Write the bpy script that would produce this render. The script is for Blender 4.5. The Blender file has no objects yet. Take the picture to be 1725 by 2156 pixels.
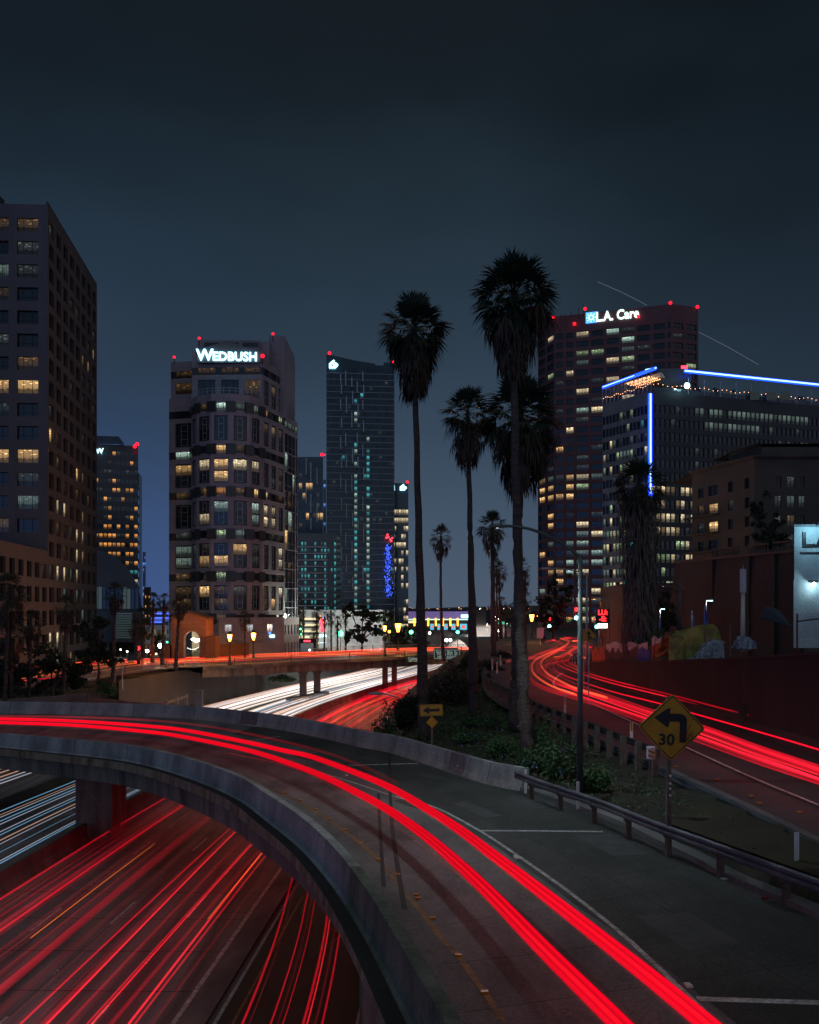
import bpy, math, random
from mathutils import Vector, Matrix
R = math.radians
random.seed(7)
scene = bpy.context.scene
col = scene.collection

# ------------------------------------------------------------------ camera
EYE = 16.0
cam_d = bpy.data.cameras.new("camera"); cam = bpy.data.objects.new("camera", cam_d); col.objects.link(cam)
cam.location = (0, 0, EYE); cam.rotation_euler = (R(90), 0, 0)
cam_d.sensor_fit = 'HORIZONTAL'; cam_d.sensor_width = 36; cam_d.lens = 36 * 1.15
cam_d.shift_y = 0.12; cam_d.clip_start = 0.3; cam_d.clip_end = 20000
scene.camera = cam
# ------------------------------------------------------------------ world: night sky over the city glow
w = bpy.data.worlds.new("World"); scene.world = w; w.use_nodes = True
nt = w.node_tree; nt.nodes.clear()
def N(t, kind, **kw):
    n = t.nodes.new(kind)
    for k, v in kw.items(): setattr(n, k, v)
    return n
def ramp_node(t, stops, interp='LINEAR'):
    r = N(t, 'ShaderNodeValToRGB'); r.color_ramp.interpolation = interp
    e = r.color_ramp.elements
    while len(e) > 1: e.remove(e[-1])
    e[0].position = stops[0][0]; e[0].color = (*stops[0][1], 1)
    for p, c in stops[1:]:
        q = e.new(p); q.color = (*c, 1)
    return r
def math_node(t, op, a=None, b=None, c=None):
    m = N(t, 'ShaderNodeMath', operation=op)
    for i, v in enumerate((a, b, c)):
        if v is None: continue
        if isinstance(v, (int, float)): m.inputs[i].default_value = v
        else: t.links.new(v, m.inputs[i])
    return m.outputs[0]
L = nt.links.new
tc = N(nt, 'ShaderNodeTexCoord'); sep = N(nt, 'ShaderNodeSeparateXYZ'); L(tc.outputs['Generated'], sep.inputs[0])
noi = N(nt, 'ShaderNodeTexNoise'); noi.inputs['Scale'].default_value = 2.2; noi.inputs['Detail'].default_value = 3
mp = N(nt, 'ShaderNodeMapping'); mp.inputs['Scale'].default_value = (1, 1, 2.6); L(tc.outputs['Generated'], mp.inputs[0]); L(mp.outputs[0], noi.inputs['Vector'])
el = math_node(nt, 'ADD', sep.outputs[2], math_node(nt, 'MULTIPLY', math_node(nt, 'SUBTRACT', noi.outputs[0], .5), math_node(nt, 'MULTIPLY', sep.outputs[2], .60)))
rc = ramp_node(nt, [(0.0, (.078, .108, .160)), (.09, (.058, .090, .137)), (.19, (.038, .064, .101)), (.28, (.0260, .0460, .072)),
                    (.40, (.0145, .0270, .0400)), (.50, (.0092, .0155, .0220)), (.585, (.0075, .0110, .0150)), (.74, (.098, .105, .110)), (1, (.108, .114, .116))])  # last stops: overhead sky, out of view, brightened as fill light
L(el, rc.inputs[0])
# bluer and brighter low on the left, darker to the right
az = math_node(nt, 'MULTIPLY_ADD', sep.outputs[0], .8, .5)
rl_lo = ramp_node(nt, [(0.0, (.45, .85, 1.9)), (.28, (.62, .88, 1.6)), (.40, (.85, .95, 1.2)), (.50, (1, 1, 1)), (.60, (.95, .95, .95)), (.78, (.5, .5, .5)), (1, (.5, .5, .5))])
rl_hi = ramp_node(nt, [(0.0, (.72, .76, .82)), (.30, (.85, .88, .93)), (.44, (1, 1, 1)), (.56, (1, 1, 1)), (.68, (.70, .70, .70)), (.82, (.52, .52, .53)), (1, (.5, .5, .52))])
L(az, rl_lo.inputs[0]); L(az, rl_hi.inputs[0])
rl = N(nt, 'ShaderNodeMix', data_type='RGBA'); L(math_node(nt, 'MULTIPLY', sep.outputs[2], 4.0), rl.inputs[0]); L(rl_lo.outputs[0], rl.inputs[6]); L(rl_hi.outputs[0], rl.inputs[7])
mx = N(nt, 'ShaderNodeMix', data_type='RGBA', blend_type='MULTIPLY'); mx.inputs[0].default_value = 1
L(rc.outputs[0], mx.inputs[6]); L(rl.outputs[2], mx.inputs[7])
# sky behind the camera brightened as unseen fill light
back = ramp_node(nt, [(.30, (3.6, 3.4, 3.3)), (.52, (1, 1, 1))]); L(math_node(nt, 'MULTIPLY_ADD', sep.outputs[1], .5, .5), back.inputs[0])
mxb = N(nt, 'ShaderNodeMix', data_type='RGBA', blend_type='MULTIPLY'); mxb.inputs[0].default_value = 1; L(mx.outputs[2], mxb.inputs[6]); L(back.outputs[0], mxb.inputs[7])
bg = N(nt, 'ShaderNodeBackground'); bg.inputs[1].default_value = 1.0; L(mxb.outputs[2], bg.inputs[0])
# last of the dusk light (Nishita, sun well under the horizon)
sky = N(nt, 'ShaderNodeTexSky'); sky.sky_type = 'NISHITA'; sky.sun_disc = False; sky.sun_elevation = R(-6); sky.sun_rotation = R(250)
bg2 = N(nt, 'ShaderNodeBackground'); bg2.inputs[1].default_value = 0.05; L(sky.outputs[0], bg2.inputs[0])
ad = N(nt, 'ShaderNodeAddShader'); L(bg.outputs[0], ad.inputs[0]); L(bg2.outputs[0], ad.inputs[1])
wo = N(nt, 'ShaderNodeOutputWorld'); L(ad.outputs[0], wo.inputs[0])
# weak, very soft light of the overcast city sky behind the photographer
sd = bpy.data.lights.new("sky_glow_sun", 'SUN'); sd.energy = 0.14; sd.angle = R(70); sd.color = (.95, .85, 1.0)
so = bpy.data.objects.new("sky_glow_sun", sd); so.rotation_euler = (R(80), 0, R(48)); col.objects.link(so)
# ------------------------------------------------------------------ colour management, sampling
scene.view_settings.view_transform = 'Standard'; scene.view_settings.look = 'None'
scene.view_settings.exposure = 0; scene.view_settings.gamma = 1
scene.render.engine = 'CYCLES'
cy = scene.cycles
cy.use_denoising = True
try: cy.denoiser = 'OPENIMAGEDENOISE'
except Exception: pass
cy.max_bounces = 5; cy.diffuse_bounces = 2; cy.glossy_bounces = 3; cy.transparent_max_bounces = 48; cy.transmission_bounces = 3
cy.sample_clamp_indirect = 3; cy.sample_clamp_direct = 0; cy.use_light_tree = True
cy.caustics_reflective = False; cy.caustics_refractive = False

# ------------------------------------------------------------------ measuring helpers (photo at 1725 x 2156)
F = 1983.75; HX = 862.5; HY = 1285.0
def G(x, y, z):                       # photo point lying at height z
    d = F * (EYE - z) / (y - HY)
    return Vector(((x - HX) / F * d, d, z))
def A(x, y, Y):                       # photo point at distance Y
    return Vector(((x - HX) / F * Y, Y, EYE - (y - HY) / F * Y))
def interp(pts, t):
    if t <= pts[0][0]:
        a, b = pts[0], pts[1]
    elif t >= pts[-1][0]:
        a, b = pts[-2], pts[-1]
    else:
        for a, b in zip(pts, pts[1:]):
            if a[0] <= t <= b[0]: break
    return a[1] + (b[1] - a[1]) * (t - a[0]) / (b[0] - a[0])
def clampi(pts, t): return interp(pts, min(max(t, pts[0][0]), pts[-1][0]))
def catmull(P, n=8):
    P = [Vector(p) for p in P]; out = []
    Q = [P[0] * 2 - P[1]] + P + [P[-1] * 2 - P[-2]]
    for i in range(1, len(Q) - 2):
        a, b, c, d = Q[i - 1:i + 3]
        for k in range(n):
            t = k / n
            out.append(.5 * ((2 * b) + (c - a) * t + (2 * a - 5 * b + 4 * c - d) * t * t + (3 * b - a - 3 * c + d) * t ** 3))
    out.append(P[-1]); return out
def resample(P, n):
    d = [0]
    for a, b in zip(P, P[1:]): d.append(d[-1] + (b - a).length)
    out = []; j = 0
    for i in range(n):
        s = d[-1] * i / (n - 1)
        while j < len(P) - 2 and d[j + 1] < s: j += 1
        f = (s - d[j]) / max(d[j + 1] - d[j], 1e-9)
        out.append(P[j].lerp(P[j + 1], min(max(f, 0), 1)))
    return out
def offset2(P, o):                    # offset a path sideways in plan (positive = to the right of travel)
    out = []
    for i, p in enumerate(P):
        t = (P[min(i + 1, len(P) - 1)] - P[max(i - 1, 0)]); t.z = 0; t.normalize()
        out.append(p + Vector((t.y, -t.x, 0)) * o)
    return out

# ------------------------------------------------------------------ materials
MATS = {}
def new_mat(name):
    m = bpy.data.materials.new(name); m.use_nodes = True; MATS[name] = m
    return m, m.node_tree, m.node_tree.nodes['Principled BSDF']
def surf(name, c1, c2=None, rough=.8, scale=1.0, streak=None, bump=0.0, bscale=30, metal=0.0, spec=.4, joints=None, fine=.25, c3=None):
    """painted / mineral / metal surface: blotchy mix of c1 and c2, fine grain, optional panel joints laid out in metres on the wall (UV)"""
    m, t, b = new_mat(name); LL = t.links.new
    c2 = c2 or tuple(x * .7 for x in c1)
    tc = N(t, 'ShaderNodeTexCoord'); vec = tc.outputs['Object']
    mp = N(t, 'ShaderNodeMapping'); LL(vec, mp.inputs[0])
    if streak: mp.inputs['Scale'].default_value = streak
    n1 = N(t, 'ShaderNodeTexNoise'); n1.inputs['Scale'].default_value = scale; n1.inputs['Detail'].default_value = 5; n1.inputs['Roughness'].default_value = .62
    LL(mp.outputs[0], n1.inputs['Vector'])
    r = ramp_node(t, [(.36, c1), (.64, c2)] if not c3 else [(.34, c1), (.55, c2), (.68, c3)]); LL(n1.outputs[0], r.inputs[0])
    n2 = N(t, 'ShaderNodeTexNoise'); n2.inputs['Scale'].default_value = bscale; n2.inputs['Detail'].default_value = 3; LL(vec, n2.inputs['Vector'])
    r2 = ramp_node(t, [(.3, (1 - fine,) * 3), (.7, (1 + fine * .4,) * 3)]); LL(n2.outputs[0], r2.inputs[0])
    mx = N(t, 'ShaderNodeMix', data_type='RGBA', blend_type='MULTIPLY'); mx.inputs[0].default_value = 1
    LL(r.outputs[0], mx.inputs[6]); LL(r2.outputs[0], mx.inputs[7]); out = mx.outputs[2]
    if joints:
        bw, bh, mort, dark = joints
        uv = N(t, 'ShaderNodeUVMap'); br = N(t, 'ShaderNodeTexBrick'); br.offset = 0; br.inputs['Scale'].default_value = 1
        br.inputs['Brick Width'].default_value = bw; br.inputs['Row Height'].default_value = bh; br.inputs['Mortar Size'].default_value = mort
        br.inputs['Color1'].default_value = (1, 1, 1, 1); br.inputs['Color2'].default_value = (.86, .86, .86, 1); br.inputs['Mortar'].default_value = (dark, dark, dark, 1)
        br.inputs['Mortar Smooth'].default_value = .2
        LL(uv.outputs[0], br.inputs['Vector'])
        m2 = N(t, 'ShaderNodeMix', data_type='RGBA', blend_type='MULTIPLY'); m2.inputs[0].default_value = 1
        LL(out, m2.inputs[6]); LL(br.outputs[0], m2.inputs[7]); out = m2.outputs[2]
    LL(out, b.inputs['Base Color'])
    b.inputs['Roughness'].default_value = rough; b.inputs['Metallic'].default_value = metal; b.inputs['Specular IOR Level'].default_value = spec
    if bump:
        bn = N(t, 'ShaderNodeBump'); bn.inputs['Strength'].default_value = bump; bn.inputs['Distance'].default_value = .05
        LL(n2.outputs[0], bn.inputs['Height']); LL(bn.outputs[0], b.inputs['Normal'])
    return m
def glow(name, c, s):
    m, t, b = new_mat(name); b.inputs['Base Color'].default_value = (*[min(x * .5, .8) for x in c], 1)
    b.inputs['Emission Color'].default_value = (*c, 1); b.inputs['Emission Strength'].default_value = s; return m
def trail_mat(name, c, s, power=1.3, breakup=0.0, thru=1.0):
    """light of passing lamps: adds to what lies behind it, fades to its rim, no body of its own"""
    m = bpy.data.materials.new(name); m.use_nodes = True; MATS[name] = m; t = m.node_tree; t.nodes.clear(); LL = t.links.new
    lw = N(t, 'ShaderNodeLayerWeight'); lw.inputs[0].default_value = .5
    g = math_node(t, 'SUBTRACT', 1.0, lw.outputs['Facing']); g = math_node(t, 'POWER', g, power)
    # lamps throw their light level with the road, hardly any straight up or down
    ge = N(t, 'ShaderNodeNewGeometry'); sz = N(t, 'ShaderNodeSeparateXYZ'); LL(ge.outputs['Incoming'], sz.inputs[0])
    mr = N(t, 'ShaderNodeMapRange'); mr.inputs[1].default_value = .52; mr.inputs[2].default_value = .80; mr.inputs[3].default_value = 1; mr.inputs[4].default_value = .04
    LL(math_node(t, 'ABSOLUTE', sz.outputs[2]), mr.inputs[0])
    k = math_node(t, 'MULTIPLY', math_node(t, 'MULTIPLY', g, s), mr.outputs[0])
    if breakup:
        tc = N(t, 'ShaderNodeTexCoord'); no = N(t, 'ShaderNodeTexNoise'); no.inputs['Scale'].default_value = .07; LL(tc.outputs['Object'], no.inputs['Vector'])
        k = math_node(t, 'MULTIPLY', k, math_node(t, 'MULTIPLY_ADD', no.outputs[0], 2 * breakup, 1 - breakup))
    e = N(t, 'ShaderNodeEmission'); e.inputs[0].default_value = (*c, 1); LL(k, e.inputs[1])
    tr = N(t, 'ShaderNodeBsdfTransparent'); tr.inputs[0].default_value = (thru, thru, thru, 1); a = N(t, 'ShaderNodeAddShader'); LL(e.outputs[0], a.inputs[0]); LL(tr.outputs[0], a.inputs[1])
    o = N(t, 'ShaderNodeOutputMaterial'); LL(a.outputs[0], o.inputs[0]); return m
def lit_glass(name, c, s, ceil=3.0, dark=.25, blind=.0):
    """a lit room seen through glass: ceiling lamps near the top, furniture below (UV: one unit per window)"""
    m, t, b = new_mat(name); LL = t.links.new
    uv = N(t, 'ShaderNodeUVMap'); sp = N(t, 'ShaderNodeSeparateXYZ'); LL(uv.outputs[0], sp.inputs[0])
    fy = math_node(t, 'FRACT', sp.outputs[1])
    cell = N(t, 'ShaderNodeVectorMath', operation='FLOOR'); LL(uv.outputs[0], cell.inputs[0])
    wn = N(t, 'ShaderNodeTexWhiteNoise', noise_dimensions='2D'); LL(cell.outputs[0], wn.inputs[0])
    mp = N(t, 'ShaderNodeMapping'); mp.inputs['Scale'].default_value = (5, 4, 1); LL(uv.outputs[0], mp.inputs[0])
    n = N(t, 'ShaderNodeTexNoise'); n.inputs['Scale'].default_value = 1.3; n.inputs['Detail'].default_value = 2; LL(mp.outputs[0], n.inputs['Vector'])
    n2 = N(t, 'ShaderNodeTexVoronoi'); n2.inputs['Scale'].default_value = 1.6; mp2 = N(t, 'ShaderNodeMapping'); mp2.inputs['Scale'].default_value = (2, 7, 1)
    LL(uv.outputs[0], mp2.inputs[0]); LL(mp2.outputs[0], n2.inputs['Vector'])
    top = math_node(t, 'GREATER_THAN', fy, .62)
    spot = math_node(t, 'LESS_THAN', n2.outputs['Distance'], .27)
    lamp = math_node(t, 'MULTIPLY', math_node(t, 'MULTIPLY', top, spot), ceil)
    furn = math_node(t, 'LESS_THAN', math_node(t, 'ADD', fy, math_node(t, 'MULTIPLY', n.outputs[0], -.9)), -.08)
    base = math_node(t, 'MULTIPLY_ADD', fy, .5, .45)
    base = math_node(t, 'MULTIPLY', base, math_node(t, 'MULTIPLY_ADD', furn, -(1 - dark), 1))
    base = math_node(t, 'MULTIPLY', base, math_node(t, 'MULTIPLY_ADD', n.outputs[0], 1.2, .3))
    if blind:
        st = math_node(t, 'SINE', math_node(t, 'MULTIPLY', sp.outputs[0], 60.0))
        base = math_node(t, 'MULTIPLY', base, math_node(t, 'MULTIPLY_ADD', st, .3, .7))
    tot = math_node(t, 'ADD', base, lamp)
    tot = math_node(t, 'MULTIPLY', tot, math_node(t, 'MULTIPLY_ADD', wn.outputs[0], .9, .45))
    LL(math_node(t, 'MULTIPLY', tot, s), b.inputs['Emission Strength'])
    b.inputs['Emission Color'].default_value = (*c, 1); b.inputs['Base Color'].default_value = (.02, .02, .02, 1); b.inputs['Roughness'].default_value = .1
    return m
def dark_glass(name, c=(.010, .013, .017), rough=.06, spec=.6):
    m, t, b = new_mat(name); LL = t.links.new
    uv = N(t, 'ShaderNodeUVMap'); cell = N(t, 'ShaderNodeVectorMath', operation='FLOOR'); LL(uv.outputs[0], cell.inputs[0])
    wn = N(t, 'ShaderNodeTexWhiteNoise', noise_dimensions='2D'); LL(cell.outputs[0], wn.inputs[0])
    r = ramp_node(t, [(0, tuple(x * .5 for x in c)), (1, tuple(x * 1.8 for x in c))]); LL(wn.outputs[0], r.inputs[0]); LL(r.outputs[0], b.inputs['Base Color'])
    b.inputs['Roughness'].default_value = rough; b.inputs['Specular IOR Level'].default_value = spec
    return m
surf('asphalt', (.055, .056, .060), (.030, .031, .034), rough=.78, scale=.25, bump=.3, bscale=25)
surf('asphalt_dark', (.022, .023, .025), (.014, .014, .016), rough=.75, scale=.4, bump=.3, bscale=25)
surf('deck_concrete', (.19, .19, .19), (.10, .105, .11), rough=.8, scale=.35, streak=(1, .45, 1), bump=.25, bscale=18, fine=.35, c3=(.065, .068, .07))
surf('deck_slabs', (.20, .20, .20), (.115, .12, .125), rough=.8, scale=.5, streak=(1, .4, 1), bump=.3, bscale=14, fine=.4, c3=(.06, .064, .066), joints=(3.75, 5.2, .018, .35))
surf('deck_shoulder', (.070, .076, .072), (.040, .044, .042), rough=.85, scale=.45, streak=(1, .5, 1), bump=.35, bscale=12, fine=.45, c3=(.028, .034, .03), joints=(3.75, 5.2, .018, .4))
surf('fw_concrete', (.22, .22, .22), (.13, .13, .135), rough=.75, scale=.4, streak=(2.2, .10, 1), bump=.2, bscale=12, c3=(.075, .075, .08), joints=(3.6, 4.6, .02, .5))
surf('parapet_concrete', (.36, .37, .36), (.22, .225, .22), rough=.85, scale=.5, streak=(1, 1, .5), bump=.4, bscale=9, c3=(.13, .135, .13))
surf('mossy_concrete', (.17, .18, .14), (.10, .115, .085), rough=.9, scale=.9, streak=(1, 1, .35), bump=.5, bscale=8, c3=(.05, .065, .045))
surf('girder_concrete', (.20, .185, .15), (.115, .105, .085), rough=.9, scale=1.1, streak=(1, 1, .12), bump=.3, bscale=8, c3=(.045, .042, .036))
surf('fascia_concrete', (.27, .23, .16), (.17, .13, .085), rough=.9, scale=1.3, streak=(1, 1, .15), bump=.3, bscale=8, c3=(.10, .055, .03))
surf('wall_concrete', (.16, .155, .145), (.10, .095, .088), rough=.9, scale=.45, streak=(1, 1, .35), bump=.3, bscale=6, c3=(.07, .065, .06))
surf('dark_concrete', (.036, .035, .034), (.023, .022, .022), rough=.9, scale=.4, streak=(1, 1, .3), bump=.3, bscale=6)
surf('repaint_patch', (.17, .14, .145), (.13, .105, .11), rough=.85, scale=2)
surf('tar_patch', (.045, .046, .048), (.07, .072, .074), rough=.8, scale=2, bump=.3)
surf('joint_black', (.012, .012, .012), (.02, .02, .02))
surf('white_paint', (.60, .62, .62), (.26, .27, .27), rough=.7, scale=3.0, fine=.5, bscale=14)
surf('yellow_paint', (.24, .135, .025), (.10, .065, .025), rough=.7, scale=2.5, fine=.5, bscale=14)
surf('soil', (.050, .040, .028), (.022, .019, .014), rough=.95, scale=.6, bump=.8, bscale=4, c3=(.028, .034, .016))
surf('city_ground', (.05, .05, .052), (.03, .03, .032), rough=.9, scale=.02)
surf('olive_paint', (.034, .030, .012), (.020, .018, .009), rough=.85, scale=.5)
surf('steel', (.40, .41, .42), (.26, .27, .28), rough=.45, scale=3, metal=.7)
surf('rail_steel', (.16, .16, .18), (.09, .09, .11), rough=.6, scale=1.2, metal=.25, bump=.3)
surf('wood_post', (.16, .12, .10), (.10, .075, .06), rough=.9, scale=4)
surf('reflective_sheet', (.75, .76, .74), (.6, .6, .6), rough=.4, scale=3)
surf('amber', (.55, .24, .012), (.4, .16, .01), rough=.35, scale=3)
surf('sign_yellow', (.50, .26, .012), (.36, .18, .010), rough=.45, scale=1.6, fine=.15)
surf('sign_black', (.012, .012, .012), (.018, .018, .018), rough=.5)
surf('sign_green', (.008, .09, .06), (.006, .07, .05), rough=.4)
surf('spray_red', (.20, .02, .02), (.14, .015, .02), rough=.7)
surf('bark', (.10, .078, .062), (.055, .042, .035), rough=.95, scale=3, streak=(1, 1, 5), bump=.9, bscale=9, c3=(.03, .025, .02))
surf('palm_green', (.022, .040, .018), (.012, .024, .012), rough=.6, scale=1.5)
surf('palm_straw', (.15, .125, .10), (.08, .065, .05), rough=.85, scale=1.5)
surf('palm_dry', (.075, .050, .032), (.04, .027, .019), rough=.85, scale=1.5)
surf('leaf_dark', (.022, .036, .016), (.012, .020, .010), rough=.7, scale=.8)
surf('leaf_green', (.060, .135, .040), (.028, .068, .024), rough=.6, scale=1.0)
surf('leaf_brown', (.095, .068, .042), (.05, .042, .026), rough=.8, scale=.8)
surf('petal_blue', (.25, .32, .75), (.2, .25, .6), rough=.6)
surf('granite_pink', (.27, .25, .30), (.21, .20, .24), rough=.55, scale=.15, joints=(2.2, 1.33, .02, .45), fine=.12)
surf('granite_dark', (.045, .046, .052), (.03, .03, .035), rough=.25, scale=.3, fine=.1)
surf('precast_grey', (.095, .088, .098), (.075, .07, .076), rough=.8, scale=.08, joints=(4.6, 3.68, .02, .6), fine=.1)
surf('granite_red', (.135, .055, .055), (.10, .042, .042), rough=.7, scale=.06, joints=(4.6, 3.13, .02, .6), fine=.1)
surf('terracotta_stone', (.40, .17, .09), (.32, .13, .07), rough=.8, scale=.4, joints=(1.1, .8, .02, .45), fine=.15)
surf('slab_grey', (.15, .16, .18), (.11, .12, .14), rough=.7, scale=.1, joints=(2.4, 3.4, .02, .6), fine=.1)
surf('stucco_tan', (.085, .070, .055), (.06, .05, .04), rough=.9, scale=.2, fine=.15)
surf('slab_shaded', (.024, .027, .034), (.016, .018, .024), rough=.4, scale=.1, joints=(2.4, 3.4, .02, .6), fine=.1)  # darker copy of slab_grey: shade of the neon block's right face put into colour
surf('stucco_white', (.42, .47, .50), (.33, .38, .41), rough=.9, scale=.8, bump=.5, bscale=5, fine=.12)
surf('panel_white', (.55, .57, .58), (.42, .44, .46), rough=.6, scale=.2, fine=.1)
surf('metal_dark', (.03, .032, .035), (.02, .021, .024), rough=.5, metal=.3)
surf('lamp_green', (.10, .13, .12), (.07, .09, .085), rough=.5, metal=.3)
surf('frame_light', (.38, .40, .44), (.3, .32, .35), rough=.4, metal=.4)
surf('iron_black', (.02, .02, .02), (.03, .03, .03), rough=.5)
surf('tower_glass', (.016, .030, .042), (.010, .019, .028), rough=.12, scale=.05, spec=.7, fine=.1)
surf('fin_light', (.42, .44, .48), (.34, .36, .40), rough=.5)
surf('roof_metal', (.10, .12, .13), (.07, .085, .09), rough=.45, scale=.2)
surf('awning_blue', (.010, .016, .05), (.006, .01, .03))
surf('tarp_yellow', (.36, .34, .07), (.15, .14, .035), rough=.6, scale=1.2)
surf('tarp_grey', (.38, .42, .44), (.2, .23, .25), rough=.6, scale=1.5)
surf('cloth_orange', (.42, .12, .04), (.22, .06, .025), rough=.8, scale=1.5)
surf('cloth_brown', (.09, .06, .055), (.05, .035, .033), rough=.9, scale=1.5)
surf('cloth_blue', (.04, .08, .38), (.02, .04, .2), rough=.8, scale=1.5)
surf('flag_blue', (.06, .22, .9), (.04, .15, .7), rough=.7, scale=2)
surf('person_dark', (.02, .02, .025), (.03, .03, .035), rough=.9)
surf('skin', (.30, .17, .11), (.25, .14, .09), rough=.6)
dark_glass('glass_dark'); dark_glass('glass_blue', (.012, .022, .032), rough=.08); dark_glass('glass_matte', (.011, .012, .014), rough=.25, spec=.4)
lit_glass('lit_warm', (1.0, .60, .24), .75); lit_glass('lit_amber', (1.0, .42, .10), .80, ceil=2); lit_glass('lit_dim', (1.0, .58, .26), .05, ceil=5)
lit_glass('lit_cream', (1.0, .80, .48), .70); lit_glass('lit_cool', (.70, 1.0, .85), .42, ceil=3); lit_glass('lit_green', (.75, 1.0, .55), .42, blind=1)
lit_glass('lit_white', (.85, .95, 1.0), .85); lit_glass('lit_teal', (.12, .75, .80), .42, ceil=2); lit_glass('lit_blue', (.15, .35, 1.0), .7, ceil=1)
lit_glass('lit_blind', (1.0, .70, .36), .32, ceil=.5, blind=1); lit_glass('lit_coolblind', (.60, .85, .75), .22, ceil=.8, blind=1)
glow('sign_white', (.40, .88, 1.0), 4.2); glow('sign_cool', (.45, .85, 1.0), 3.0); glow('neon_blue', (.006, .045, 1.0), 4.5); glow('neon_core', (.30, .55, 1.0), 3)
glow('beacon_red', (1, .006, .02), 3.5); glow('sodium', (1, .36, .05), 6); glow('lamp_white', (1, .97, .85), 14); glow('led_cool', (.55, .95, 1.0), 9)
glow('signal_red', (1, .015, .02), 6); glow('signal_green', (.05, 1, .30), 14); glow('signal_teal', (.2, .95, 1), 12); glow('neon_red', (1, .03, .05), 5)
glow('bulb_orange', (1, .42, .18), 5); glow('orange_light', (1, .36, .03), 4); glow('poster_teal', (.08, .42, .62), 1.1); glow('poster_red', (.9, .12, .08), 1.1)
glow('fascia_violet', (.24, .17, .48), .42); glow('fascia_teal', (.5, .95, .75), 1.2); glow('sign_blue', (.08, .3, 1), 2.2); glow('green_spot', (.05, 1, .2), 3)
glow('parking_light', (1.0, .86, .50), .85); glow('led_blue', (.05, .12, 1), 2.2); glow('warm_room', (1, .72, .38), .9); glow('sign_mint', (.70, 1.0, .88), 2.2); lit_glass('lit_faint', (.75, .85, .8), .028, ceil=6)
trail_mat('trail_red', (1, .002, .022), .55, 1.1, .25); trail_mat('trail_red_core', (1, .012, .03), 1.0, 1.1, .2); trail_mat('trail_red_soft', (1, .004, .030), .15, 1.5, .7)
trail_mat('band_red', (1, .001, .017), .80, .55, thru=.5); trail_mat('band_core', (1, .007, .018), .90, .7, thru=.5); trail_mat('band_soft', (1, .003, .03), .07, 1.2)
trail_mat('lane_red', (1, .002, .030), .42, 2.2, .45); trail_mat('lane_wide', (1, .003, .034), .10, 2.4, .8); trail_mat('trail_red_mist', (1, .004, .03), .018, 1.4, .9); trail_mat('trail_orange', (1, .20, .01), .9, 1.3, .8); trail_mat('trail_white', (1, .88, .80), 1.0, 1.0, .35)
trail_mat('trail_warm', (1, .55, .38), .55, 1.2, .3); trail_mat('trail_blue', (.25, .62, 1), .55, 1.2, .4); trail_mat('trail_pale', (.80, .85, 1), .5, 1.3, .4)
trail_mat('trail_street', (1, .16, .03), .42, 1.2, .3); trail_mat('trail_far', (1, .86, .76), 1.4, .7); trail_mat('trail_hot', (1, .15, .04), 1.35, 1.0); trail_mat('trail_plane', (.8, .85, .9), .10, 1)

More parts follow.
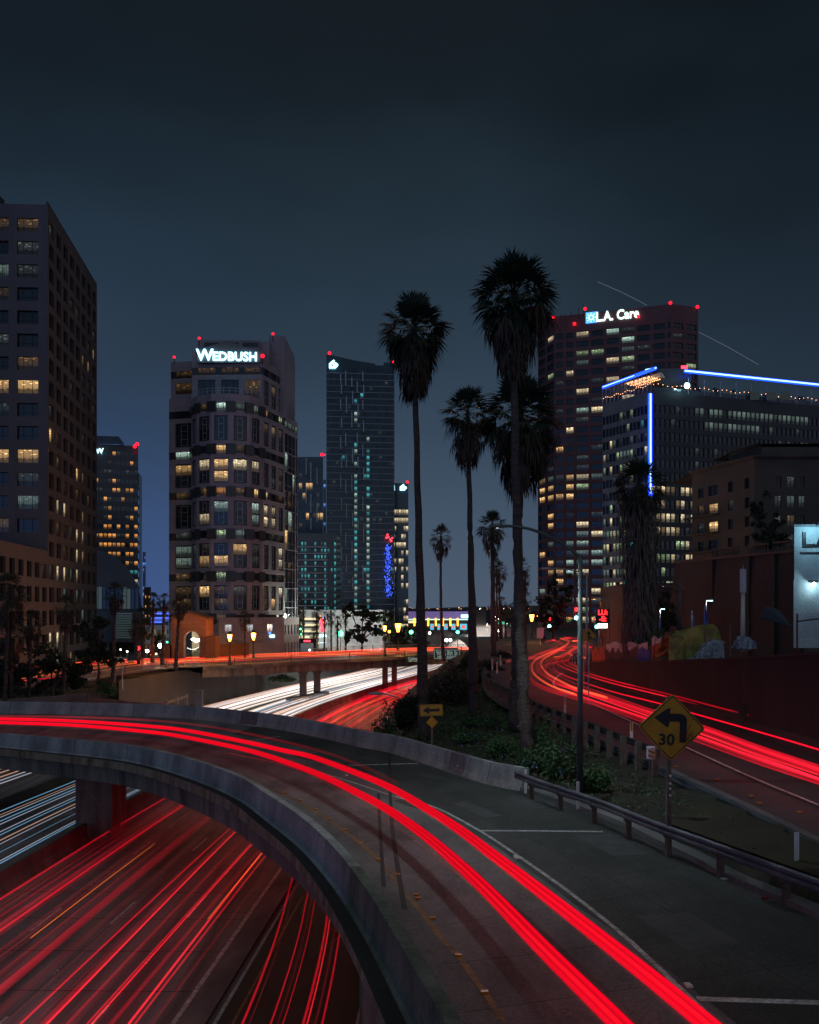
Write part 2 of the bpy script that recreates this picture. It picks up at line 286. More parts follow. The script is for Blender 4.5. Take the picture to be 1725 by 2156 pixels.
# ------------------------------------------------------------------ mesh building
class MB:
    def __init__(s): s.v = []; s.f = []; s.m = []; s.uv = []
    def add(s, vs, fs, m=0, uvs=None):
        o = len(s.v); s.v += [tuple(v) for v in vs]
        for i, f in enumerate(fs):
            s.f.append([o + k for k in f]); s.m.append(m)
            s.uv.append(uvs[i] if uvs else None)
    def quad(s, a, b, c, d, m=0, uv=None): s.add([a, b, c, d], [(0, 1, 2, 3)], m, [uv] if uv else None)
    def box(s, lo, hi, m=0, rot=0, piv=None):
        x0, y0, z0 = lo; x1, y1, z1 = hi
        vs = [Vector(p) for p in ((x0, y0, z0), (x1, y0, z0), (x1, y1, z0), (x0, y1, z0), (x0, y0, z1), (x1, y0, z1), (x1, y1, z1), (x0, y1, z1))]
        if rot:
            piv = Vector(piv) if piv else Vector(((x0 + x1) / 2, (y0 + y1) / 2, 0)); M = Matrix.Rotation(rot, 3, 'Z')
            vs = [M @ (v - piv) + piv for v in vs]
        s.add(vs, [(0, 3, 2, 1), (4, 5, 6, 7), (0, 1, 5, 4), (1, 2, 6, 5), (2, 3, 7, 6), (3, 0, 4, 7)], m)
    def obox(s, p, d, w, dep, z0, z1, m=0):          # box on wall: p start, d unit dir along, n out = (d.y,-d.x)
        n = Vector((d.y, -d.x, 0)); d = Vector((d.x, d.y, 0)); p = Vector((p[0], p[1], 0))
        q = [p, p + d * w, p + d * w - n * dep, p - n * dep]
        vs = [v + Vector((0, 0, z0)) for v in q] + [v + Vector((0, 0, z1)) for v in q]
        s.add(vs, [(0, 3, 2, 1), (4, 5, 6, 7), (0, 1, 5, 4), (1, 2, 6, 5), (2, 3, 7, 6), (3, 0, 4, 7)], m)
    def bar(s, a, b, wd, m=0, n=4):
        s.tube([Vector(a), Vector(b)], wd / 2, m, n)
    def tube(s, P, r, m=0, n=8, cap=True):
        P = [Vector(p) for p in P]; o = len(s.v); k = len(P)
        for i, p in enumerate(P):
            t = (P[min(i + 1, k - 1)] - P[max(i - 1, 0)]).normalized()
            a = t.cross(Vector((0, 0, 1)))
            if a.length < .05: a = t.cross(Vector((0, 1, 0)))
            a.normalize(); b = a.cross(t); rr = r[i] if isinstance(r, (list, tuple)) else r
            for j in range(n):
                an = 2 * math.pi * j / n + math.pi / n
                s.v.append(tuple(p + (a * math.cos(an) + b * math.sin(an)) * rr))
        for i in range(k - 1):
            for j in range(n):
                j2 = (j + 1) % n
                s.f.append([o + i * n + j, o + i * n + j2, o + (i + 1) * n + j2, o + (i + 1) * n + j]); s.m.append(m); s.uv.append(None)
        if cap:
            s.f.append([o + j for j in range(n)][::-1]); s.m.append(m); s.uv.append(None)
            s.f.append([o + (k - 1) * n + j for j in range(n)]); s.m.append(m); s.uv.append(None)
    def prism(s, poly, z0, z1, m=0, mt=None):
        n = len(poly); vs = [(p[0], p[1], z0) for p in poly] + [(p[0], p[1], z1) for p in poly]
        s.add(vs, [tuple(range(n))[::-1]], m); o = len(s.v) - 2 * n
        s.f.append([o + n + i for i in range(n)]); s.m.append(m if mt is None else mt); s.uv.append(None)
        acc = 0
        for i in range(n):
            j = (i + 1) % n; l = math.hypot(poly[j][0] - poly[i][0], poly[j][1] - poly[i][1])
            s.f.append([o + i, o + j, o + n + j, o + n + i]); s.m.append(m)
            s.uv.append([(acc, z0), (acc + l, z0), (acc + l, z1), (acc, z1)]); acc += l
    def sweep(s, path, sec, m=0, side=1, close=False, zmul=None):
        """sec: list of (offset, dz) carried along path; offset positive to right of travel (times side)"""
        o = len(s.v); k = len(sec); n = len(path)
        for i, p in enumerate(path):
            t = (path[min(i + 1, n - 1)] - path[max(i - 1, 0)]); t.z = 0; t.normalize(); r = Vector((t.y, -t.x, 0)) * side
            for (u, dz) in sec:
                s.v.append(tuple(p + r * u + Vector((0, 0, dz * (zmul(p) if zmul else 1)))))
        kk = k if close else k - 1
        for i in range(n - 1):
            for j in range(kk):
                j2 = (j + 1) % k
                s.f.append([o + i * k + j, o + i * k + j2, o + (i + 1) * k + j2, o + (i + 1) * k + j]); s.m.append(m); s.uv.append(None)
        if close:
            s.f.append([o + j for j in range(k)]); s.m.append(m); s.uv.append(None)
            s.f.append([o + (n - 1) * k + j for j in range(k)][::-1]); s.m.append(m); s.uv.append(None)
    def lathe(s, c, prof, m=0, n=12):
        o = len(s.v); c = Vector(c)
        for (r, z) in prof:
            for j in range(n):
                a = 2 * math.pi * j / n; s.v.append(tuple(c + Vector((r * math.cos(a), r * math.sin(a), z))))
        for i in range(len(prof) - 1):
            for j in range(n):
                j2 = (j + 1) % n; s.f.append([o + i * n + j, o + i * n + j2, o + (i + 1) * n + j2, o + (i + 1) * n + j]); s.m.append(m); s.uv.append(None)
    def ball(s, c, r, m=0, n=8, sq=(1, 1, 1)):
        o = len(s.v); rings = n // 2
        prof = [(math.sin(math.pi * i / rings), -math.cos(math.pi * i / rings)) for i in range(rings + 1)]
        for (rr, z) in prof:
            for j in range(n):
                a = 2 * math.pi * j / n; s.v.append((c[0] + r * sq[0] * rr * math.cos(a), c[1] + r * sq[1] * rr * math.sin(a), c[2] + r * sq[2] * z))
        for i in range(rings):
            for j in range(n):
                j2 = (j + 1) % n; s.f.append([o + i * n + j, o + i * n + j2, o + (i + 1) * n + j2, o + (i + 1) * n + j]); s.m.append(m); s.uv.append(None)
    def build(s, name, mats, parent=None, smooth=False):
        me = bpy.data.meshes.new(name); me.from_pydata(s.v, [], s.f)
        if isinstance(mats, str): mats = [mats]
        for k in mats: me.materials.append(MATS[k])
        me.polygons.foreach_set('material_index', s.m)
        if any(u is not None for u in s.uv):
            ul = me.uv_layers.new(name='UVMap'); dat = []
            for f, u in zip(s.f, s.uv):
                for k in range(len(f)): dat += list(u[k]) if u else [0, 0]
            ul.data.foreach_set('uv', dat)
        if smooth: me.polygons.foreach_set('use_smooth', [True] * len(me.polygons))
        me.update()
        o = bpy.data.objects.new(name, me); col.objects.link(o)
        if parent:
            o.parent = parent
            M = parent.matrix_basis.copy(); o.matrix_parent_inverse = M.inverted()
        return o
def tag(o, label=None, cat=None, group=None, kind=None):
    if label: o['label'] = label
    if cat: o['category'] = cat
    if group: o['group'] = group
    if kind: o['kind'] = kind
    return o
def empty(name, loc, label, cat, group=None):
    o = bpy.data.objects.new(name, None); col.objects.link(o); o.location = loc; o.empty_display_size = .3
    return tag(o, label, cat, group)
def text_mesh(txt, size, name, mat, origin, right, up, parent=None, bold=0.0, depth=.02, align='CENTER', squeeze=1.0):
    cu = bpy.data.curves.new(name, 'FONT'); cu.body = txt; cu.size = size; cu.align_x = align; cu.align_y = 'CENTER'
    cu.offset = bold; cu.extrude = depth; cu.resolution_u = 3
    tmp = bpy.data.objects.new(name + '_t', cu); col.objects.link(tmp); bpy.context.view_layer.update()
    me = bpy.data.meshes.new_from_object(tmp.evaluated_get(bpy.context.evaluated_depsgraph_get())); bpy.data.objects.remove(tmp)
    right = Vector(right).normalized(); up = Vector(up).normalized(); nrm = right.cross(up)
    for v in me.vertices:
        c = v.co.copy(); v.co = Vector(origin) + right * c.x * squeeze + up * c.y + nrm * c.z
    me.materials.clear(); me.materials.append(MATS[mat])
    me.name = name; o = bpy.data.objects.new(name, me); col.objects.link(o)
    if parent: o.parent = parent; o.matrix_parent_inverse = parent.matrix_basis.copy().inverted()
    return o
def copy_tree(o, parent=None):
    c = o.copy(); col.objects.link(c); c.parent = parent
    for ch in list(o.children): copy_tree(ch, c)
    return c
def point_light(name, loc, power, color, parent=None, r=.25, spot=None):
    ld = bpy.data.lights.new(name, 'SPOT' if spot else 'POINT'); ld.energy = power; ld.color = color; ld.shadow_soft_size = r
    if spot: ld.spot_size = R(spot); ld.spot_blend = .6
    o = bpy.data.objects.new(name, ld); col.objects.link(o); o.location = loc
    if parent: o.parent = parent; o.matrix_parent_inverse = parent.matrix_basis.copy().inverted()
    return o
# ================================================================== LAND, ROADS, BRIDGES
MED = [(-40, -26.5), (0, -25.6), (30, -24.4), (53, -23.2), (70, -22.2), (100, -19.5), (135, -15.6), (149, -13.6), (173, -9.0), (189, -5.4), (214, 1.5), (235, 6.6), (300, 19), (400, 33), (552, 50), (700, 64), (900, 80)]
def Mx(Y): return clampi(MED, Y)
def Rw(Y): return clampi([(0, 23), (50, 22), (66, 18), (100, 13), (400, 14)], Y)
# ramp edges (deck level), inner = near the freeway, outer = far
IN_PX = [(1075, 2320, 9.05), (1002, 2150, 9.05), (948, 2066, 9.05), (893, 1982, 9.0), (819, 1876, 8.9), (746, 1790, 8.7), (673, 1725, 8.45), (600, 1678, 8.2), (516, 1630, 7.9), (397, 1591, 7.55), (278, 1566.6, 7.2), (119, 1551.5, 6.9), (0, 1542, 6.7), (-150, 1536, 6.5)]
inner = []
for x, y, z in IN_PX:
    p = G(x, y, z + .9); inner.append(Vector((p.x, p.y, z)))
inner = [inner[0] + (inner[0] - inner[1]) * 2.0] + inner
inner.append(inner[-1] + (inner[-1] - inner[-2]) * 1.5)
OUT_PX = [(1725, 1937, 8.9), (1546, 1861, 8.85), (1462, 1815, 8.8), (1378, 1775, 8.7), (1294, 1733, 8.6), (1155, 1684, 8.45), (1106, 1668, 8.4), (1023, 1651, 8.3), (919, 1617, 8.1), (820, 1585, 7.9), (763, 1574.5, 7.8), (684, 1556, 7.8), (595, 1538, 7.8), (516, 1527, 7.75), (397, 1514, 7.7), (238, 1507, 7.6), (0, 1502, 7.4), (-150, 1501, 7.3)]
outer = [G(*p) for p in OUT_PX]
outer = [Vector((11.6, 8, 9.0)), Vector((10.6, 15, 9.0))] + outer
outer.append(outer[-1] + (outer[-1] - outer[-2]) * 1.5)
NS = 110
inner = resample(catmull(inner), NS); outer = resample(catmull(outer), NS)
grid = []
for a, b in zip(inner, outer): grid.append([a.lerp(b, k / 12) for k in range(13)])
flat_grid = [p for row in grid for p in row]
from mathutils.bvhtree import BVHTree
_bv = BVHTree.FromPolygons([tuple(p) for p in flat_grid], [(i * 13 + j, i * 13 + j + 1, (i + 1) * 13 + j + 1, (i + 1) * 13 + j) for i in range(NS - 1) for j in range(12)])
def deckz(X, Y):
    h = _bv.ray_cast(Vector((X, Y, 40)), Vector((0, 0, -1)))
    if h[0] is not None: return h[0].z
    return _bv.find_nearest(Vector((X, Y, 8)))[0].z
def onto(x, y, hf, dz=0, z0=8.5):
    z = z0
    for _ in range(8):
        p = G(x, y, z); z = hf(p.x, p.y) + dz
    p = G(x, y, z); return p
outx = sorted([(p.y, p.x) for p in outer if p.x > -1.5 and p.y < 58])
# right-hand road edges
LE = [(20, 11.6), (26, 11.3), (32, 10.8), (40.5, 10.0), (51, 8.9), (60.7, 7.6), (73.8, 6.9), (84, 6.8), (100, 7.2), (130, 9), (170, 10)]
def Lx(Y): return clampi(LE, Y)
WALLX = [(10, 19.2), (41, 17.9), (55, 17.2), (75, 16.8), (91, 17.0), (110, 18)]
def roadz(X, Y): return clampi([(20, 9.45), (60, 9.5), (120, 9.7), (200, 10.2)], Y)
def walltop(Y): return clampi([(20, 15.2), (41, 14.1), (50, 13.4), (67, 12.3), (91, 10.9), (110, 10.4)], Y)
def sm(t): t = min(max(t, 0), 1); return t * t * (3 - 2 * t)
def H(X, Y):
    off = X - Mx(Y); rw = Rw(Y)
    city = clampi([(110, 6.9), (200, 7.0), (300, 4.5), (600, 2.5), (2000, 1.0)], Y)
    if off > rw * .5:                       # right of the carriageways
        if Y < 57: x0 = max(Mx(Y) + rw, clampi([(0, 1), (20, 1.0), (24, 1.5), (50, -2.4), (57, -3.2)], Y)); wd = 2.2
        else: x0 = Mx(Y) + rw; wd = clampi([(57, 3), (75, 7), (140, 9), (300, 12)], Y)
        if Y < 50: top = 8.75 + .7 * min(max((X - 6.5) / 5, 0), 1) - clampi([(28, 0), (50, .55)], Y) * (1 - min(max((X - 2) / 5, 0), 1))
        else: top = 8.15 + 1.2 * min(max((X - 0) / 7.5, 0), 1)
        top = top if Y < 130 else top + (9.6 - top) * sm((X - 2) / 14) if Y < 260 else 9.6 * (1 - sm((Y - 260) / 200)) + 3.0 * sm((Y - 260) / 200)
        if Y > 110: top = top * (1 - sm((Y - 110) / 60)) + sm((Y - 110) / 60) * (clampi([(0, 8), (12, 9.6), (80, 10.5)], X) * (1 - sm((Y - 280) / 300)) + 2 * sm((Y - 280) / 300))
        if Y < 60 and outx[0][0] - 6 < Y < outx[-1][0] and X < clampi(outx, Y) + .62: top = min(top, deckz(X, Y) - .9 if X > -12 else top)
        if Y > 203: top = min(top, 1.2 + 8.5 * sm((X - .108 * Y) / 10))
        if Lx(Y) + .1 < X and Y < 200: top = min(top, roadz(X, Y) - .25) if X < clampi(WALLX, Y) + .3 else top
        if X >= clampi(WALLX, Y) + .3 and Y < 125: top = walltop(Y) - .25 + (.02 * (X - 17))
        return -.3 + (top + .3) * sm((X - x0) / wd)
    left = Mx(Y) - clampi([(0, 22), (60, 22), (130, 21), (190, 22), (300, 26)], Y)
    up = clampi([(0, 3), (80, 3.5), (130, 6.2), (200, city), (400, city)], Y)
    if Y > 150: up = city
    h = -.3 + (up + .3) * sm((left - X) / clampi([(60, 9), (98, 11), (117, 5), (124, 3.5), (150, 4), (200, 8)], Y))
    if Y < 135: h += 1.6 * sm((left - 14 - X) / 25)
    return h
def lines(segs):
    out = []
    for a, b, st in segs:
        n = max(1, int(round((b - a) / st)))
        out += [a + (b - a) * i / n for i in range(n)]
    out.append(segs[-1][1]); return out
gx = lines([(-9000, -1000, 1000), (-1000, -200, 80), (-200, -60, 7), (-60, -8, 1.4), (-8, 22, .6), (22, 60, 2), (60, 110, 4), (110, 240, 16), (240, 1000, 80), (1000, 9000, 1000)])
gy = lines([(-60, 8, 8), (8, 72, .9), (72, 220, 2.2), (220, 400, 8), (400, 1000, 20), (1000, 3000, 200), (3000, 12000, 1500)])
mb = MB(); nx = len(gx)
rg = random.Random(3)
for yy in gy:
    for xx in gx:
        j = .12 if (-60 < xx < 30 and yy < 200) else 0
        h = H(xx, yy)
        mb.v.append((xx, yy, h + (rg.uniform(-j, j) if h > 1 and not (Lx(yy) - .3 < xx < 19) else 0)))
for i in range(len(gy) - 1):
    for j in range(nx - 1):
        mb.f.append([i * nx + j, i * nx + j + 1, (i + 1) * nx + j + 1, (i + 1) * nx + j])
        mb.m.append(0 if (gy[i] < 165 and -90 < gx[j] < 60) else 1); mb.uv.append(None)
tag(mb.build('ground', ['soil', 'city_ground'], smooth=True), kind='structure')

# ---- freeway carriageways
def fw_path(off, y0=-30, y1=900, n=120):
    out = []
    for i in range(n):
        t = i / (n - 1); Y = y0 + (y1 - y0) * (t ** 1.7)
        out.append(Vector((Mx(Y), Y, 0)))
    sm_ = []
    for i in range(n):
        a = out[max(i - 2, 0)]; b = out[max(i - 1, 0)]; c = out[i]; d = out[min(i + 1, n - 1)]; e = out[min(i + 2, n - 1)]
        sm_.append((a + b * 2 + c * 3 + d * 2 + e) / 9)
    return offset2(sm_, off)
mb = MB()
cl = fw_path(0)
lft = [-22.0 for p in cl]; rgt = [min(Rw(p.y), 22.5) for p in cl]
a = [offset2(cl, 0)[i] for i in range(len(cl))]
for i in range(len(cl)):
    t = (cl[min(i + 1, len(cl) - 1)] - cl[max(i - 1, 0)]); t.normalize(); r = Vector((t.y, -t.x, 0))
    for o_ in (lft[i], -8, rgt[i] * .5, rgt[i]): mb.v.append(tuple(cl[i] + r * o_))
for i in range(len(cl) - 1):
    for j in range(3):
        os_ = [(-22, -8, rgt[q_] * .5, rgt[q_]) for q_ in (i, i + 1)]; y0_, y1_ = cl[i].y, cl[i + 1].y
        mb.f.append([i * 4 + j, i * 4 + j + 1, (i + 1) * 4 + j + 1, (i + 1) * 4 + j]); mb.m.append(0); mb.uv.append([(os_[0][j] - 1, y0_), (os_[0][j + 1] - 1, y0_), (os_[1][j + 1] - 1, y1_), (os_[1][j] - 1, y1_)])
tag(mb.build('freeway_road', 'fw_concrete'), kind='structure')
# asphalt exit lane beside the near abutment
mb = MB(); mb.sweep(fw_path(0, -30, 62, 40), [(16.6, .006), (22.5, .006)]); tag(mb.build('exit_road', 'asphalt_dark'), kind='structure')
# transverse slab joints and lane lines painted on the slabs
def strip(mb, path, off, wd, z, m=0): mb.sweep(path, [(off - wd / 2, z), (off + wd / 2, z)], m)
jm = MB()
for k in range(26):
    Y = 26 + k * 4.6; x = Mx(Y); jm.quad((x + .6, Y - .02, .009), (x + 15, Y - .35, .009), (x + 15, Y - .29, .009), (x + .6, Y + .04, .009))
tag(jm.build('slab_joint_lines', 'joint_black'), kind='structure')
lm = MB()
for off in (4.6, 8.2, 11.8, -4.9, -8.5):
    for k in range(9 if off > 0 else 7):
        y0 = 31 + k * 14.6 + off * .35; strip(lm, [Vector((Mx(y_), y_, 0)) for y_ in (y0, y0 + 1.8, y0 + 3.6)], off, .14, .011)
        for q in range(4): lm.box((Mx(y0 + 7.5 + q * .35) + off - .06, y0 + 7.5 + q * .35, .008), (Mx(y0 + 7.5) + off + .06, y0 + 7.62 + q * .35, .03))
strip(lm, fw_path(0, -20, 120, 50), 14.9, .2, .012); strip(lm, fw_path(0, -20, 62, 40), 16.5, .14, .014); strip(lm, fw_path(0, -20, 120, 50), -1.4, .12, .012); strip(lm, fw_path(0, -20, 40, 50), 22.0, .12, .012)
strip(lm, fw_path(0, 20, 260, 60), -19.6, .14, .012); strip(lm, fw_path(0, 20, 260, 60), -10.8, .14, .012)
tag(lm.build('lane_line_paint', 'white_paint'), kind='structure')
ym = MB(); strip(ym, fw_path(0, -20, 120, 50), 1.3, .12, .012); strip(ym, fw_path(0, -20, 55, 40), 17.2, .12, .014)
tag(ym.build('yellow_line_paint', 'yellow_paint'), kind='structure')
# median barrier and separators
def barrier(name, path, off, h, wb, wt, label, mat='wall_concrete', z=0):
    mb = MB(); mb.sweep(path, [(off - wb, z), (off - wb * .9, z + .12), (off - wt, z + .35 * h + .1), (off - wt * .8, z + h), (off + wt * .8, z + h), (off + wt, z + .35 * h + .1), (off + wb * .9, z + .12), (off + wb, z)])
    return tag(mb.build(name, mat), label, 'barrier')
barrier('median_barrier', fw_path(0, -20, 420, 90), 0, 1.25, .42, .14, 'long concrete median barrier between the white and the red light trails')
mb = MB(); mb.sweep(fw_path(0, -20, 108, 50), [(15.1, 0), (15.1, .12), (16.2, .12), (16.2, 0)]); tag(mb.build('gore_kerb', 'deck_concrete'), kind='structure')
mb = MB(); mb.sweep(fw_path(0, 60, 300, 60), [(-12.9, 0), (-12.9, .14), (-9.6, .14), (-9.6, 0)]); tag(mb.build('separator_strip', 'soil'), kind='structure')

# ---- flyover ramp in the foreground
ramp = empty('flyover_ramp', inner[20], 'curved concrete flyover ramp sweeping over the freeway in the foreground', 'bridge')
mb = MB()
acc = [0]
for a_, b_ in zip(grid, grid[1:]): acc.append(acc[-1] + (b_[6] - a_[6]).length)
for row in grid:
    for p in row: mb.v.append(tuple(p))
for i in range(NS - 1):
    w0_ = (grid[i][12] - grid[i][0]).length; w1_ = (grid[i + 1][12] - grid[i + 1][0]).length
    for j in range(12):
        mb.f.append([i * 13 + j, i * 13 + j + 1, (i + 1) * 13 + j + 1, (i + 1) * 13 + j]); mb.m.append(0)
        mb.uv.append([(w0_ * j / 12 + .6, acc[i]), (w0_ * (j + 1) / 12 + .6, acc[i]), (w1_ * (j + 1) / 12 + .6, acc[i + 1]), (w1_ * j / 12 + .6, acc[i + 1])])
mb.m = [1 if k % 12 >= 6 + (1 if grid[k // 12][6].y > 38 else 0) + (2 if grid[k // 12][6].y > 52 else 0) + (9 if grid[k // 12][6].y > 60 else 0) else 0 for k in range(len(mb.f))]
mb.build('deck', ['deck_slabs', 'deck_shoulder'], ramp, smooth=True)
near_i = [p for p in inner if p.y < 23.5]; nb = len(near_i)
far_i = inner[nb - 1:]
def psec(h=.9): return [(0, -.02), (.10, .10), (.14, .30), (.20, h), (.46, h), (.52, .05), (.60, -.04)]
# inner parapet: side -1 = to the left of travel (towards the freeway)
mb = MB(); mb.sweep(near_i, psec(), side=-1, close=True); mb.build('parapet', 'mossy_concrete', ramp)
mb = MB(); mb.sweep(far_i, psec(), side=-1, close=True); mb.build('parapet', 'parapet_concrete', ramp)['label'] = 'weathered grey parapet on the inside of the curve'
def zm(p): return clampi([(14, .42), (18, .45), (22, .55), (30, .76), (38, .95), (45, 1.0)], p.y)
near_i = [p for p in inner if p.y < 20.6]; nb = len(near_i); far_i = inner[nb - 1:]
mb = MB(); mb.sweep(inner, [(.60, -.05), (.94, -.06)], side=-1, zmul=zm); mb.build('ledge', 'dark_concrete', ramp)
mb = MB(); mb.sweep(inner, [(.94, -.06), (.96, -.50), (.70, -.58)], side=-1, zmul=zm); mb.build('fascia_band', 'fascia_concrete', ramp)
mb = MB(); mb.sweep(far_i, [(.70, -.58), (.63, -1.48), (-1.6, -1.75), (-9.5, -1.6)], side=-1, zmul=zm); mb.build('girder', 'girder_concrete', ramp)
mb = MB(); mb.sweep(near_i, [(.70, -.25), (.66, -9.4)], side=-1)
q = near_i[-1]; mb.box((q.x - .74, q.y - .1, -.3), (q.x + 9.5, q.y + .45, q.z - .75)); mb.build('abutment_wall', 'fascia_concrete', ramp)
# outer parapet, from the guard rail leftwards
out_par = [p for p in outer if p.y > 39.0 or p.x < 0]
mb = MB(); mb.sweep(out_par, [(-.02, -.02), (.02, .1), (.10, .32), (.22, .95), (.48, .95), (.55, -.5), (.0, -.5)], side=1, close=True); mb.build('parapet', 'parapet_concrete', ramp)['label'] = 'long pale parapet on the outside of the curve'
for s0, s1 in ((5.6, 8.2), (20.5, 21.6), (32, 35)):
    d = 0; seg = []
    for a_, b_ in zip(out_par, out_par[1:]):
        d += (b_ - a_).length
        if s0 <= d <= s1: seg.append(a_)
    if len(seg) > 1:
        mb = MB(); mb.sweep(seg, [(-.012, .1), (.088, .32), (.212, .957), (.485, .957)]); mb.build('repainted_patch', 'repaint_patch', ramp)
mb = MB(); mb.sweep(out_par, [(.4, -.5), (.45, -2.2), (-4, -2.6)], side=1); mb.build('outer_girder', 'girder_concrete', ramp)
curb = [p for p in outer if p.y <= 40.0 and p.x > 0]
mb = MB(); mb.sweep(curb, [(-.05, -.1), (-.02, .16), (.42, .17), (.5, -.3)], side=1 if curb[-1].y < curb[0].y else 1, close=True); mb.build('kerb', 'deck_concrete', ramp)
# pier under the left of the ramp, standing on the median
pier = MB(); pc = A(210, 1660, 66.5)
pier.box((pc.x - 1.25, 65.2, -.1), (pc.x + 1.25, 68.6, 5.3)); pier.box((pc.x - 1.9, 64.9, 5.0), (pc.x + 1.9, 69.2, 5.9)); pier.build('pier', 'girder_concrete', ramp)
for nm_, path_, sd_, sec_ in (('a', out_par, 1, [(.022, .1), (.097, .32), (.217, .953), (.483, .953)]), ('b', far_i, -1, [(.197, .3), (.197, .904), (.464, .904), (.524, .05)])):
    mb = MB(); L_ = sum((q2 - q1).length for q1, q2 in zip(path_, path_[1:])); P_ = resample(path_, int(L_ * 25)); 
    for k in range(60, len(P_) - 2, 152): mb.sweep(P_[k:k + 2], [(u - .004 if u < .3 and sd_ == 1 else u + .0, dz + .003) for u, dz in sec_], side=sd_)
    mb.build('form_joints', 'joint_black', ramp)['kind'] = 'stuff'
# markings on the ramp
def px_path(pts, dz, n=10, z0=8.8):
    out = []
    for p in catmull([onto(x, y, deckz, dz, z0) for x, y in pts], n): p.z = deckz(p.x, p.y) + dz * 1.6; out.append(p)
    return out
edge = [(-60, 1528), (120, 1534), (317, 1552), (440, 1574), (560, 1604), (680, 1628), (760, 1653), (840, 1680), (916, 1700), (1008, 1748), (1092, 1803), (1171, 1858), (1250, 1918), (1320.5, 1976), (1399.7, 2050), (1478.8, 2126), (1560, 2205)]
edge = [(x, y) for x, y in edge if x > 600]
mb = MB(); mb.sweep(px_path(edge, .006), [(-.06, 0), (.06, 0)]); mb.build('edge_line', 'white_paint', ramp)
for (x0, y0, x1, y1, wd) in ((735, 1611.5, 880, 1607.5, .22), (1013, 1749, 1270, 1751, .18), (1468, 2103, 1790, 2113, .20), (500, 1563, 590, 1550.5, .16), (285, 1524, 322, 1520, .16), (460, 1558, 484, 1561, .10)):
    a_ = onto(x0, y0, deckz, .007); b_ = onto(x1, y1, deckz, .007); mid = a_.lerp(b_, .5)
    n_ = 8; P = []
    for k in range(n_ + 1):
        p = a_.lerp(b_, k / n_); p.z = deckz(p.x, p.y) + .007; P.append(p)
    mb = MB(); mb.sweep(P, [(-wd / 2, 0), (wd / 2, 0)]); mb.build('cross_marking', 'white_paint', ramp)
yel = [(397, 1606), (470, 1628), (550, 1655), (618, 1683), (695, 1729), (761, 1778.6), (812, 1828), (841, 1868), (878, 1908.6), (929, 1974.5), (966, 2015), (1021, 2091.7), (1060, 2150)]
mb = MB(); yp = px_path(yel, .006); mb.sweep(yp, [(-.07, 0), (.07, 0)]); mb.build('yellow_marking', 'yellow_paint', ramp)
def box_at(p, sx, sy, sz, name, mat, rot=0):
    mb = MB(); mb.box((p.x - sx / 2, p.y - sy / 2, p.z), (p.x + sx / 2, p.y + sy / 2, p.z + sz), rot=rot)
    return mb
refs = [(208, 250), (292, 293), (380, 345), (463, 400), (547, 463), (638, 538), (740, 634), (850, 722), (957, 838), (966, 858), (1052, 972), (1200, 1187), (1350, 1400)]
for (zx, zy) in refs:
    p = onto(526.4 + zx * .3662, 1579 + zy * .3662, deckz, .004); o = box_at(p, .13, .11, .045, 'x', 'amber').build('road_reflector', 'amber')
    tag(o, 'small amber reflector stuck to the deck along the yellow line', 'reflector', 'amber reflectors along the ramp edge')
for (x, y) in ((730, 1633), (1086, 1805), (1089, 1808), (1448, 2075), (1452, 2079)):
    p = onto(x, y, deckz, .004); o = box_at(p, .12, .09, .04, 'x', 'w').build('road_reflector', 'reflective_sheet'); tag(o, 'small white reflector on the deck beside the white edge line', 'reflector', 'white reflectors on the ramp')
# long dark joints running up the deck, and cross joints
jm = MB()
for pts, wd in (([(820, 1587), (821, 1640), (823, 1700), (828, 1760), (838, 1830), (852, 1915)], .07), ([(797, 1671), (799, 1720), (803, 1790), (808, 1868)], .06)):
    jm.sweep(px_path(pts, .008), [(-wd, 0), (wd, 0)])
for pts in ([(929, 2030), (1030, 2020), (1160, 2005), (1300, 1986)], [(1180, 1858), (1300, 1840), (1420, 1825)], [(1320, 1979), (1450, 1962), (1560, 1948)], [(840, 1760), (900, 1752), (960, 1747)], [(1012, 1774), (1050, 1768), (1100, 1762), (1145, 1756)], [(580, 1660), (660, 1650), (720, 1645)]):
    jm.sweep(px_path(pts, .005), [(-.012, 0), (.012, 0)])
jm.build('expansion_joint', 'joint_black', ramp)
rk = random.Random(4)
ck = MB()
for (x0, y0, x1, y1) in ((1090, 1768, 1200, 1742), (1010, 1640, 1060, 1668), (940, 1650, 1010, 1690), (620, 1620, 700, 1650), (430, 1570, 500, 1590), (1130, 1700, 1230, 1770), (1380, 1880, 1460, 1960), (1200, 1820, 1290, 1900), (560, 1640, 600, 1662), (700, 1560, 760, 1582)):
    pts = [(x0 + (x1 - x0) * k / 7 + rk.uniform(-4, 4), y0 + (y1 - y0) * k / 7 + rk.uniform(-3, 3)) for k in range(8)]; ck.sweep(px_path(pts, .005, 3), [(-.009, 0), (.009, 0)])
ck.build('cracks', 'joint_black', ramp)['kind'] = 'stuff'
for (x0, y0, wd, ln) in ((1150, 1700, 1.1, 2.6), (1040, 1720, .7, 3.4), (930, 1640, .9, 2.0), (1330, 1800, 1.2, 3.0), (660, 1600, .7, 2.2), (1500, 1990, 1.3, 2.2), (860, 1770, .5, 1.8)):
    p0_ = onto(x0, y0, deckz, .004); ii = min(range(NS), key=lambda i: (grid[i][6] - p0_).length); d_ = (grid[min(ii + 1, NS - 1)][6] - grid[max(ii - 1, 0)][6]); d_.z = 0; d_.normalize()
    P = [p0_ + d_ * (ln * k / 6) for k in range(7)]
    for p in P: p.z = deckz(p.x, p.y) + .007
    mb = MB(); mb.sweep(P, [(-wd / 2, 0), (0, 0), (wd / 2, 0)]); mb.build('tar_patch', 'tar_patch', ramp)

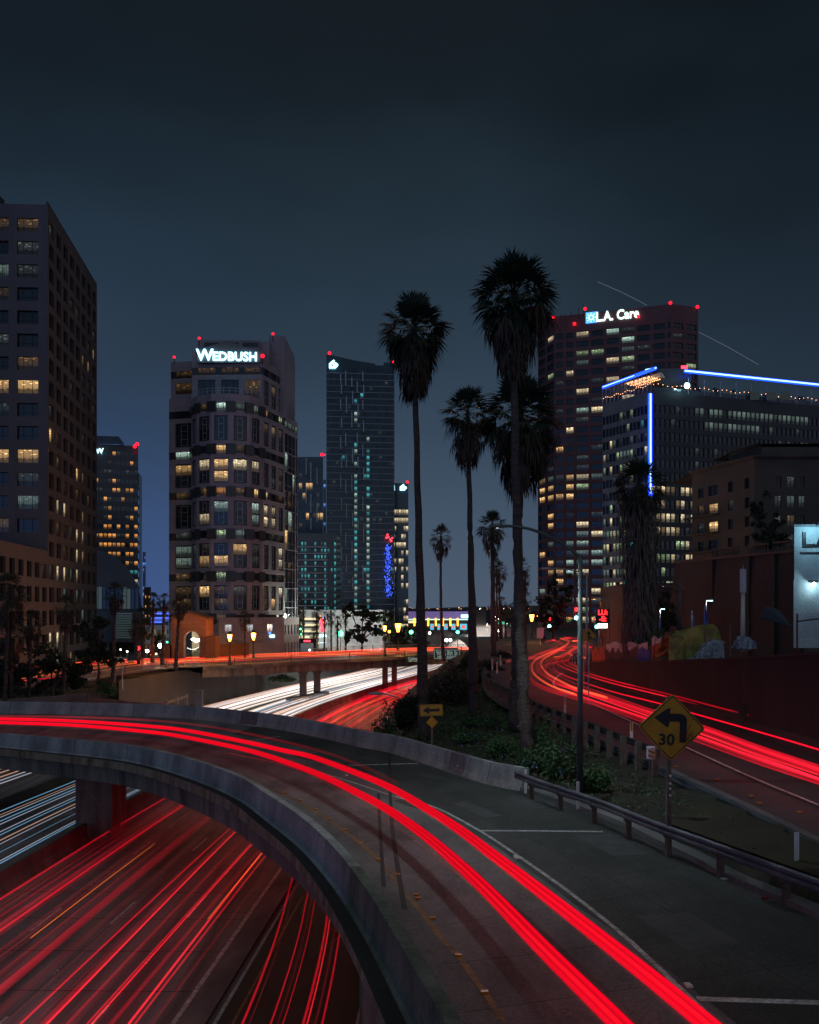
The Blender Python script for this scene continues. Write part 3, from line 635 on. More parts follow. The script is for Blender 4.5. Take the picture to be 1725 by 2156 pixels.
# guard rail beyond the ramp's right-hand kerb
def guard_rail(name, path, label, h=.62, posts=None, flip=1, wood=False, mat='rail_steel'):
    root = empty(name, path[0], label, 'guard rail')
    mb = MB(); mb.sweep(path, [(0, h - .16), (.05 * flip, h - .12), (.05 * flip, h - .05), (0, h), (.05 * flip, h + .05), (.05 * flip, h + .12), (0, h + .16), (-.02 * flip, h + .16), (-.02 * flip, h - .16)], close=True); mb.build('rail', mat, root)
    return root
rail_px = [(1085, 1630), (1130, 1648), (1252, 1689), (1378, 1739), (1504, 1785), (1620, 1828), (1725, 1866), (1860, 1915)]
rail = []
for x, y in rail_px:
    p = onto(x, y, lambda X, Y: deckz(X, Y), .78); rail.append(Vector((p.x, p.y, p.z - .62)))
rail = resample(catmull(rail), 40)
gr = guard_rail('guard_rail', rail, 'smooth steel guard rail curving along the right kerb of the ramp')
for k in range(3, 40, 5):
    p = rail[k]; mb = MB(); mb.box((p.x + .04, p.y - .08, p.z - .45), (p.x + .2, p.y + .08, p.z + .7)); mb.box((p.x - .02, p.y - .09, p.z + .4), (p.x + .1, p.y + .09, p.z + .75)); mb.build('post', 'wood_post', gr)

# ---- the on-ramp street at the right
mb = MB(); rp = []
for k in range(60):
    Y = 8 + 200 * (k / 59) ** 1.3; rp.append(Y)
for Y in rp:
    x0 = Lx(Y); x1 = clampi(WALLX, Y) if Y < 105 else clampi(WALLX, Y) + (Y - 105) * .28
    for k in range(5): X = x0 + (x1 - x0) * k / 4; mb.v.append((X, Y, roadz(X, Y)))
for i in range(len(rp) - 1):
    for j in range(4): mb.f.append([i * 5 + j, i * 5 + j + 1, (i + 1) * 5 + j + 1, (i + 1) * 5 + j]); mb.m.append(0); mb.uv.append(None)
tag(mb.build('entrance_road', 'asphalt'), kind='structure')
# slip road curling away to the left behind the rail
slip = [(1190, 1392, 9.7), (1140, 1397, 9.7), (1095, 1409, 9.7), (1072, 1428, 9.65), (1085, 1458, 9.6), (1120, 1482, 9.55), (1160, 1500, 9.5)]
mb = MB(); sp_ = resample(catmull([G(x, y, z + .012) for x, y, z in slip]), 30); mb.sweep(sp_, [(-2.6, -.006), (2.3, -.006)]); tag(mb.build('slip_road', 'asphalt'), kind='structure')
mb = MB(); wl = catmull([G(x, y, 9.56) for x, y in ((1184, 1450), (1260, 1487), (1360, 1533), (1466, 1583), (1592, 1640), (1725, 1695), (1900, 1770))]); mb.sweep(wl, [(-.06, 0), (.06, 0)])
mb.sweep(catmull([G(x, y, 9.62) for x, y in ((1241, 1394), (1215, 1402), (1180, 1420), (1166, 1436), (1172, 1448), (1184, 1452))]), [(-.08, 0), (.08, 0)])
tag(mb.build('white_line_paint', 'white_paint'), kind='structure')
mb = MB(); mb.sweep(catmull([Vector((Lx(Y) + .25, Y, roadz(0, Y) + .0)) for Y in (14, 22, 30, 40, 50)]), [(-.2, -.2), (-.2, .14), (.1, .14), (.12, -.02)]); tag(mb.build('road_kerb', 'deck_concrete'), kind='structure')
mb = MB(); mb.sweep(catmull([G(x, y, 9.62) for x, y in ((1062, 1399), (1080, 1394), (1120, 1390), (1170, 1388))]), [(-.15, -.1), (-.1, .45), (.1, .45), (.15, -.1)]); tag(mb.build('kerb_wall', 'parapet_concrete'), 'low pale curved kerb wall at the top of the slip road', 'kerb')
for k, (x, y) in enumerate([(1092, 1412), (1087, 1416), (1082, 1421), (1079, 1426), (1077, 1431), (1078, 1437), (1081, 1443), (1085, 1449), (1089, 1454), (1099, 1409), (1106, 1407), (1113, 1405)]):
    p = G(x, y, 9.7); tag(box_at(p, .14, .14, .05, 'x', 'a').build('road_reflector', 'amber'), 'tiny yellow reflector in the curved row on the slip road', 'reflector', 'yellow reflectors on the slip road')
for x, y in ((1694, 1587 + 6), (1770, 1640), (1425, 1614 + 1), (1511, 1642), (1766, 1700), (1583, 1677), (1600, 1692), (1684, 1711)):
    if x < 1725 and y > 1600: p = G(x, y, 9.52); tag(box_at(p, .13, .12, .04, 'x', 'a').build('road_reflector', 'amber'), 'small orange reflector on the dark right-hand road', 'reflector', 'orange reflectors on the right-hand road')
mb = MB(); pts = [(1515, 1662), (1600, 1700), (1690, 1735), (1725, 1790), (1725, 1850), (1600, 1822), (1410, 1745)]
vs = []
for x, y in pts: p = onto(x, y, H, .10, 9); vs.append(p)
gcen = sum(vs, Vector()) / len(vs)
tag(mb.build('grass_strip', 'soil'), kind='structure') if False else None
fine = MB(); nn = 14
P4 = [onto(*q_, H, 0, 9) for q_ in ((1408, 1742), (1515, 1660), (1740, 1745), (1760, 1870))]
for i in range(nn + 1):
    for j in range(nn + 1):
        u = i / nn; v = j / nn; p = P4[0].lerp(P4[1], u).lerp(P4[3].lerp(P4[2], u), v); fine.v.append((p.x, p.y, H(p.x, p.y) + .13))
for i in range(nn):
    for j in range(nn): fine.f.append([i * (nn + 1) + j, (i + 1) * (nn + 1) + j, (i + 1) * (nn + 1) + j + 1, i * (nn + 1) + j + 1]); fine.m.append(0); fine.uv.append(None)
tag(fine.build('gore_pavement', 'olive_paint'), kind='structure')
# W-beam rail with square posts along the road's left edge
far_rail = [G(x, y, 10.25) for x, y in ((1024, 1408), (1022.7, 1422), (1030, 1432), (1048.6, 1443), (1075, 1456), (1111, 1474.6), (1150, 1492), (1184, 1505), (1231, 1523), (1290, 1546), (1353.6, 1571), (1388, 1585))]
far_rail = [Vector((p.x, p.y, p.z - .68)) for p in far_rail]
far_rail = resample(catmull(far_rail), 60)
gr2 = guard_rail('guard_rail', far_rail, 'dark guard rail on blocky timber posts beside the right-hand road', mat='metal_dark', h=.68)
for k in range(1, 60, 2):
    p = far_rail[k]; mb = MB(); mb.box((p.x - .30, p.y - .10, p.z - .55), (p.x - .06, p.y + .10, p.z + .86), rot=.2); mb.build('post', 'wood_post', gr2)
for x, y, z in ((1190, 1501, 10.2), (1330, 1562, 9.9), (1054, 1401, 10.2), (1047, 1418, 10.2), (1037, 1411, 10.2), (1082, 1390, 10)):
    p = G(x, y, 9.65) if x > 1100 else G(x, y, 9.7); mb = MB(); mb.box((p.x - .07, p.y - .02, p.z), (p.x + .07, p.y + .02, p.z + .95 * min(1, p.y / 60) + .2))
    o = mb.build('delineator_post', 'reflective_sheet'); tag(o, 'slim white marker post with amber stripe beside the dark guard rail', 'marker post', 'marker posts along the road edge')
    m2 = MB(); m2.box((p.x - .045, p.y - .03, p.z + .5), (p.x + .045, p.y - .021, p.z + 1.0)); m2.build('amber_stripe', 'amber', o)
for x, y, h, lab in ((1107, 1660, 1.1, 'leaning white marker post where the pale parapet meets the rail'), (1217, 1691, 1.1, 'white marker post at the foot of the tall lamp pole'), (1407, 1731, 1.25, 'white marker post under the big yellow turn sign'), (1678, 1822, 1.2, 'lone white marker post at the far right of the dark verge')):
    p = onto(x, y, H, 0, 9); mb = MB(); mb.box((p.x - .055, p.y - .03, p.z - .2), (p.x + .055, p.y + .03, p.z + h * .72))
    tag(mb.build('marker_post', 'reflective_sheet'), lab, 'marker post')

# right retaining wall
surf('stained_wall', (.028, .028, .028), (.017, .017, .017), rough=.95, scale=.5, streak=(1, 1, .25), bump=.4, bscale=5, c3=(.018, .018, .017))
ww = empty('retaining_wall', (17.5, 60, 9.5), 'long dark concrete retaining wall rising beside the right-hand road', 'wall')
mb = MB(); ys = [12, 25, 41, 50, 58, 67, 78, 91, 104]
for i in range(len(ys)):
    Y = ys[i]; X = clampi(WALLX, Y); t = walltop(Y)
    mb.v += [(X, Y, 9.2), (X, Y, t), (X + .35, Y, t), (X + .35, Y, 9.2)]
for i in range(len(ys) - 1):
    for a_, b_ in ((0, 1), (1, 2), (2, 3)): mb.f.append([i * 4 + a_, i * 4 + b_, i * 4 + 4 + b_, i * 4 + 4 + a_]); mb.m.append(0); mb.uv.append(None)
n_ = len(mb.v) - 4; mb.f.append([n_, n_ + 1, n_ + 2, n_ + 3]); mb.m.append(0); mb.uv.append(None)
mb.build('wall_face', 'stained_wall', ww)
cp = MB(); cp.sweep([Vector((clampi(WALLX, Y), Y, walltop(Y))) for Y in ys], [(-.06, -.02), (-.06, .1), (.42, .1), (.42, -.02)]); cp.build('coping', 'dark_concrete', ww)
kb = MB(); kb.sweep([Vector((clampi(WALLX, Y), Y, roadz(0, Y))) for Y in ys], [(-.55, -.05), (-.5, .16), (-.2, .2), (-.14, .8), (-.02, .85)]); kb.build('toe_barrier', 'dark_concrete', ww)

# ---- left retaining wall and slope walls behind the ramp
def wall_path(name, pts, th, mat, label, dz=-1.0):
    mb = MB(); P = [Vector(p) for p in pts]
    for i, p in enumerate(P):
        t = (P[min(i + 1, len(P) - 1)] - P[max(i - 1, 0)]); t.z = 0; t.normalize(); r = Vector((t.y, -t.x, 0)) * th
        mb.v += [(p.x, p.y, dz), (p.x, p.y, p.z), (p.x - r.x, p.y - r.y, p.z), (p.x - r.x, p.y - r.y, dz)]
    for i in range(len(P) - 1):
        for a_, b_ in ((0, 1), (1, 2), (2, 3)): mb.f.append([i * 4 + a_, i * 4 + 4 + a_, i * 4 + 4 + b_, i * 4 + b_]); mb.m.append(0); mb.uv.append(None)
    return tag(mb.build(name, mat), label, 'wall')
wall_path('retaining_wall', [A(-40, 1475, 92), A(80, 1469, 94), A(183, 1460, 96)], .4, 'wall_concrete', 'grey concrete wall at the left behind the ramp, below the dark trees')
wall_path('retaining_wall', [A(184, 1468, 96), A(250, 1474, 99), A(334, 1484, 103)], .4, 'wall_concrete', 'low grey wall sloping down to the freeway at the left')
rl_ = [A(332, 1487, 103), A(352, 1480, 106), A(395, 1466, 116)]
gr3 = guard_rail('guard_rail', [Vector((p.x, p.y, p.z - .6)) for p in rl_], 'short guard rail leading up from the low grey wall')
for p in rl_ + [rl_[0].lerp(rl_[1], .5), rl_[1].lerp(rl_[2], .5)]:
    mb = MB(); mb.box((p.x - .05, p.y - .05, p.z - 1.6), (p.x + .05, p.y + .05, p.z + .35)); mb.build('post', 'steel', gr3)
p = A(419, 1478, 128); mb = MB(); mb.box((p.x - .5, p.y - .4, p.z - .8), (p.x + .5, p.y + .4, p.z + 1.5)); mb.box((p.x - .56, p.y - .47, p.z + 1.5), (p.x + .56, p.y + .47, p.z + 1.62)); tag(mb.build('utility_cabinet', 'slab_grey'), 'pale utility cabinet on the dark slope left of the abutment', 'cabinet')

# ---- the street bridge across the freeway
NE = [(-200, 1420, 5.9, 100), (-60, 1417, 6.2, 112), (150, 1414, 6.6, 121), (326, 1411, 7.0, 0), (430, 1405, 7.1, 0), (534, 1400.5, 7.2, 0), (637.6, 1394, 7.3, 0), (806, 1387, 7.5, 0), (903.5, 1380.5, 7.8, 0), (1010, 1375, 8.4, 0), (1090, 1370, 9.0, 0)]
nr = []
for x, y, z, Y in NE:
    nr.append(A(x, y, Y) if Y else G(x, y, z))
    nr[-1].z = z
nr = resample(catmull(nr), 60)
BW = 22.0
fr = offset2(nr, -BW)     # far side (left of travel, i.e. away)
bridge = empty('street_bridge', nr[30], 'street bridge with sodium-lit railings crossing the freeway', 'bridge')
mb = MB(); mb.sweep(nr, [(0, 0), (-BW / 2, .12), (-BW, 0)]); mb.build('deck', 'asphalt', bridge)
span = [p for p in nr if p.x > -33]
mb = MB(); mb.sweep(span, [(.3, .15), (.3, -.35), (.05, -.4)]); mb.sweep([p - Vector((0, 0, 0)) for p in span], [(.3, .15), (-.2, .15)]); mb.build('kerb_beam', 'wall_concrete', bridge)
mb = MB(); mb.sweep(span, [(-.15, -.38), (-.15, -1.65), (-1.2, -1.65), (-1.3, -1.0), (-BW, -1.0)]); mb.build('girder', 'girder_concrete', bridge)
# abutment and wing wall
ap = [A(300, 1413, 126), A(420, 1405, 133), G(471, 1404, 6.9), Vector((nr[31].x, nr[31].y, 6.2))]
ab = [p for p in nr if -48 < p.x < -23.5]
af = [p for p in fw_path(-21.6, 100, 240, 60) if 123.5 < p.y < 182]
mb = MB(); mb.sweep(af, [(0, -.4), (0, 6.62), (-.5, 6.62)]); wg = [p for p in nr if p.x <= af[0].x + 2.5 and p.x > -62]
mb.sweep(wg, [(.12, -.02), (.14, -2.4)]); mb.build('abutment_wall', 'dark_concrete', bridge)
def railing(name, path, label, cat='railing', h=1.05, mat='sign_yellow', group=None, mat2='wood_post', step=.34):
    root = empty(name, path[0], label, cat, group)
    mb = MB(); mb.sweep(path, [(-.05, h - .08), (-.05, h), (.05, h), (.05, h - .08)], close=True); mb.build('top_rail', mat, root)
    mb = MB(); mb.sweep(path, [(-.03, .12), (-.03, .19), (.03, .19), (.03, .12)], close=True); mb.build('bottom_rail', mat, root)
    L_ = sum((b_ - a_).length for a_, b_ in zip(path, path[1:])); P = resample(path, int(L_ / step)); mb = MB()
    for p in P: mb.box((p.x - .02, p.y - .02, p.z + .1), (p.x + .02, p.y + .02, p.z + h - .04))
    mb.build('balusters', mat, root)['kind'] = 'stuff'
    mb = MB()
    for p in resample(path, max(2, int(L_ / 9))): mb = MB(); mb.box((p.x - .08, p.y - .08, p.z), (p.x + .08, p.y + .08, p.z + h + .08)); mb.build('post', mat2, root)
    return root
surf('rail_paint', (.50, .40, .30), (.40, .31, .23), rough=.6)
railing('bridge_railing', [p + Vector((0, 0, .15)) for p in offset2([q_ for q_ in nr if q_.x > -50], .12)], 'near railing of the street bridge', mat='rail_paint')
railing('bridge_railing', [p + Vector((0, 0, .15)) for p in offset2([q_ for q_ in nr if q_.x > -30], -BW + .2)], 'far railing of the street bridge, lit orange by the lamps', mat='rail_paint')
for nm, xs, Y, zc in (('a', (638.5, 668), 166, 5.6), ('b', (811, 830.5), 188, 5.9)):
    for x in xs:
        p = A(x, 1450, Y + (3 if x in (668, 830.5) else 0)); wd = 1.15 if nm == 'a' else 1.1
        mb = MB(); mb.prism([(p.x - wd / 2, p.y - .6), (p.x + wd / 2, p.y - .6), (p.x + wd / 2, p.y + .6), (p.x - wd / 2, p.y + .6)], -.2, 4.6)
        mb.add([(p.x - wd / 2, p.y - .6, 4.6), (p.x + wd / 2, p.y - .6, 4.6), (p.x + wd / 2, p.y + .6, 4.6), (p.x - wd / 2, p.y + .6, 4.6), (p.x - 1.5, p.y - .9, 6.2), (p.x + 1.5, p.y - .9, 6.2), (p.x + 1.5, p.y + .9, 6.2), (p.x - 1.5, p.y + .9, 6.2)], [(0, 1, 5, 4), (1, 2, 6, 5), (2, 3, 7, 6), (3, 0, 4, 7), (4, 5, 6, 7)])
        mb.build('column', 'wall_concrete', bridge)
p = A(640, 1470, 162); mb = MB(); mb.prism([(p.x - 2.6, p.y - 4), (p.x - 1.6, p.y - 4.5), (p.x + 3.6, p.y + 9), (p.x + 2.2, p.y + 9)], -.1, 1.3); tag(mb.build('crash_wall', 'wall_concrete'), 'low concrete crash wall at the foot of the near bridge columns', 'wall')
# overhead signs hung on the bridge
def panel_sign(name, x0, y0, x1, y1, Y, mat, label, cat='sign', th=.12, border=None, parts=()):
    a_ = A(x0, y0, Y); b_ = A(x1, y1, Y); root = empty(name, ((a_.x + b_.x) / 2, Y, min(a_.z, b_.z)), label, cat)
    mb = MB(); mb.box((a_.x, Y, b_.z), (b_.x, Y + th, a_.z)); mb.build('panel', mat, root)
    if border:
        m2 = MB(); e = .12; t = .07
        for lo, hi in (((a_.x + e, b_.z + e), (b_.x - e, b_.z + e + t)), ((a_.x + e, a_.z - e - t), (b_.x - e, a_.z - e)), ((a_.x + e, b_.z + e + t), (a_.x + e + t, a_.z - e - t)), ((b_.x - e - t, b_.z + e + t), (b_.x - e, a_.z - e - t))):
            m2.box((lo[0], Y - .02, lo[1]), (hi[0], Y - .004, hi[1]))
        m2.build('border', border, root)
    return root, a_, b_
glow('sign_letter', (.55, .75, .68), .35)
s1, a_, b_ = panel_sign('freeway_sign', 913, 1367, 969.5, 1388.5, 158, 'sign_green', 'wide green freeway sign reading 9th & 8th St hung on the bridge', border='sign_letter')
text_mesh('9th & 8th St', 1.0, 'lettering', 'sign_letter', ((a_.x + b_.x) / 2, 157.97, a_.z - .66), (1, 0, 0), (0, 0, 1), s1, bold=.008, depth=.005, squeeze=.72)
text_mesh('NEXT RIGHT', .55, 'lettering', 'sign_letter', ((a_.x + b_.x) / 2, 157.97, b_.z + .42), (1, 0, 0), (0, 0, 1), s1, bold=.008, depth=.005)
mb = MB(); mb.box((a_.x + .3, 158.12, a_.z - .3), (b_.x - .3, 164, a_.z)); mb.build('bracket', 'metal_dark', s1)
s2, a_, b_ = panel_sign('freeway_sign', 856, 1382.5, 892, 1395, 166, 'sign_green', 'small green freeway sign reading Coliseum, left of the palm trunk')
text_mesh('Coliseum', .62, 'lettering', 'sign_letter', ((a_.x + b_.x) / 2, 165.97, a_.z - .36), (1, 0, 0), (0, 0, 1), s2, bold=.006, depth=.005)
text_mesh('LEFT 2 LANES', .36, 'lettering', 'sign_letter', ((a_.x + b_.x) / 2, 165.97, b_.z + .26), (1, 0, 0), (0, 0, 1), s2, bold=.006, depth=.005)

# ================================================================== LIGHT TRAILS left by the traffic
def trail(P, r, mat, label, group, n=6, name='light_trail'):
    if len(P) == 80: r = [r * (.6 + min(p.y, 190) / 115) for p in P]
    mb = MB(); mb.tube(P, r, 0, n, cap=False); o = mb.build(name, mat, smooth=True)
    return tag(o, label, 'light trail', group)
UP = [(-60, 1513), (0, 1514), (159, 1519), (317, 1530), (397, 1539.6), (516, 1562.6), (595, 1580.5), (654.6, 1593.6), (746, 1626.6), (819, 1657.7), (892.6, 1700), (966, 1747), (1039, 1802), (1158, 1893), (1336, 2033), (1470.6, 2142.5), (1560, 2220)]
LO = [(-60, 1520), (0, 1521.8), (159, 1528), (317, 1542), (397, 1554), (516, 1579), (595, 1603), (672.9, 1632), (746, 1667), (819, 1707), (892.6, 1758.4), (966, 1820.7), (1039, 1890), (1149, 2003.8), (1294, 2146.7), (1370, 2226)]
rr = random.Random(11)
for k, (band, nm) in enumerate(((UP, 'upper'), (LO, 'lower'))):
    base = resample(catmull([onto(x, y, deckz, .75, 9) for x, y in band], 8), 90)
    root = empty('light_trail', base[45], f'thick bright red tail light trail along the ramp, {nm} of the two bands', 'light trail', 'thick red light trails on the ramp')
    for j, (o_, dz, r, mt) in enumerate(((-.15, .02, .06, 'band_red'), (-.06, -.04, .075, 'band_core'), (.04, .05, .07, 'band_red'), (.13, -.02, .06, 'band_red'), (-.11, .10, .04, 'band_red'), (.09, .11, .05, 'band_core'), (.0, 0, .21, 'band_soft'))):
        P = [p + Vector((0, 0, dz * .8)) for p in offset2(base, o_ * .85)]; mb = MB(); mb.tube(P, r, 0, 6, cap=False); mb.build('light_strand', mt, root, smooth=True)
ex = [(-60, 1507), (159, 1510), (317, 1517), (440, 1530), (560, 1553), (680, 1583), (760, 1612), (840, 1650)]
trail(resample(catmull([onto(x, y, deckz, .7, 8) for x, y in ex]), 50), .10, 'trail_red_soft', 'fainter red light trail above the upper band on the ramp', None)
trail(resample(catmull([onto(x, y, deckz, .2, 8) for x, y in ((480, 1585), (620, 1618), (760, 1690), (900, 1790), (1040, 1905), (1180, 2040), (1300, 2160))]), 50), .008, 'trail_red', 'hair-thin red light trail beside the lower band on the ramp', None)
# freeway, outbound: red
def ft(off, y0, y1, z, r, mat, label, group, n=60, drift=0):
    P = fw_path(0, y0, y1, n); t = []
    for i, p in enumerate(P):
        a_ = P[max(i - 1, 0)]; b_ = P[min(i + 1, n - 1)]; d_ = (b_ - a_); d_.normalize()
        k = off + drift * math.sin(p.y / 26.0 + off)
        t.append(p + Vector((d_.y, -d_.x, 0)) * k + Vector((0, 0, z)))
    return trail(t, r, mat, label, group)
lanes = [2.9, 6.5, 10.1, 13.4]
# near part, seen under the ramp
spec = [(1.7, .05, 'trail_red'), (2.3, .16, 'lane_wide'), (3.75, .15, 'lane_red'), (3.9, .07, 'trail_red'), (4.3, .22, 'lane_wide'), (5.3, .10, 'lane_wide'), (7.2, .22, 'lane_red'), (7.6, .16, 'lane_wide'), (6.7, .10, 'lane_wide'),
        (9.9, .05, 'trail_red'), (10.25, .14, 'lane_red'), (10.6, .05, 'trail_red_core'), (9.3, .10, 'lane_wide'), (11.3, .09, 'lane_red'), (12.05, .05, 'trail_red'), (12.4, .16, 'lane_wide'), (12.3, .04, 'trail_red_core'), (13.2, .12, 'lane_red'), (13.75, .06, 'trail_red_core'), (14.05, .05, 'trail_red'), (14.5, .12, 'lane_wide'), (11.7, .20, 'lane_wide'), (8.6, .16, 'lane_wide')]
def lane_of(off): return 'freeway lane beside the median barrier' if off < 4.6 else 'second freeway lane from the median' if off < 8.2 else 'third freeway lane from the median' if off < 11.6 else 'freeway lane nearest the dark exit lane'
for off, r, mt in spec:
    ft(off, 14, 320, .62 + rr.uniform(-.1, .3), r, mt, ('broad soft' if mt == 'lane_wide' else 'bright') + ' red tail light trail in the ' + lane_of(off), 'red light trails on the freeway', drift=rr.uniform(-.3, .3))
for k in range(34):
    off = rr.choice(lanes) + rr.gauss(0, .9)
    ft(off, 14, 320, rr.uniform(.5, 1.0), rr.uniform(.012, .03), 'trail_red_soft', 'thin faint red line of light in the ' + lane_of(off), 'thin red light trails on the freeway', drift=rr.uniform(-.5, .5))
for off, r in ((3.0, .5), (6.9, .5), (10.4, .6), (13.2, .6)):
    ft(off, 14, 320, .7, r, 'trail_red_mist', 'broad dim red glow over the ' + lane_of(off), 'broad red glows on the freeway')
ft(6.1, 44, 62, .8, .025, 'trail_orange', 'short thin orange indicator trail across the middle freeway lane', None); ft(13.6, 47, 60, .8, .035, 'trail_orange', 'short orange indicator trail beside the red pair near the kerb', None); ft(6.0, 30, 37, .8, .02, 'trail_orange', 'thin orange indicator trail at the bottom left corner', None)
for k in range(20):
    off = rr.uniform(1.6, 12.5)
    ft(off, 88, 300, rr.uniform(.6, 1.2), rr.uniform(.08, .22), rr.choice(['trail_red', 'trail_red_core', 'trail_red_core', 'lane_red']), 'red tail light trail beyond the ramp, running under the street bridge', 'red light trails beyond the ramp', n=50, drift=.4)
for k in range(3): ft(rr.uniform(3, 10), 95, 230, rr.uniform(.7, 1.2), .07, 'trail_orange', 'orange streak among the red trails beyond the ramp', 'orange streaks beyond the ramp', n=40)
# exit lane under the near abutment
for off, r, mt in ((18.1, .05, 'trail_red'), (18.35, .03, 'trail_red_soft'), (19.15, .035, 'trail_red'), (19.4, .03, 'trail_red_soft'), (20.35, .055, 'trail_red'), (20.5, .03, 'trail_red_core'), (21.05, .04, 'trail_red'), (20.8, .05, 'trail_red_soft'), (19.6, .02, 'trail_red')):
    P = [Vector((clampi(MED, Y) + off + .0 + clampi([(12, .5), (40, -.3), (62, -2.4)], Y), Y, .7)) for Y in (12, 20, 28, 36, 44, 52, 62, 75)]
    trail(resample(catmull(P), 30), r * 1.1, mt, 'red tail light trail in the dark exit lane under the ramp', 'red light trails in the exit lane')
# inbound: white, blue and warm streaks
for off, r, mt in ((-1.9, .05, 'trail_blue'), (-2.15, .04, 'trail_pale'), (-3.1, .02, 'trail_blue'), (-4.1, .035, 'trail_pale'), (-4.6, .05, 'trail_warm'), (-5.4, .04, 'trail_blue'), (-5.9, .04, 'trail_pale'), (-7.1, .04, 'trail_pale'), (-7.6, .05, 'trail_blue'), (-8.2, .04, 'trail_pale'), (-8.6, .03, 'trail_warm'), (-9.2, .05, 'trail_blue')):
    ft(off, 14, 130, .65, r * .9, mt, 'white or pale blue headlight trail at the lower left, coming towards the camera', 'pale headlight trails at the lower left', drift=.1)
for off in (-15.2, -16.0, -16.9, -18.1, -19.2):
    ft(off, 40, 150, .65, .06, 'trail_warm' if off < -16.5 else 'trail_pale', 'warm white headlight trail on the outer carriageway at the left edge', 'headlight trails on the outer carriageway, left edge')
for k in range(26):
    off = -1.6 - 7.9 * (k + rr.random()) / 26
    ft(off, 98, 880, rr.uniform(.55, 1.0), rr.uniform(.06, .17), rr.choice(['trail_white', 'trail_white', 'trail_white', 'trail_pale', 'trail_warm', 'trail_blue']), 'white headlight trail on the inner carriageway, passing under the street bridge', 'white headlight trails on the inner carriageway', n=70, drift=.25)
for k in range(24):
    off = -11.6 - 7.6 * (k + rr.random()) / 24
    ft(off, 104, 340, rr.uniform(.55, 1.0), rr.uniform(.06, .15), rr.choice(['trail_white', 'trail_white', 'trail_warm', 'trail_warm', 'trail_pale']), 'warm white headlight trail on the outer carriageway beyond the ramp', 'headlight trails on the outer carriageway', n=60, drift=.25)
for k in range(9): ft(-2.2 - 1.7 * k, 400, 1000, .9, .85, 'trail_far', 'dazzling white headlight trail far up the freeway bend above the bridge', 'far white headlight trails up the bend', n=40)
for k in range(4): ft(2.5 + 3 * k, 400, 1000, .9, .3, 'trail_red_core', 'red tail light trail far up the freeway bend above the bridge', 'far red light trails up the bend', n=40)
# street traffic over the bridge
for k in range(9):
    o_ = -2.0 - 17 * (k + .5) / 9; zz = rr.uniform(.5, 1.0)
    P = [p + Vector((0, 0, zz)) for p in offset2([q_ for q_ in nr if q_.x > -75], o_)]
    trail(P, rr.uniform(.05, .10), 'trail_street' if k % 4 else 'trail_red', 'orange-red light trail of traffic crossing the street bridge', 'light trails on the street bridge', name='light_trail')
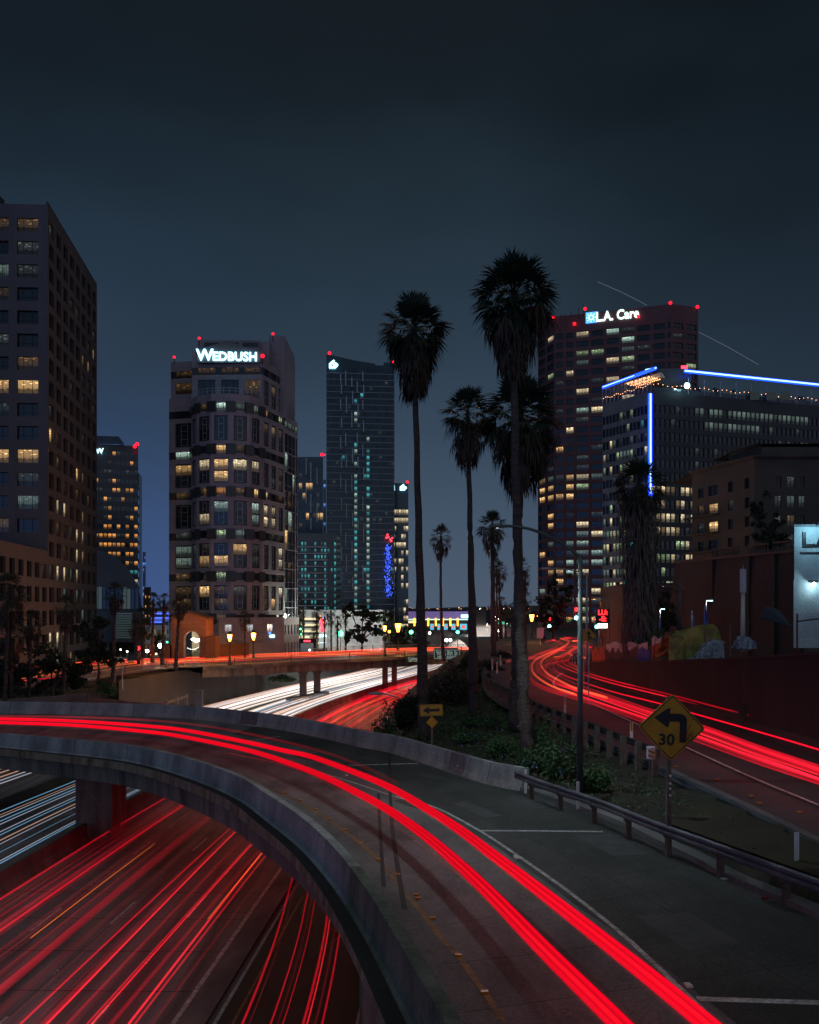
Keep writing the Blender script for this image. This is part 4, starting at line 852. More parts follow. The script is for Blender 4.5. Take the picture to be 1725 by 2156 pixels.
# right-hand road
def gz(pts, dz=.8, z0=9.5): return resample(catmull([onto(x, y, roadz, dz, z0) for x, y in pts]), 80)
RT = [
 ([(1725, 1640), (1592, 1590), (1466, 1542), (1360, 1506), (1270, 1474), (1205, 1452), (1160, 1432), (1132, 1412), (1136, 1395), (1156, 1381), (1186, 1366), (1182, 1353), (1165, 1347), (1174, 1340)], .07, 'trail_red_core'),
 ([(1240, 1386), (1214, 1382), (1198, 1374), (1214, 1364), (1236, 1358), (1228, 1349), (1206, 1350)], .07, 'trail_hot'),
 ([(1112, 1409), (1110, 1392), (1128, 1379), (1158, 1368), (1176, 1357), (1168, 1348), (1150, 1351)], .06, 'trail_red_core'),
 ([(1900, 1710), (1725, 1644), (1592, 1600.5), (1466.5, 1553.5), (1360, 1516), (1270, 1486), (1210.8, 1466.8), (1168, 1456), (1126.5, 1438), (1108, 1417.5), (1105.7, 1399), (1121, 1384), (1152, 1371), (1183.5, 1362), (1178, 1350), (1190, 1342)], .10, 'trail_red'),
 ([(1900, 1706), (1725, 1640), (1592, 1595), (1466.5, 1549), (1360, 1512), (1270, 1482), (1212, 1462), (1172, 1449), (1140, 1432), (1122, 1414), (1122, 1397), (1136, 1384), (1163, 1372), (1192, 1360), (1196, 1350), (1180, 1344)], .09, 'trail_hot'),
 ([(1900, 1682), (1725, 1619), (1592, 1574), (1485, 1534.7), (1372, 1500), (1278, 1469), (1210.8, 1448.7), (1178, 1433), (1152, 1417.5), (1139.5, 1399), (1147, 1386), (1168, 1373.4), (1188.8, 1360), (1199, 1350), (1188, 1341)], .09, 'trail_hot'),
 ([(1900, 1688), (1725, 1625), (1592, 1579), (1485, 1539), (1372, 1504), (1278, 1474), (1208, 1452), (1170, 1437), (1146, 1421), (1131, 1402), (1137, 1388), (1160, 1375), (1205, 1360), (1212, 1351)], .08, 'trail_red'),
 ([(1725, 1632), (1592, 1587), (1478, 1545), (1366, 1508), (1278, 1477), (1214, 1455), (1190, 1447), (1168, 1440), (1154, 1423), (1150, 1406), (1160, 1392), (1185, 1380), (1205, 1368), (1215, 1355), (1232, 1342)], .06, 'trail_red_core'),
 ([(1900, 1635), (1725, 1578.6), (1592, 1539.4), (1463, 1503), (1388, 1481), (1278, 1453), (1184, 1420), (1166, 1407), (1170, 1392), (1190, 1380), (1212, 1368), (1226, 1352), (1244, 1344)], .045, 'trail_red'),
 ([(1900, 1600), (1725, 1544), (1529, 1494), (1404, 1461), (1294, 1434), (1230, 1415), (1200, 1404), (1182, 1392), (1190, 1380), (1210, 1366), (1214, 1354), (1226, 1345)], .07, 'trail_red'),
 ([(1900, 1608), (1725, 1551), (1529, 1500), (1404, 1467), (1294, 1440), (1230, 1421), (1192, 1408), (1172, 1396), (1180, 1383), (1200, 1370), (1206, 1358)], .05, 'trail_red_core'),
 ([(1725, 1536), (1529, 1486), (1404, 1455), (1294, 1428), (1225, 1407), (1198, 1395), (1200, 1384), (1216, 1372), (1240, 1362), (1262, 1371)], .04, 'trail_red_soft'),
 ([(1725, 1612), (1592, 1568), (1485, 1529), (1372, 1494), (1290, 1466), (1220, 1443), (1186, 1427), (1160, 1411), (1150, 1396), (1156, 1384), (1180, 1368), (1186, 1352), (1198, 1340)], .06, 'trail_red'),
 ([(1725, 1652), (1592, 1608), (1466, 1562), (1360, 1524), (1270, 1492), (1200, 1470), (1150, 1455), (1120, 1440)], .035, 'trail_red_soft'),
 ([(1240, 1379), (1225, 1385), (1190, 1391), (1160, 1397), (1140, 1405), (1126, 1420)], .05, 'trail_red'),
 ([(1252, 1362), (1235, 1350), (1215, 1346), (1200, 1343), (1182, 1345), (1175, 1352), (1182, 1360)], .08, 'trail_red'),
 ([(1250, 1339), (1225, 1341), (1205, 1345), (1196, 1352), (1208, 1362), (1225, 1358), (1240, 1365), (1250, 1372)], .07, 'trail_red'),
 ([(1150, 1392), (1165, 1384), (1180, 1381), (1196, 1370), (1206, 1364)], .05, 'trail_orange'), ([(1112, 1396), (1118, 1386), (1140, 1376), (1170, 1370), (1190, 1369)], .05, 'trail_red'), ([(1116, 1402), (1124, 1390), (1148, 1379), (1176, 1372)], .05, 'trail_red'),
]
for k, (pts, r, mt) in enumerate(list(RT)):
    long_ = pts[0][0] > 1500
    if mt == 'trail_hot':
        near_ = [q_ for q_ in pts if q_[1] < 1475 and q_[0] < 1290]; mt = 'trail_red_core'
        trail(gz(near_), r * 1.0, 'trail_hot', 'orange-hot light trail in the curl before the crossing', 'orange-hot curls at the crossing')
    trail(gz(pts), r * (.72 if long_ else 1.1), mt, 'red light trail running along the right-hand road and curling to the crossing' if long_ else 'short red light squiggle at the far crossing on the right', 'red light trails on the right-hand road' if long_ else 'short red light squiggles at the crossing')
for k in range(20):
    pts, r, mt = RT[3 + k % 11]; dx = rr.uniform(-4, 4); dy = rr.uniform(-4, 4)
    q_ = [(x, y + dy * min(1, (y - 1335) / 150)) for x, y in pts]
    trail(gz(q_, .8 + rr.uniform(-.2, .3)), .045, 'trail_red_soft' if k % 3 == 0 else 'trail_red', 'thin red light trail beside the bright ones on the right-hand road', 'thin red light trails on the right-hand road')
# aeroplane track in the sky
for x0, y0, x1, y1 in ((1259, 593, 1362, 642), (1472, 699, 1598, 768)):
    trail([A(x0, y0, 2600), A((x0 + x1) / 2, (y0 + y1) / 2 - 2, 2600), A(x1, y1, 2600)], .55, 'trail_plane', 'thin faint aeroplane light track in the sky ' + ('above the red tower' if x0 < 1400 else 'right of the red tower'), None, name='aeroplane_track')
# ================================================================== BUILDINGS
class Bld:
    """one building: an Empty, a wall mesh, window meshes in their openings"""
    def __init__(s, name, label, cat, loc, wallmats, seed=1, base='glass_dark', maxwin=96):
        s.root = empty(name, loc, label, cat); s.w = MB(); s.mats = wallmats; s.wins = []; s.rnd = random.Random(seed); s.base = base; s.maxwin = maxwin; s.faint = .14
    def quadw(s, p, d, u0, u1, z0, z1, m=0, out=0.0):
        if u1 - u0 < 1e-4 or z1 - z0 < 1e-4: return
        n = Vector((d.y, -d.x, 0)) * out
        a = p + d * u0 + n; b = p + d * u1 + n
        s.w.quad((a.x, a.y, z0), (b.x, b.y, z0), (b.x, b.y, z1), (a.x, a.y, z1), m, [(u0, z0), (u1, z0), (u1, z1), (u0, z1)])
    def facade(s, p0, p1, z0, z1, cols, rows, lit=None, dep=.3, style='plain', m=0, mband=None, bandrows=(), frame='metal_dark'):
        """cols: (u0,u1) spans in metres; rows: (v0,v1[,tag]) heights from the bottom up"""
        p = Vector((p0[0], p0[1], 0)); q = Vector((p1[0], p1[1], 0)); d = q - p; Lw = d.length; d.normalize(); n = Vector((d.y, -d.x, 0))
        rows = sorted([r for r in rows if r[0] > z0 + .02 and r[1] < z1 - .02]); cols = [c for c in cols if c[0] > .02 and c[1] < Lw - .02]
        z = z0
        for ri, r in enumerate(rows):
            s.quadw(p, d, 0, Lw, z, r[0], m); z = r[1]
            mm = mband if (mband is not None and len(r) > 2 and r[2] in bandrows) else m
            u = 0
            for ci, c in enumerate(cols):
                s.quadw(p, d, u, c[0], r[0], r[1], mm); u = c[1]
                a = p + d * c[0]; b = p + d * c[1]; ai = a - n * dep; bi = b - n * dep
                s.w.quad((a.x, a.y, r[0]), (ai.x, ai.y, r[0]), (ai.x, ai.y, r[1]), (a.x, a.y, r[1]), mm)
                s.w.quad((bi.x, bi.y, r[0]), (b.x, b.y, r[0]), (b.x, b.y, r[1]), (bi.x, bi.y, r[1]), mm)
                s.w.quad((a.x, a.y, r[0]), (b.x, b.y, r[0]), (bi.x, bi.y, r[0]), (ai.x, ai.y, r[0]), mm)
                s.w.quad((a.x, a.y, r[1]), (ai.x, ai.y, r[1]), (bi.x, bi.y, r[1]), (b.x, b.y, r[1]), mm)
                k = lit(ri, ci, r, c) if lit else None
                st = style(r) if callable(style) else style
                mid = (a + b) / 2; sz = (c[1] - c[0]) * (r[1] - r[0]) * abs(n.dot(mid.normalized())) / mid.length_squared
                s.wins.append((sz, ai.copy(), d.copy(), c[1] - c[0], r[0], r[1], k or s.base, st, frame))
            s.quadw(p, d, u, Lw, r[0], r[1], mm)
        s.quadw(p, d, 0, Lw, z, z1, m)
    def plain(s, p0, p1, z0, z1, m=0):
        p = Vector((p0[0], p0[1], 0)); q = Vector((p1[0], p1[1], 0)); d = q - p; l = d.length; d.normalize(); s.quadw(p, d, 0, l, z0, z1, m)
    def roof(s, poly, z, m=0):
        s.w.add([(p[0], p[1], z) for p in poly], [tuple(range(len(poly)))], m)
    def one_window(s, mb, w, idx):
        sz, a, d, wd, z0, z1, k, st, fr = w
        if k == s.base and s.rnd.random() < s.faint: k = 'lit_faint'
        n = Vector((d.y, -d.x, 0)); b = a + d * wd; m = idx(k); mf = idx(fr)
        ru, rv = s.rnd.randint(0, 400), s.rnd.randint(0, 400)
        if st == 'tall':                           # two storeys with a dark frame; the storeys may be lit on their own
            zm = (z0 + z1) / 2; base = idx(s.base); ku, kl = (m, base) if s.rnd.random() < .62 else (base, m)
            if k != s.base and s.rnd.random() < .25: ku = kl = m
            mb.quad((a.x, a.y, z0 + .25), (b.x, b.y, z0 + .25), (b.x, b.y, zm - .15), (a.x, a.y, zm - .15), kl, [(ru, rv + .01), (ru + .99, rv + .01), (ru + .99, rv + .99), (ru, rv + .99)])
            mb.quad((a.x, a.y, zm + .15), (b.x, b.y, zm + .15), (b.x, b.y, z1 - .25), (a.x, a.y, z1 - .25), ku, [(ru, rv + 1.01), (ru + .99, rv + 1.01), (ru + .99, rv + 1.99), (ru, rv + 1.99)])
            for q0, q1 in ((z0, z0 + .25), (zm - .15, zm + .15), (z1 - .25, z1)): mb.obox(a + n * .05, d, wd, .05, q0, q1, idx('granite_dark'))
            g = idx('frame_light'); t = .07; c = wd * .30
            for u in (c, wd - c - t): mb.obox(a + n * .09 + d * u, d, t, .08, z0 + .3, z1 - .3, g)
            for zz in (z0 + .3, z0 + (z1 - z0) * .32, z0 + (z1 - z0) * .66, z1 - .3 - t): mb.obox(a + n * .10 + d * c, d, wd - 2 * c, .08, zz, zz + t, g)
            return
        mb.quad((a.x, a.y, z0), (b.x, b.y, z0), (b.x, b.y, z1), (a.x, a.y, z1), m, [(ru, rv + .01), (ru + .99, rv + .01), (ru + .99, rv + .99), (ru, rv + .99)])
        if st == 'plain': us = (.5,)
        elif st == 'three': us = (.27, .68)
        elif st == 'four': us = (.25, .5, .75)
        elif st == 'fine': us = (.2, .4, .6, .8)
        else: us = ()
        for u in us: mb.obox(a + n * .07 + d * (wd * u - .035), d, .07, .06, z0, z1, mf)
        if st in ('three', 'four', 'sash'): mb.obox(a + n * .08, d, wd, .06, z0 + (z1 - z0) * .30, z0 + (z1 - z0) * .30 + .06, mf)
    def finish(s, part='window'):
        s.w.build('wall', s.mats, s.root)
        s.wins.sort(key=lambda t: -t[0])
        for i, w in enumerate(s.wins[:s.maxwin]):
            mb = MB(); ml = []
            def idx(k):
                if k not in ml: ml.append(k)
                return ml.index(k)
            s.one_window(mb, w, idx); mb.build(part, ml, s.root)
        rest = s.wins[s.maxwin:]
        if rest:
            mb = MB(); ml = []
            def idx(k):
                if k not in ml: ml.append(k)
                return ml.index(k)
            for w in rest: s.one_window(mb, w, idx)
            mb.build('further_windows', ml, s.root)['kind'] = 'stuff'
        return s.root
def colspan(L_, n, frac=.62, off=0): pt = L_ / n; return [(pt * i + pt * (1 - frac) / 2 + off, pt * i + pt * (1 + frac) / 2 + off) for i in range(n)]
def picker(rnd, table):
    """table: list of (probability, material)"""
    def f(*_):
        x = rnd.random()
        for p_, m_ in table:
            if x < p_: return m_
            x -= p_
        return None
    return f
def V2(x, Y): return ((x - HX) / F * Y, Y)
def zat(y, Y): return EYE - (y - HY) / F * Y
def beacon(p, parent_label, r=.27, group='red warning beacons on the rooftops'):
    root = empty('warning_beacon', (p.x, p.y, p.z - 1.2), parent_label, 'beacon', group)
    mb = MB(); mb.tube([(p.x, p.y, p.z - 1.6), (p.x, p.y, p.z - r * .5)], .09, 0, 6); mb.build('mast', 'metal_dark', root)
    mb = MB(); mb.ball((p.x, p.y, p.z), r, 0, 8); mb.build('lamp', 'beacon_red', root)
    return root

# ---------------------------------------------------------------- office tower at the left edge
r1 = random.Random(21)
T = Bld('office_tower', 'dark grid-windowed office tower filling the left edge of the picture', 'office building', (-60, 150, 6), ['precast_grey'], seed=3)
z0 = 3.5; top = 80.6; pA = (-95, 147.9); pB = (-57.6, 150.0); pC = (-62.4, 188.0); pD = (-95, 188)
rows = [(77.3 - 3.68 * i - 1.02, 77.3 - 3.68 * i + 1.12, i) for i in range(20)]
LW = 37.46
cl_ = []
u = LW - 1.5
while u > 3.6: cl_.append((u - 3.3, u)); u -= 4.62
spec = {(0, 0): 'lit_dim', (0, 1): 'lit_dim', (2, 0): 'lit_faint', (2, 1): 'lit_coolblind', (3, 1): 'lit_dim', (7, 0): 'lit_warm', (7, 1): 'lit_warm', (6, 0): 'lit_dim', (10, 0): 'lit_warm', (10, 1): 'lit_warm', (8, 1): 'lit_faint', (11, 0): 'lit_faint', (12, 0): 'lit_coolblind', (13, 1): 'lit_dim', (14, 0): 'lit_cream', (14, 1): 'lit_dim'}
def litL(ri, ci, r, c):
    k = len(cols_now) - 1 - ci
    return spec.get((r[2], k)) or (picker(r1, [(.12, 'lit_dim'), (.05, 'lit_blind')])() if k > 1 else None)
cols_now = sorted(cl_)
T.facade(pA, pB, 25.4, top, cols_now, rows, litL, dep=.5, style='three')
T.facade(pA, pB, z0, 25.4, [], [], None)
LR = math.hypot(pC[0] - pB[0], pC[1] - pB[1])
specR = {(3, 7): 'lit_blind', (4, 5): 'lit_blind', (4, 6): 'lit_blind', (9, 0): 'lit_warm', (9, 1): 'lit_dim', (10, 5): 'lit_blind', (10, 4): 'lit_warm', (11, 2): 'lit_dim', (11, 4): 'lit_dim', (12, 5): 'lit_blind', (12, 1): 'lit_cream', (12, 2): 'lit_cream', (13, 1): 'lit_dim', (13, 4): 'lit_cream', (13, 5): 'lit_cream', (14, 2): 'lit_dim', (14, 4): 'lit_cream', (14, 5): 'lit_blind', (15, 1): 'lit_cream', (15, 2): 'lit_cream', (15, 4): 'lit_cream', (16, 4): 'lit_coolblind', (16, 5): 'lit_coolblind', (18, 0): 'lit_cream', (18, 1): 'lit_cream', (18, 2): 'lit_cream', (19, 1): 'lit_cool', (19, 2): 'lit_green', (19, 3): 'lit_blind', (19, 4): 'lit_blind'}
rowsR = [(77.3 - 3.68 * i - 1.15, 77.3 - 3.68 * i + 1.3, i) for i in range(20)]
T.facade(pB, pC, z0, top, colspan(LR, 8, .62), rowsR, lambda ri, ci, r, c: specR.get((r[2], ci)) or (picker(r1, [(.05, 'lit_dim'), (.02, 'lit_coolblind')])() if r[2] > 8 else None), dep=.45, style='plain')
T.plain(pC, pD, z0, top); T.plain(pD, pA, z0, top); T.roof([pA, pB, pC, pD], top)
T.w.box((-95, 151, top), (-66.2, 154, top + 2.4))
# parapet groove under the roof line
T.w.obox(Vector((pB[0], pB[1], 0)) + Vector((-.0, 0, 0)), (Vector(pC) - Vector(pB)).normalized(), LR, .3, top, top + .5)
# lower wing towards the camera
wA = (-95, 118); wB = (-53.8, 120.0); wC = (-57.5, 149.8)
LWn = math.hypot(wC[0] - wB[0], wC[1] - wB[1]); rowsW = [(r[0], r[1]) for r in [(23.2 - 3.68 * i - 2.4, 23.2 - 3.68 * i) for i in range(5)]]
T.facade(wB, wC, z0, 25.4, colspan(LWn, 7, .6), [(22.9 - 3.7 * i - 1.9, 22.9 - 3.7 * i + .4) for i in range(5)], lambda *a: None, dep=.4, style='plain')
T.facade(wA, wB, z0, 25.4, colspan(41.2, 9, .6), [(22.9 - 3.7 * i - 1.9, 22.9 - 3.7 * i + .4) for i in range(5)], picker(r1, [(.08, 'lit_dim')]), dep=.4)
T.roof([wA, wB, wC, (-95, 148)], 25.4); T.finish()

# ---------------------------------------------------------------- round-fronted tower with the lit name on top
r2 = random.Random(5)
B = Bld('office_tower', 'pink granite tower with a curved front and the glowing name WEDBUSH near its top', 'office building', (-33, 184, 7), ['granite_pink', 'granite_dark', 'roof_metal'], seed=8, base='glass_blue')
gz0 = 6.6
def brow(k): return 54.4 - 8 * k
def rows_for(zlo, zhi):
    rs = []
    for k in range(-1, 6):
        c = brow(k)
        if zlo < c - .7 and c + .7 < zhi: rs.append((c - .72, c + .72, 'short'))
        t = c - 4.0
        if zlo < t - 2.35 and t + 2.35 < zhi: rs.append((t - 2.35, t + 2.35, 'tall'))
    return rs
def sty(r): return 'tall' if r[2] == 'tall' else 'three'
litB = {}
def lit_bay(tab):
    def f(ri, ci, r, c):
        z = (r[0] + r[1]) / 2; k = round((54.4 - z) / 4)
        return tab.get((k, ci)) or picker(r2, [(.05, 'lit_dim')])()
    return f
# bay (curved): rows k = 0 short, 1 tall, 2 short ...
tab_bay = {(0, 1): 'lit_cool', (0, 2): 'lit_coolblind', (0, 3): 'lit_coolblind', (2, 1): 'lit_warm', (2, 2): 'lit_dim', (3, 0): 'lit_cream', (3, 1): 'lit_warm', (3, 2): 'lit_cream', (3, 3): 'lit_cream', (4, 0): 'lit_dim', (4, 1): 'lit_amber', (4, 2): 'lit_dim', (4, 3): 'lit_warm', (5, 0): 'lit_cream', (5, 1): 'lit_cool', (5, 3): 'lit_cool', (6, 1): 'lit_green', (6, 2): 'lit_coolblind', (7, 0): 'lit_warm', (7, 1): 'lit_warm', (7, 2): 'lit_warm', (8, 1): 'lit_green', (9, 0): 'lit_warm', (9, 1): 'lit_dim', (10, 1): 'lit_blind', (10, 0): 'lit_dim'}
pc0 = V2(402.8, 182.5); pc1 = V2(552, 182.0)
chord = Vector((pc1[0] - pc0[0], pc1[1] - pc0[1])); sag = 5.2
arc = []
nb_ = 20
for i in range(nb_ + 1):
    t = i / nb_; x = pc0[0] + chord.x * t; yv = pc0[1] + chord.y * t - sag * (1 - (2 * t - 1) ** 2) ** .62
    arc.append((x, yv))
arcv = [Vector((a_[0], a_[1], 0)) for a_ in arc]
bays = resample(arcv, 6)   # five flat-chord bays follow the curve
bay_top = 56.8
ci_ = 0
for i in range(5):
    a_, b_ = bays[i], bays[i + 1]; l_ = (b_ - a_).length; ff = .70 if i not in (0, 4) else .6
    sub = [(l_ * (1 - ff) / 2, l_ * (1 + ff) / 2)]
    tb = {(k, 0): v for (k, c), v in tab_bay.items() if c == i - (0 if i < 3 else 0)}
    tb = {(k, 0): v for (k, c), v in tab_bay.items() if c + (1 if i > 0 else 9) == i + 0 and i > 0}
    if i == 0: tb = {}
    B.facade(a_, b_, gz0 + 6, bay_top, sub, rows_for(gz0 + 6, bay_top), lit_bay(tb), dep=.28, style=sty, mband=1, bandrows=('short',))
    B.facade(a_, b_, gz0, gz0 + 6, sub, [(8.2, 10.7)], lambda *q_: 'lit_white' if r2.random() < .5 else 'lit_cream', dep=.4, style='three')
B.roof([(p.x, p.y) for p in bays] + [(pc1[0], pc1[1] + 2), (pc0[0], pc0[1] + 2)], bay_top, 0)
# dark granite band blocks on the piers of the short rows
for k in range(6):
    z = brow(k)
    for i in range(0, 6):
        p = bays[i]; a_ = bays[max(i - 1, 0)]; b_ = bays[min(i + 1, 5)]; d = (b_ - a_); d.normalize(); n_ = Vector((d.y, -d.x, 0))
        B.w.obox(p - d * .95 + n_ * .12, d, 1.9, .5, z - .98, z + .98, 1)
# left wing
wl0 = V2(356, 186); wl1 = (pc0[0], 184.5)
tabl = {(2, 0): 'lit_cool', (3, 0): 'lit_warm', (4, 0): 'lit_dim', (7, 0): 'lit_coolblind', (8, 0): 'lit_dim', (9, 0): 'lit_dim'}
lw = math.hypot(wl1[0] - wl0[0], wl1[1] - wl0[1]); cL = [(lw * .26, lw * .98 - .15)]
B.facade(wl0, wl1, gz0, 57.7, cL, rows_for(gz0 + 3, 57.7), lit_bay(tabl), dep=.28, style=sty, mband=1, bandrows=('short',))
wl0b = V2(362.3, 187); B.facade((wl0b[0], wl1[1] + 1.6), (wl1[0], wl1[1] + .6), 57.7, 65, [(1.0, lw - .9)], [(56.4 + 2.2, 60.75), (61.68, 63.1, 'short')], lambda *a: 'lit_dim', dep=.28, style='three', mband=1, bandrows=('short',))
B.plain((wl0b[0], 205), (wl0b[0], wl1[1] + 1.6), 57.7, 65); B.plain((wl0[0], 210), wl0, gz0, 57.7); B.roof([wl0, wl1, (wl1[0], 210), (wl0[0], 210)], 57.7); B.roof([(wl0b[0], wl1[1] + 1.6), (wl1[0], wl1[1] + .6), (wl1[0], 205), (wl0b[0], 205)], 65)
# centre block above the bay, right flank
c0 = (pc0[0], 183.0); c1 = (pc1[0], 182.4)
cw = c1[0] - c0[0]; cc = [(1.2, 4.7), (5.85, 9.2), (10.3, cw - .3)]
B.facade(c0, c1, 55.5, 66.2, [(1.2, 4.6), (5.8, 9.2), (10.35, 13.35)], [(56.6, 60.75, 'tall'), (61.68, 63.12, 'short')], lambda ri, ci, r, c: 'lit_dim' if r2.random() < .75 else None, dep=.28, style='three', mband=1, bandrows=('short',))
e0 = c1; e1 = V2(599, 192.6); e2 = V2(626.7, 200.7)
le = math.hypot(e1[0] - e0[0], e1[1] - e0[1])
tabr = {(1, 1): 'lit_blind', (-1, 1): 'lit_blind', (0, 0): 'lit_warm', (0, 2): 'lit_green', (4, 0): 'lit_cream', (5, 0): 'lit_cream', (5, 1): 'lit_cream', (7, 2): 'lit_cream', (9, 1): 'lit_warm', (9, 2): 'lit_cream'}
tabr = {(k, c): v for (k, c), v in tabr.items()}
B.facade(e0, e1, gz0, 64.4, colspan(le, 3, .62), rows_for(gz0 + 6, 64.4), lit_bay(tabr), dep=.28, style=sty, mband=1, bandrows=('short',))
lf = math.hypot(e2[0] - e1[0], e2[1] - e1[1])
# darker curtain-walled strip with light frames
B.facade(e1, e2, gz0, 55.9, [(.35, lf * .27), (lf * .27 + .1, lf * .60), (lf * .60 + .1, lf * .8), (lf * .86, lf - .25)], [(gz0 + 2 + 4 * i, gz0 + 5.85 + 4 * i) for i in range(11)] + [(53.4, 54.9, 'short')], lambda ri, ci, r, c: ('lit_coolblind' if r2.random() < .7 else 'lit_green') if len(r) > 2 else picker(r2, [(.06, 'lit_cool'), (.03, 'lit_warm')])(), dep=.2, style='sash', frame='frame_light')
B.plain(e2, (e2[0] * 215 / 200.7, 215), gz0, 55.9); B.roof([e1, e2, (e2[0] * 215 / 200.7, 215), (e1[0], 215)], 55.9); B.plain(e1, (e1[0], 208), 55.9, 64.4); B.plain((e2[0] * 215 / 200.7, 215), (wl0[0], 210), gz0, 57.7)
B.roof([c0, e0, e1, (e1[0], 208), (c0[0], 208)], 64.4)
# upper boxes
def boxwall(x0, x1, yt, Y0, Y1, zb, m=0):
    a_ = V2(x0, Y0)[0]; b_ = V2(x1, Y0)[0]; z1_ = zat(yt, Y0); P = [(a_, Y0), (b_, Y0), (b_, Y1), (a_, Y1)]
    for i in range(4): B.plain(P[i], P[(i + 1) % 4], zb, z1_, m)
    B.roof(P, z1_); return a_, b_, z1_
ua, ub, uz = boxwall(416.5, 545.5, 716, 186, 204, 60); boxwall(545.5, 567, 719, 187, 204, 60); boxwall(567, 600, 707, 191, 208, 55)
for i in range(3): B.w.box((ua + 1.3 + i * 3.8, 185.85, uz - 1.3), (ua + 4.3 + i * 3.8, 185.99, uz - .5), 1); B.w.box((ua + 1.3 + i * 3.8, 185.85, uz - 4.6), (ua + 4.3 + i * 3.8, 185.99, uz - 3.2), 1)
# pediment carrying the sign
ped = [A(415.4, 763, 181.6), A(549, 763, 181.6), A(549, 741, 181.6), A(479, 717.5, 181.6), A(415.4, 736, 181.6)]
vs = [(p.x, 181.6, p.z) for p in ped] + [(p.x, 182.6, p.z) for p in ped]
B.w.add(vs, [(0, 1, 2, 3, 4), (0, 5, 6, 1), (1, 6, 7, 2), (2, 7, 8, 3), (3, 8, 9, 4), (4, 9, 5, 0)], 0)
rt = B.finish()
mb = MB(); mb.sweep([Vector((p.x, p.y, bay_top)) for p in resample(arcv, 24)], [(-.02, 1.0), (.05, 1.0), (.05, 1.08), (-.02, 1.08)], close=True); mb.sweep([Vector((p.x, p.y, bay_top)) for p in resample(arcv, 24)], [(-.02, .5), (.03, .5), (.03, .55), (-.02, .55)], close=True)
for p in resample(arcv, 18): mb.box((p.x - .03, p.y - .03, bay_top), (p.x + .03, p.y + .03, bay_top + 1.05))
mb.build('roof_rail', 'frame_light', rt)
sgn = empty('name_sign', A(477, 760, 181.4), 'glowing white name sign reading WEDBUSH high on the pink tower', 'sign')
sc_ = 181.35
cx = A(478, 750, sc_)
wtxt = text_mesh('W', 3.05, 'letter', 'sign_white', (A(431, 748.2, sc_).x, sc_, A(0, 748.2, sc_).z), (1, 0, 0), (0, 0, 1), sgn, bold=.05, depth=.15, squeeze=1.0)
etx = text_mesh('EDBUSH', 2.35, 'letter', 'sign_white', (A(494.5, 751.6, sc_).x, sc_, A(0, 751.3, sc_).z), (1, 0, -.012), (0, 0, 1), sgn, bold=.034, depth=.15, squeeze=1.0)
beacon(A(419.5, 712, 186), 'red beacon at the left end of the box above the Wedbush sign'); beacon(A(575, 703, 191), 'red beacon on the tallest box of the pink tower, highest of its beacons'); beacon(A(367, 752, 186), 'red beacon on the left shoulder of the pink tower'); beacon(A(553, 749.5, 182.2), 'red beacon just right of the Wedbush sign', .4)
# stone gatehouse and street front at the tower's foot
q = empty('stone_gatehouse', A(395, 1390, 160), 'orange-lit stone gatehouse with a tall arch at the foot of the pink tower', 'gatehouse')
mb = MB(); Yg = 158.0
def gx_(x): return (x - HX) / F * Yg
gl, grr = gx_(361), gx_(434); gtop = zat(1302, Yg); gpeak = zat(1290, Yg); gb = 6.8
axl, axr, asp = gx_(386.5), gx_(420), zat(1346, Yg); acx = (axl + axr) / 2; ar = (axr - axl) / 2
arcp = [(acx + ar * math.cos(t_), asp + ar * math.sin(t_)) for t_ in [math.pi * k / 14 for k in range(15)]]
front = [(grr, gb), (grr, gtop), ((gl + grr) / 2, gpeak), (gl, gtop), (gl, gb), (axl, gb), (axl, asp)] + [p for p in arcp[::-1]] + [(axr, asp), (axr, gb)]
# front face split left/right/top so no concave n-gon is needed
def fq(a_, b_, c_, d_): mb.quad((a_[0], Yg, a_[1]), (b_[0], Yg, b_[1]), (c_[0], Yg, c_[1]), (d_[0], Yg, d_[1]), 0, [a_, b_, c_, d_])
fq((gl, gb), (axl, gb), (axl, gtop), (gl, gtop)); fq((axr, gb), (grr, gb), (grr, gtop), (axr, gtop))
for (x0, z0_), (x1, z1_) in zip(arcp, arcp[1:]): fq((x1, z1_), (x0, z0_), (x0, gtop), (x1, gtop)); mb.quad((x0, Yg, z0_), (x1, Yg, z1_), (x1, Yg + 1.6, z1_), (x0, Yg + 1.6, z0_), 0)
mb.add([(gl, Yg, gtop), (grr, Yg, gtop), ((gl + grr) / 2, Yg, gpeak)], [(0, 1, 2)], 0, [[(gl, gtop), (grr, gtop), (0, gpeak)]])
for xx in (axl, axr): mb.quad((xx, Yg, gb), (xx, Yg + 1.6, gb), (xx, Yg + 1.6, asp), (xx, Yg, asp), 0)
mb.quad((grr, Yg, gb), (grr, Yg + 6, gb), (grr, Yg + 6, gtop), (grr, Yg, gtop), 0, [(0, gb), (6, gb), (6, gtop), (0, gtop)]); mb.quad((gl, Yg + 6, gb), (gl, Yg, gb), (gl, Yg, gtop), (gl, Yg + 6, gtop), 0)
mb.build('gate_wall', 'terracotta_stone', q)
mb = MB(); mc = (gl + grr) / 2
for s_ in (-1, 1):
    xe = mc + s_ * (grr - mc + .4); mb.add([(mc, Yg - .3, gpeak + .05), (xe, Yg - .3, gtop - .1), (xe, Yg + 6, gtop - .1), (mc, Yg + 6, gpeak + .05), (mc, Yg - .3, gpeak + .3), (xe, Yg - .3, gtop + .15), (xe, Yg + 6, gtop + .15), (mc, Yg + 6, gpeak + .3)], [(0, 1, 2, 3), (4, 5, 6, 7), (0, 1, 5, 4), (1, 2, 6, 5), (2, 3, 7, 6)])
mb.build('roof', 'terracotta_stone', q)
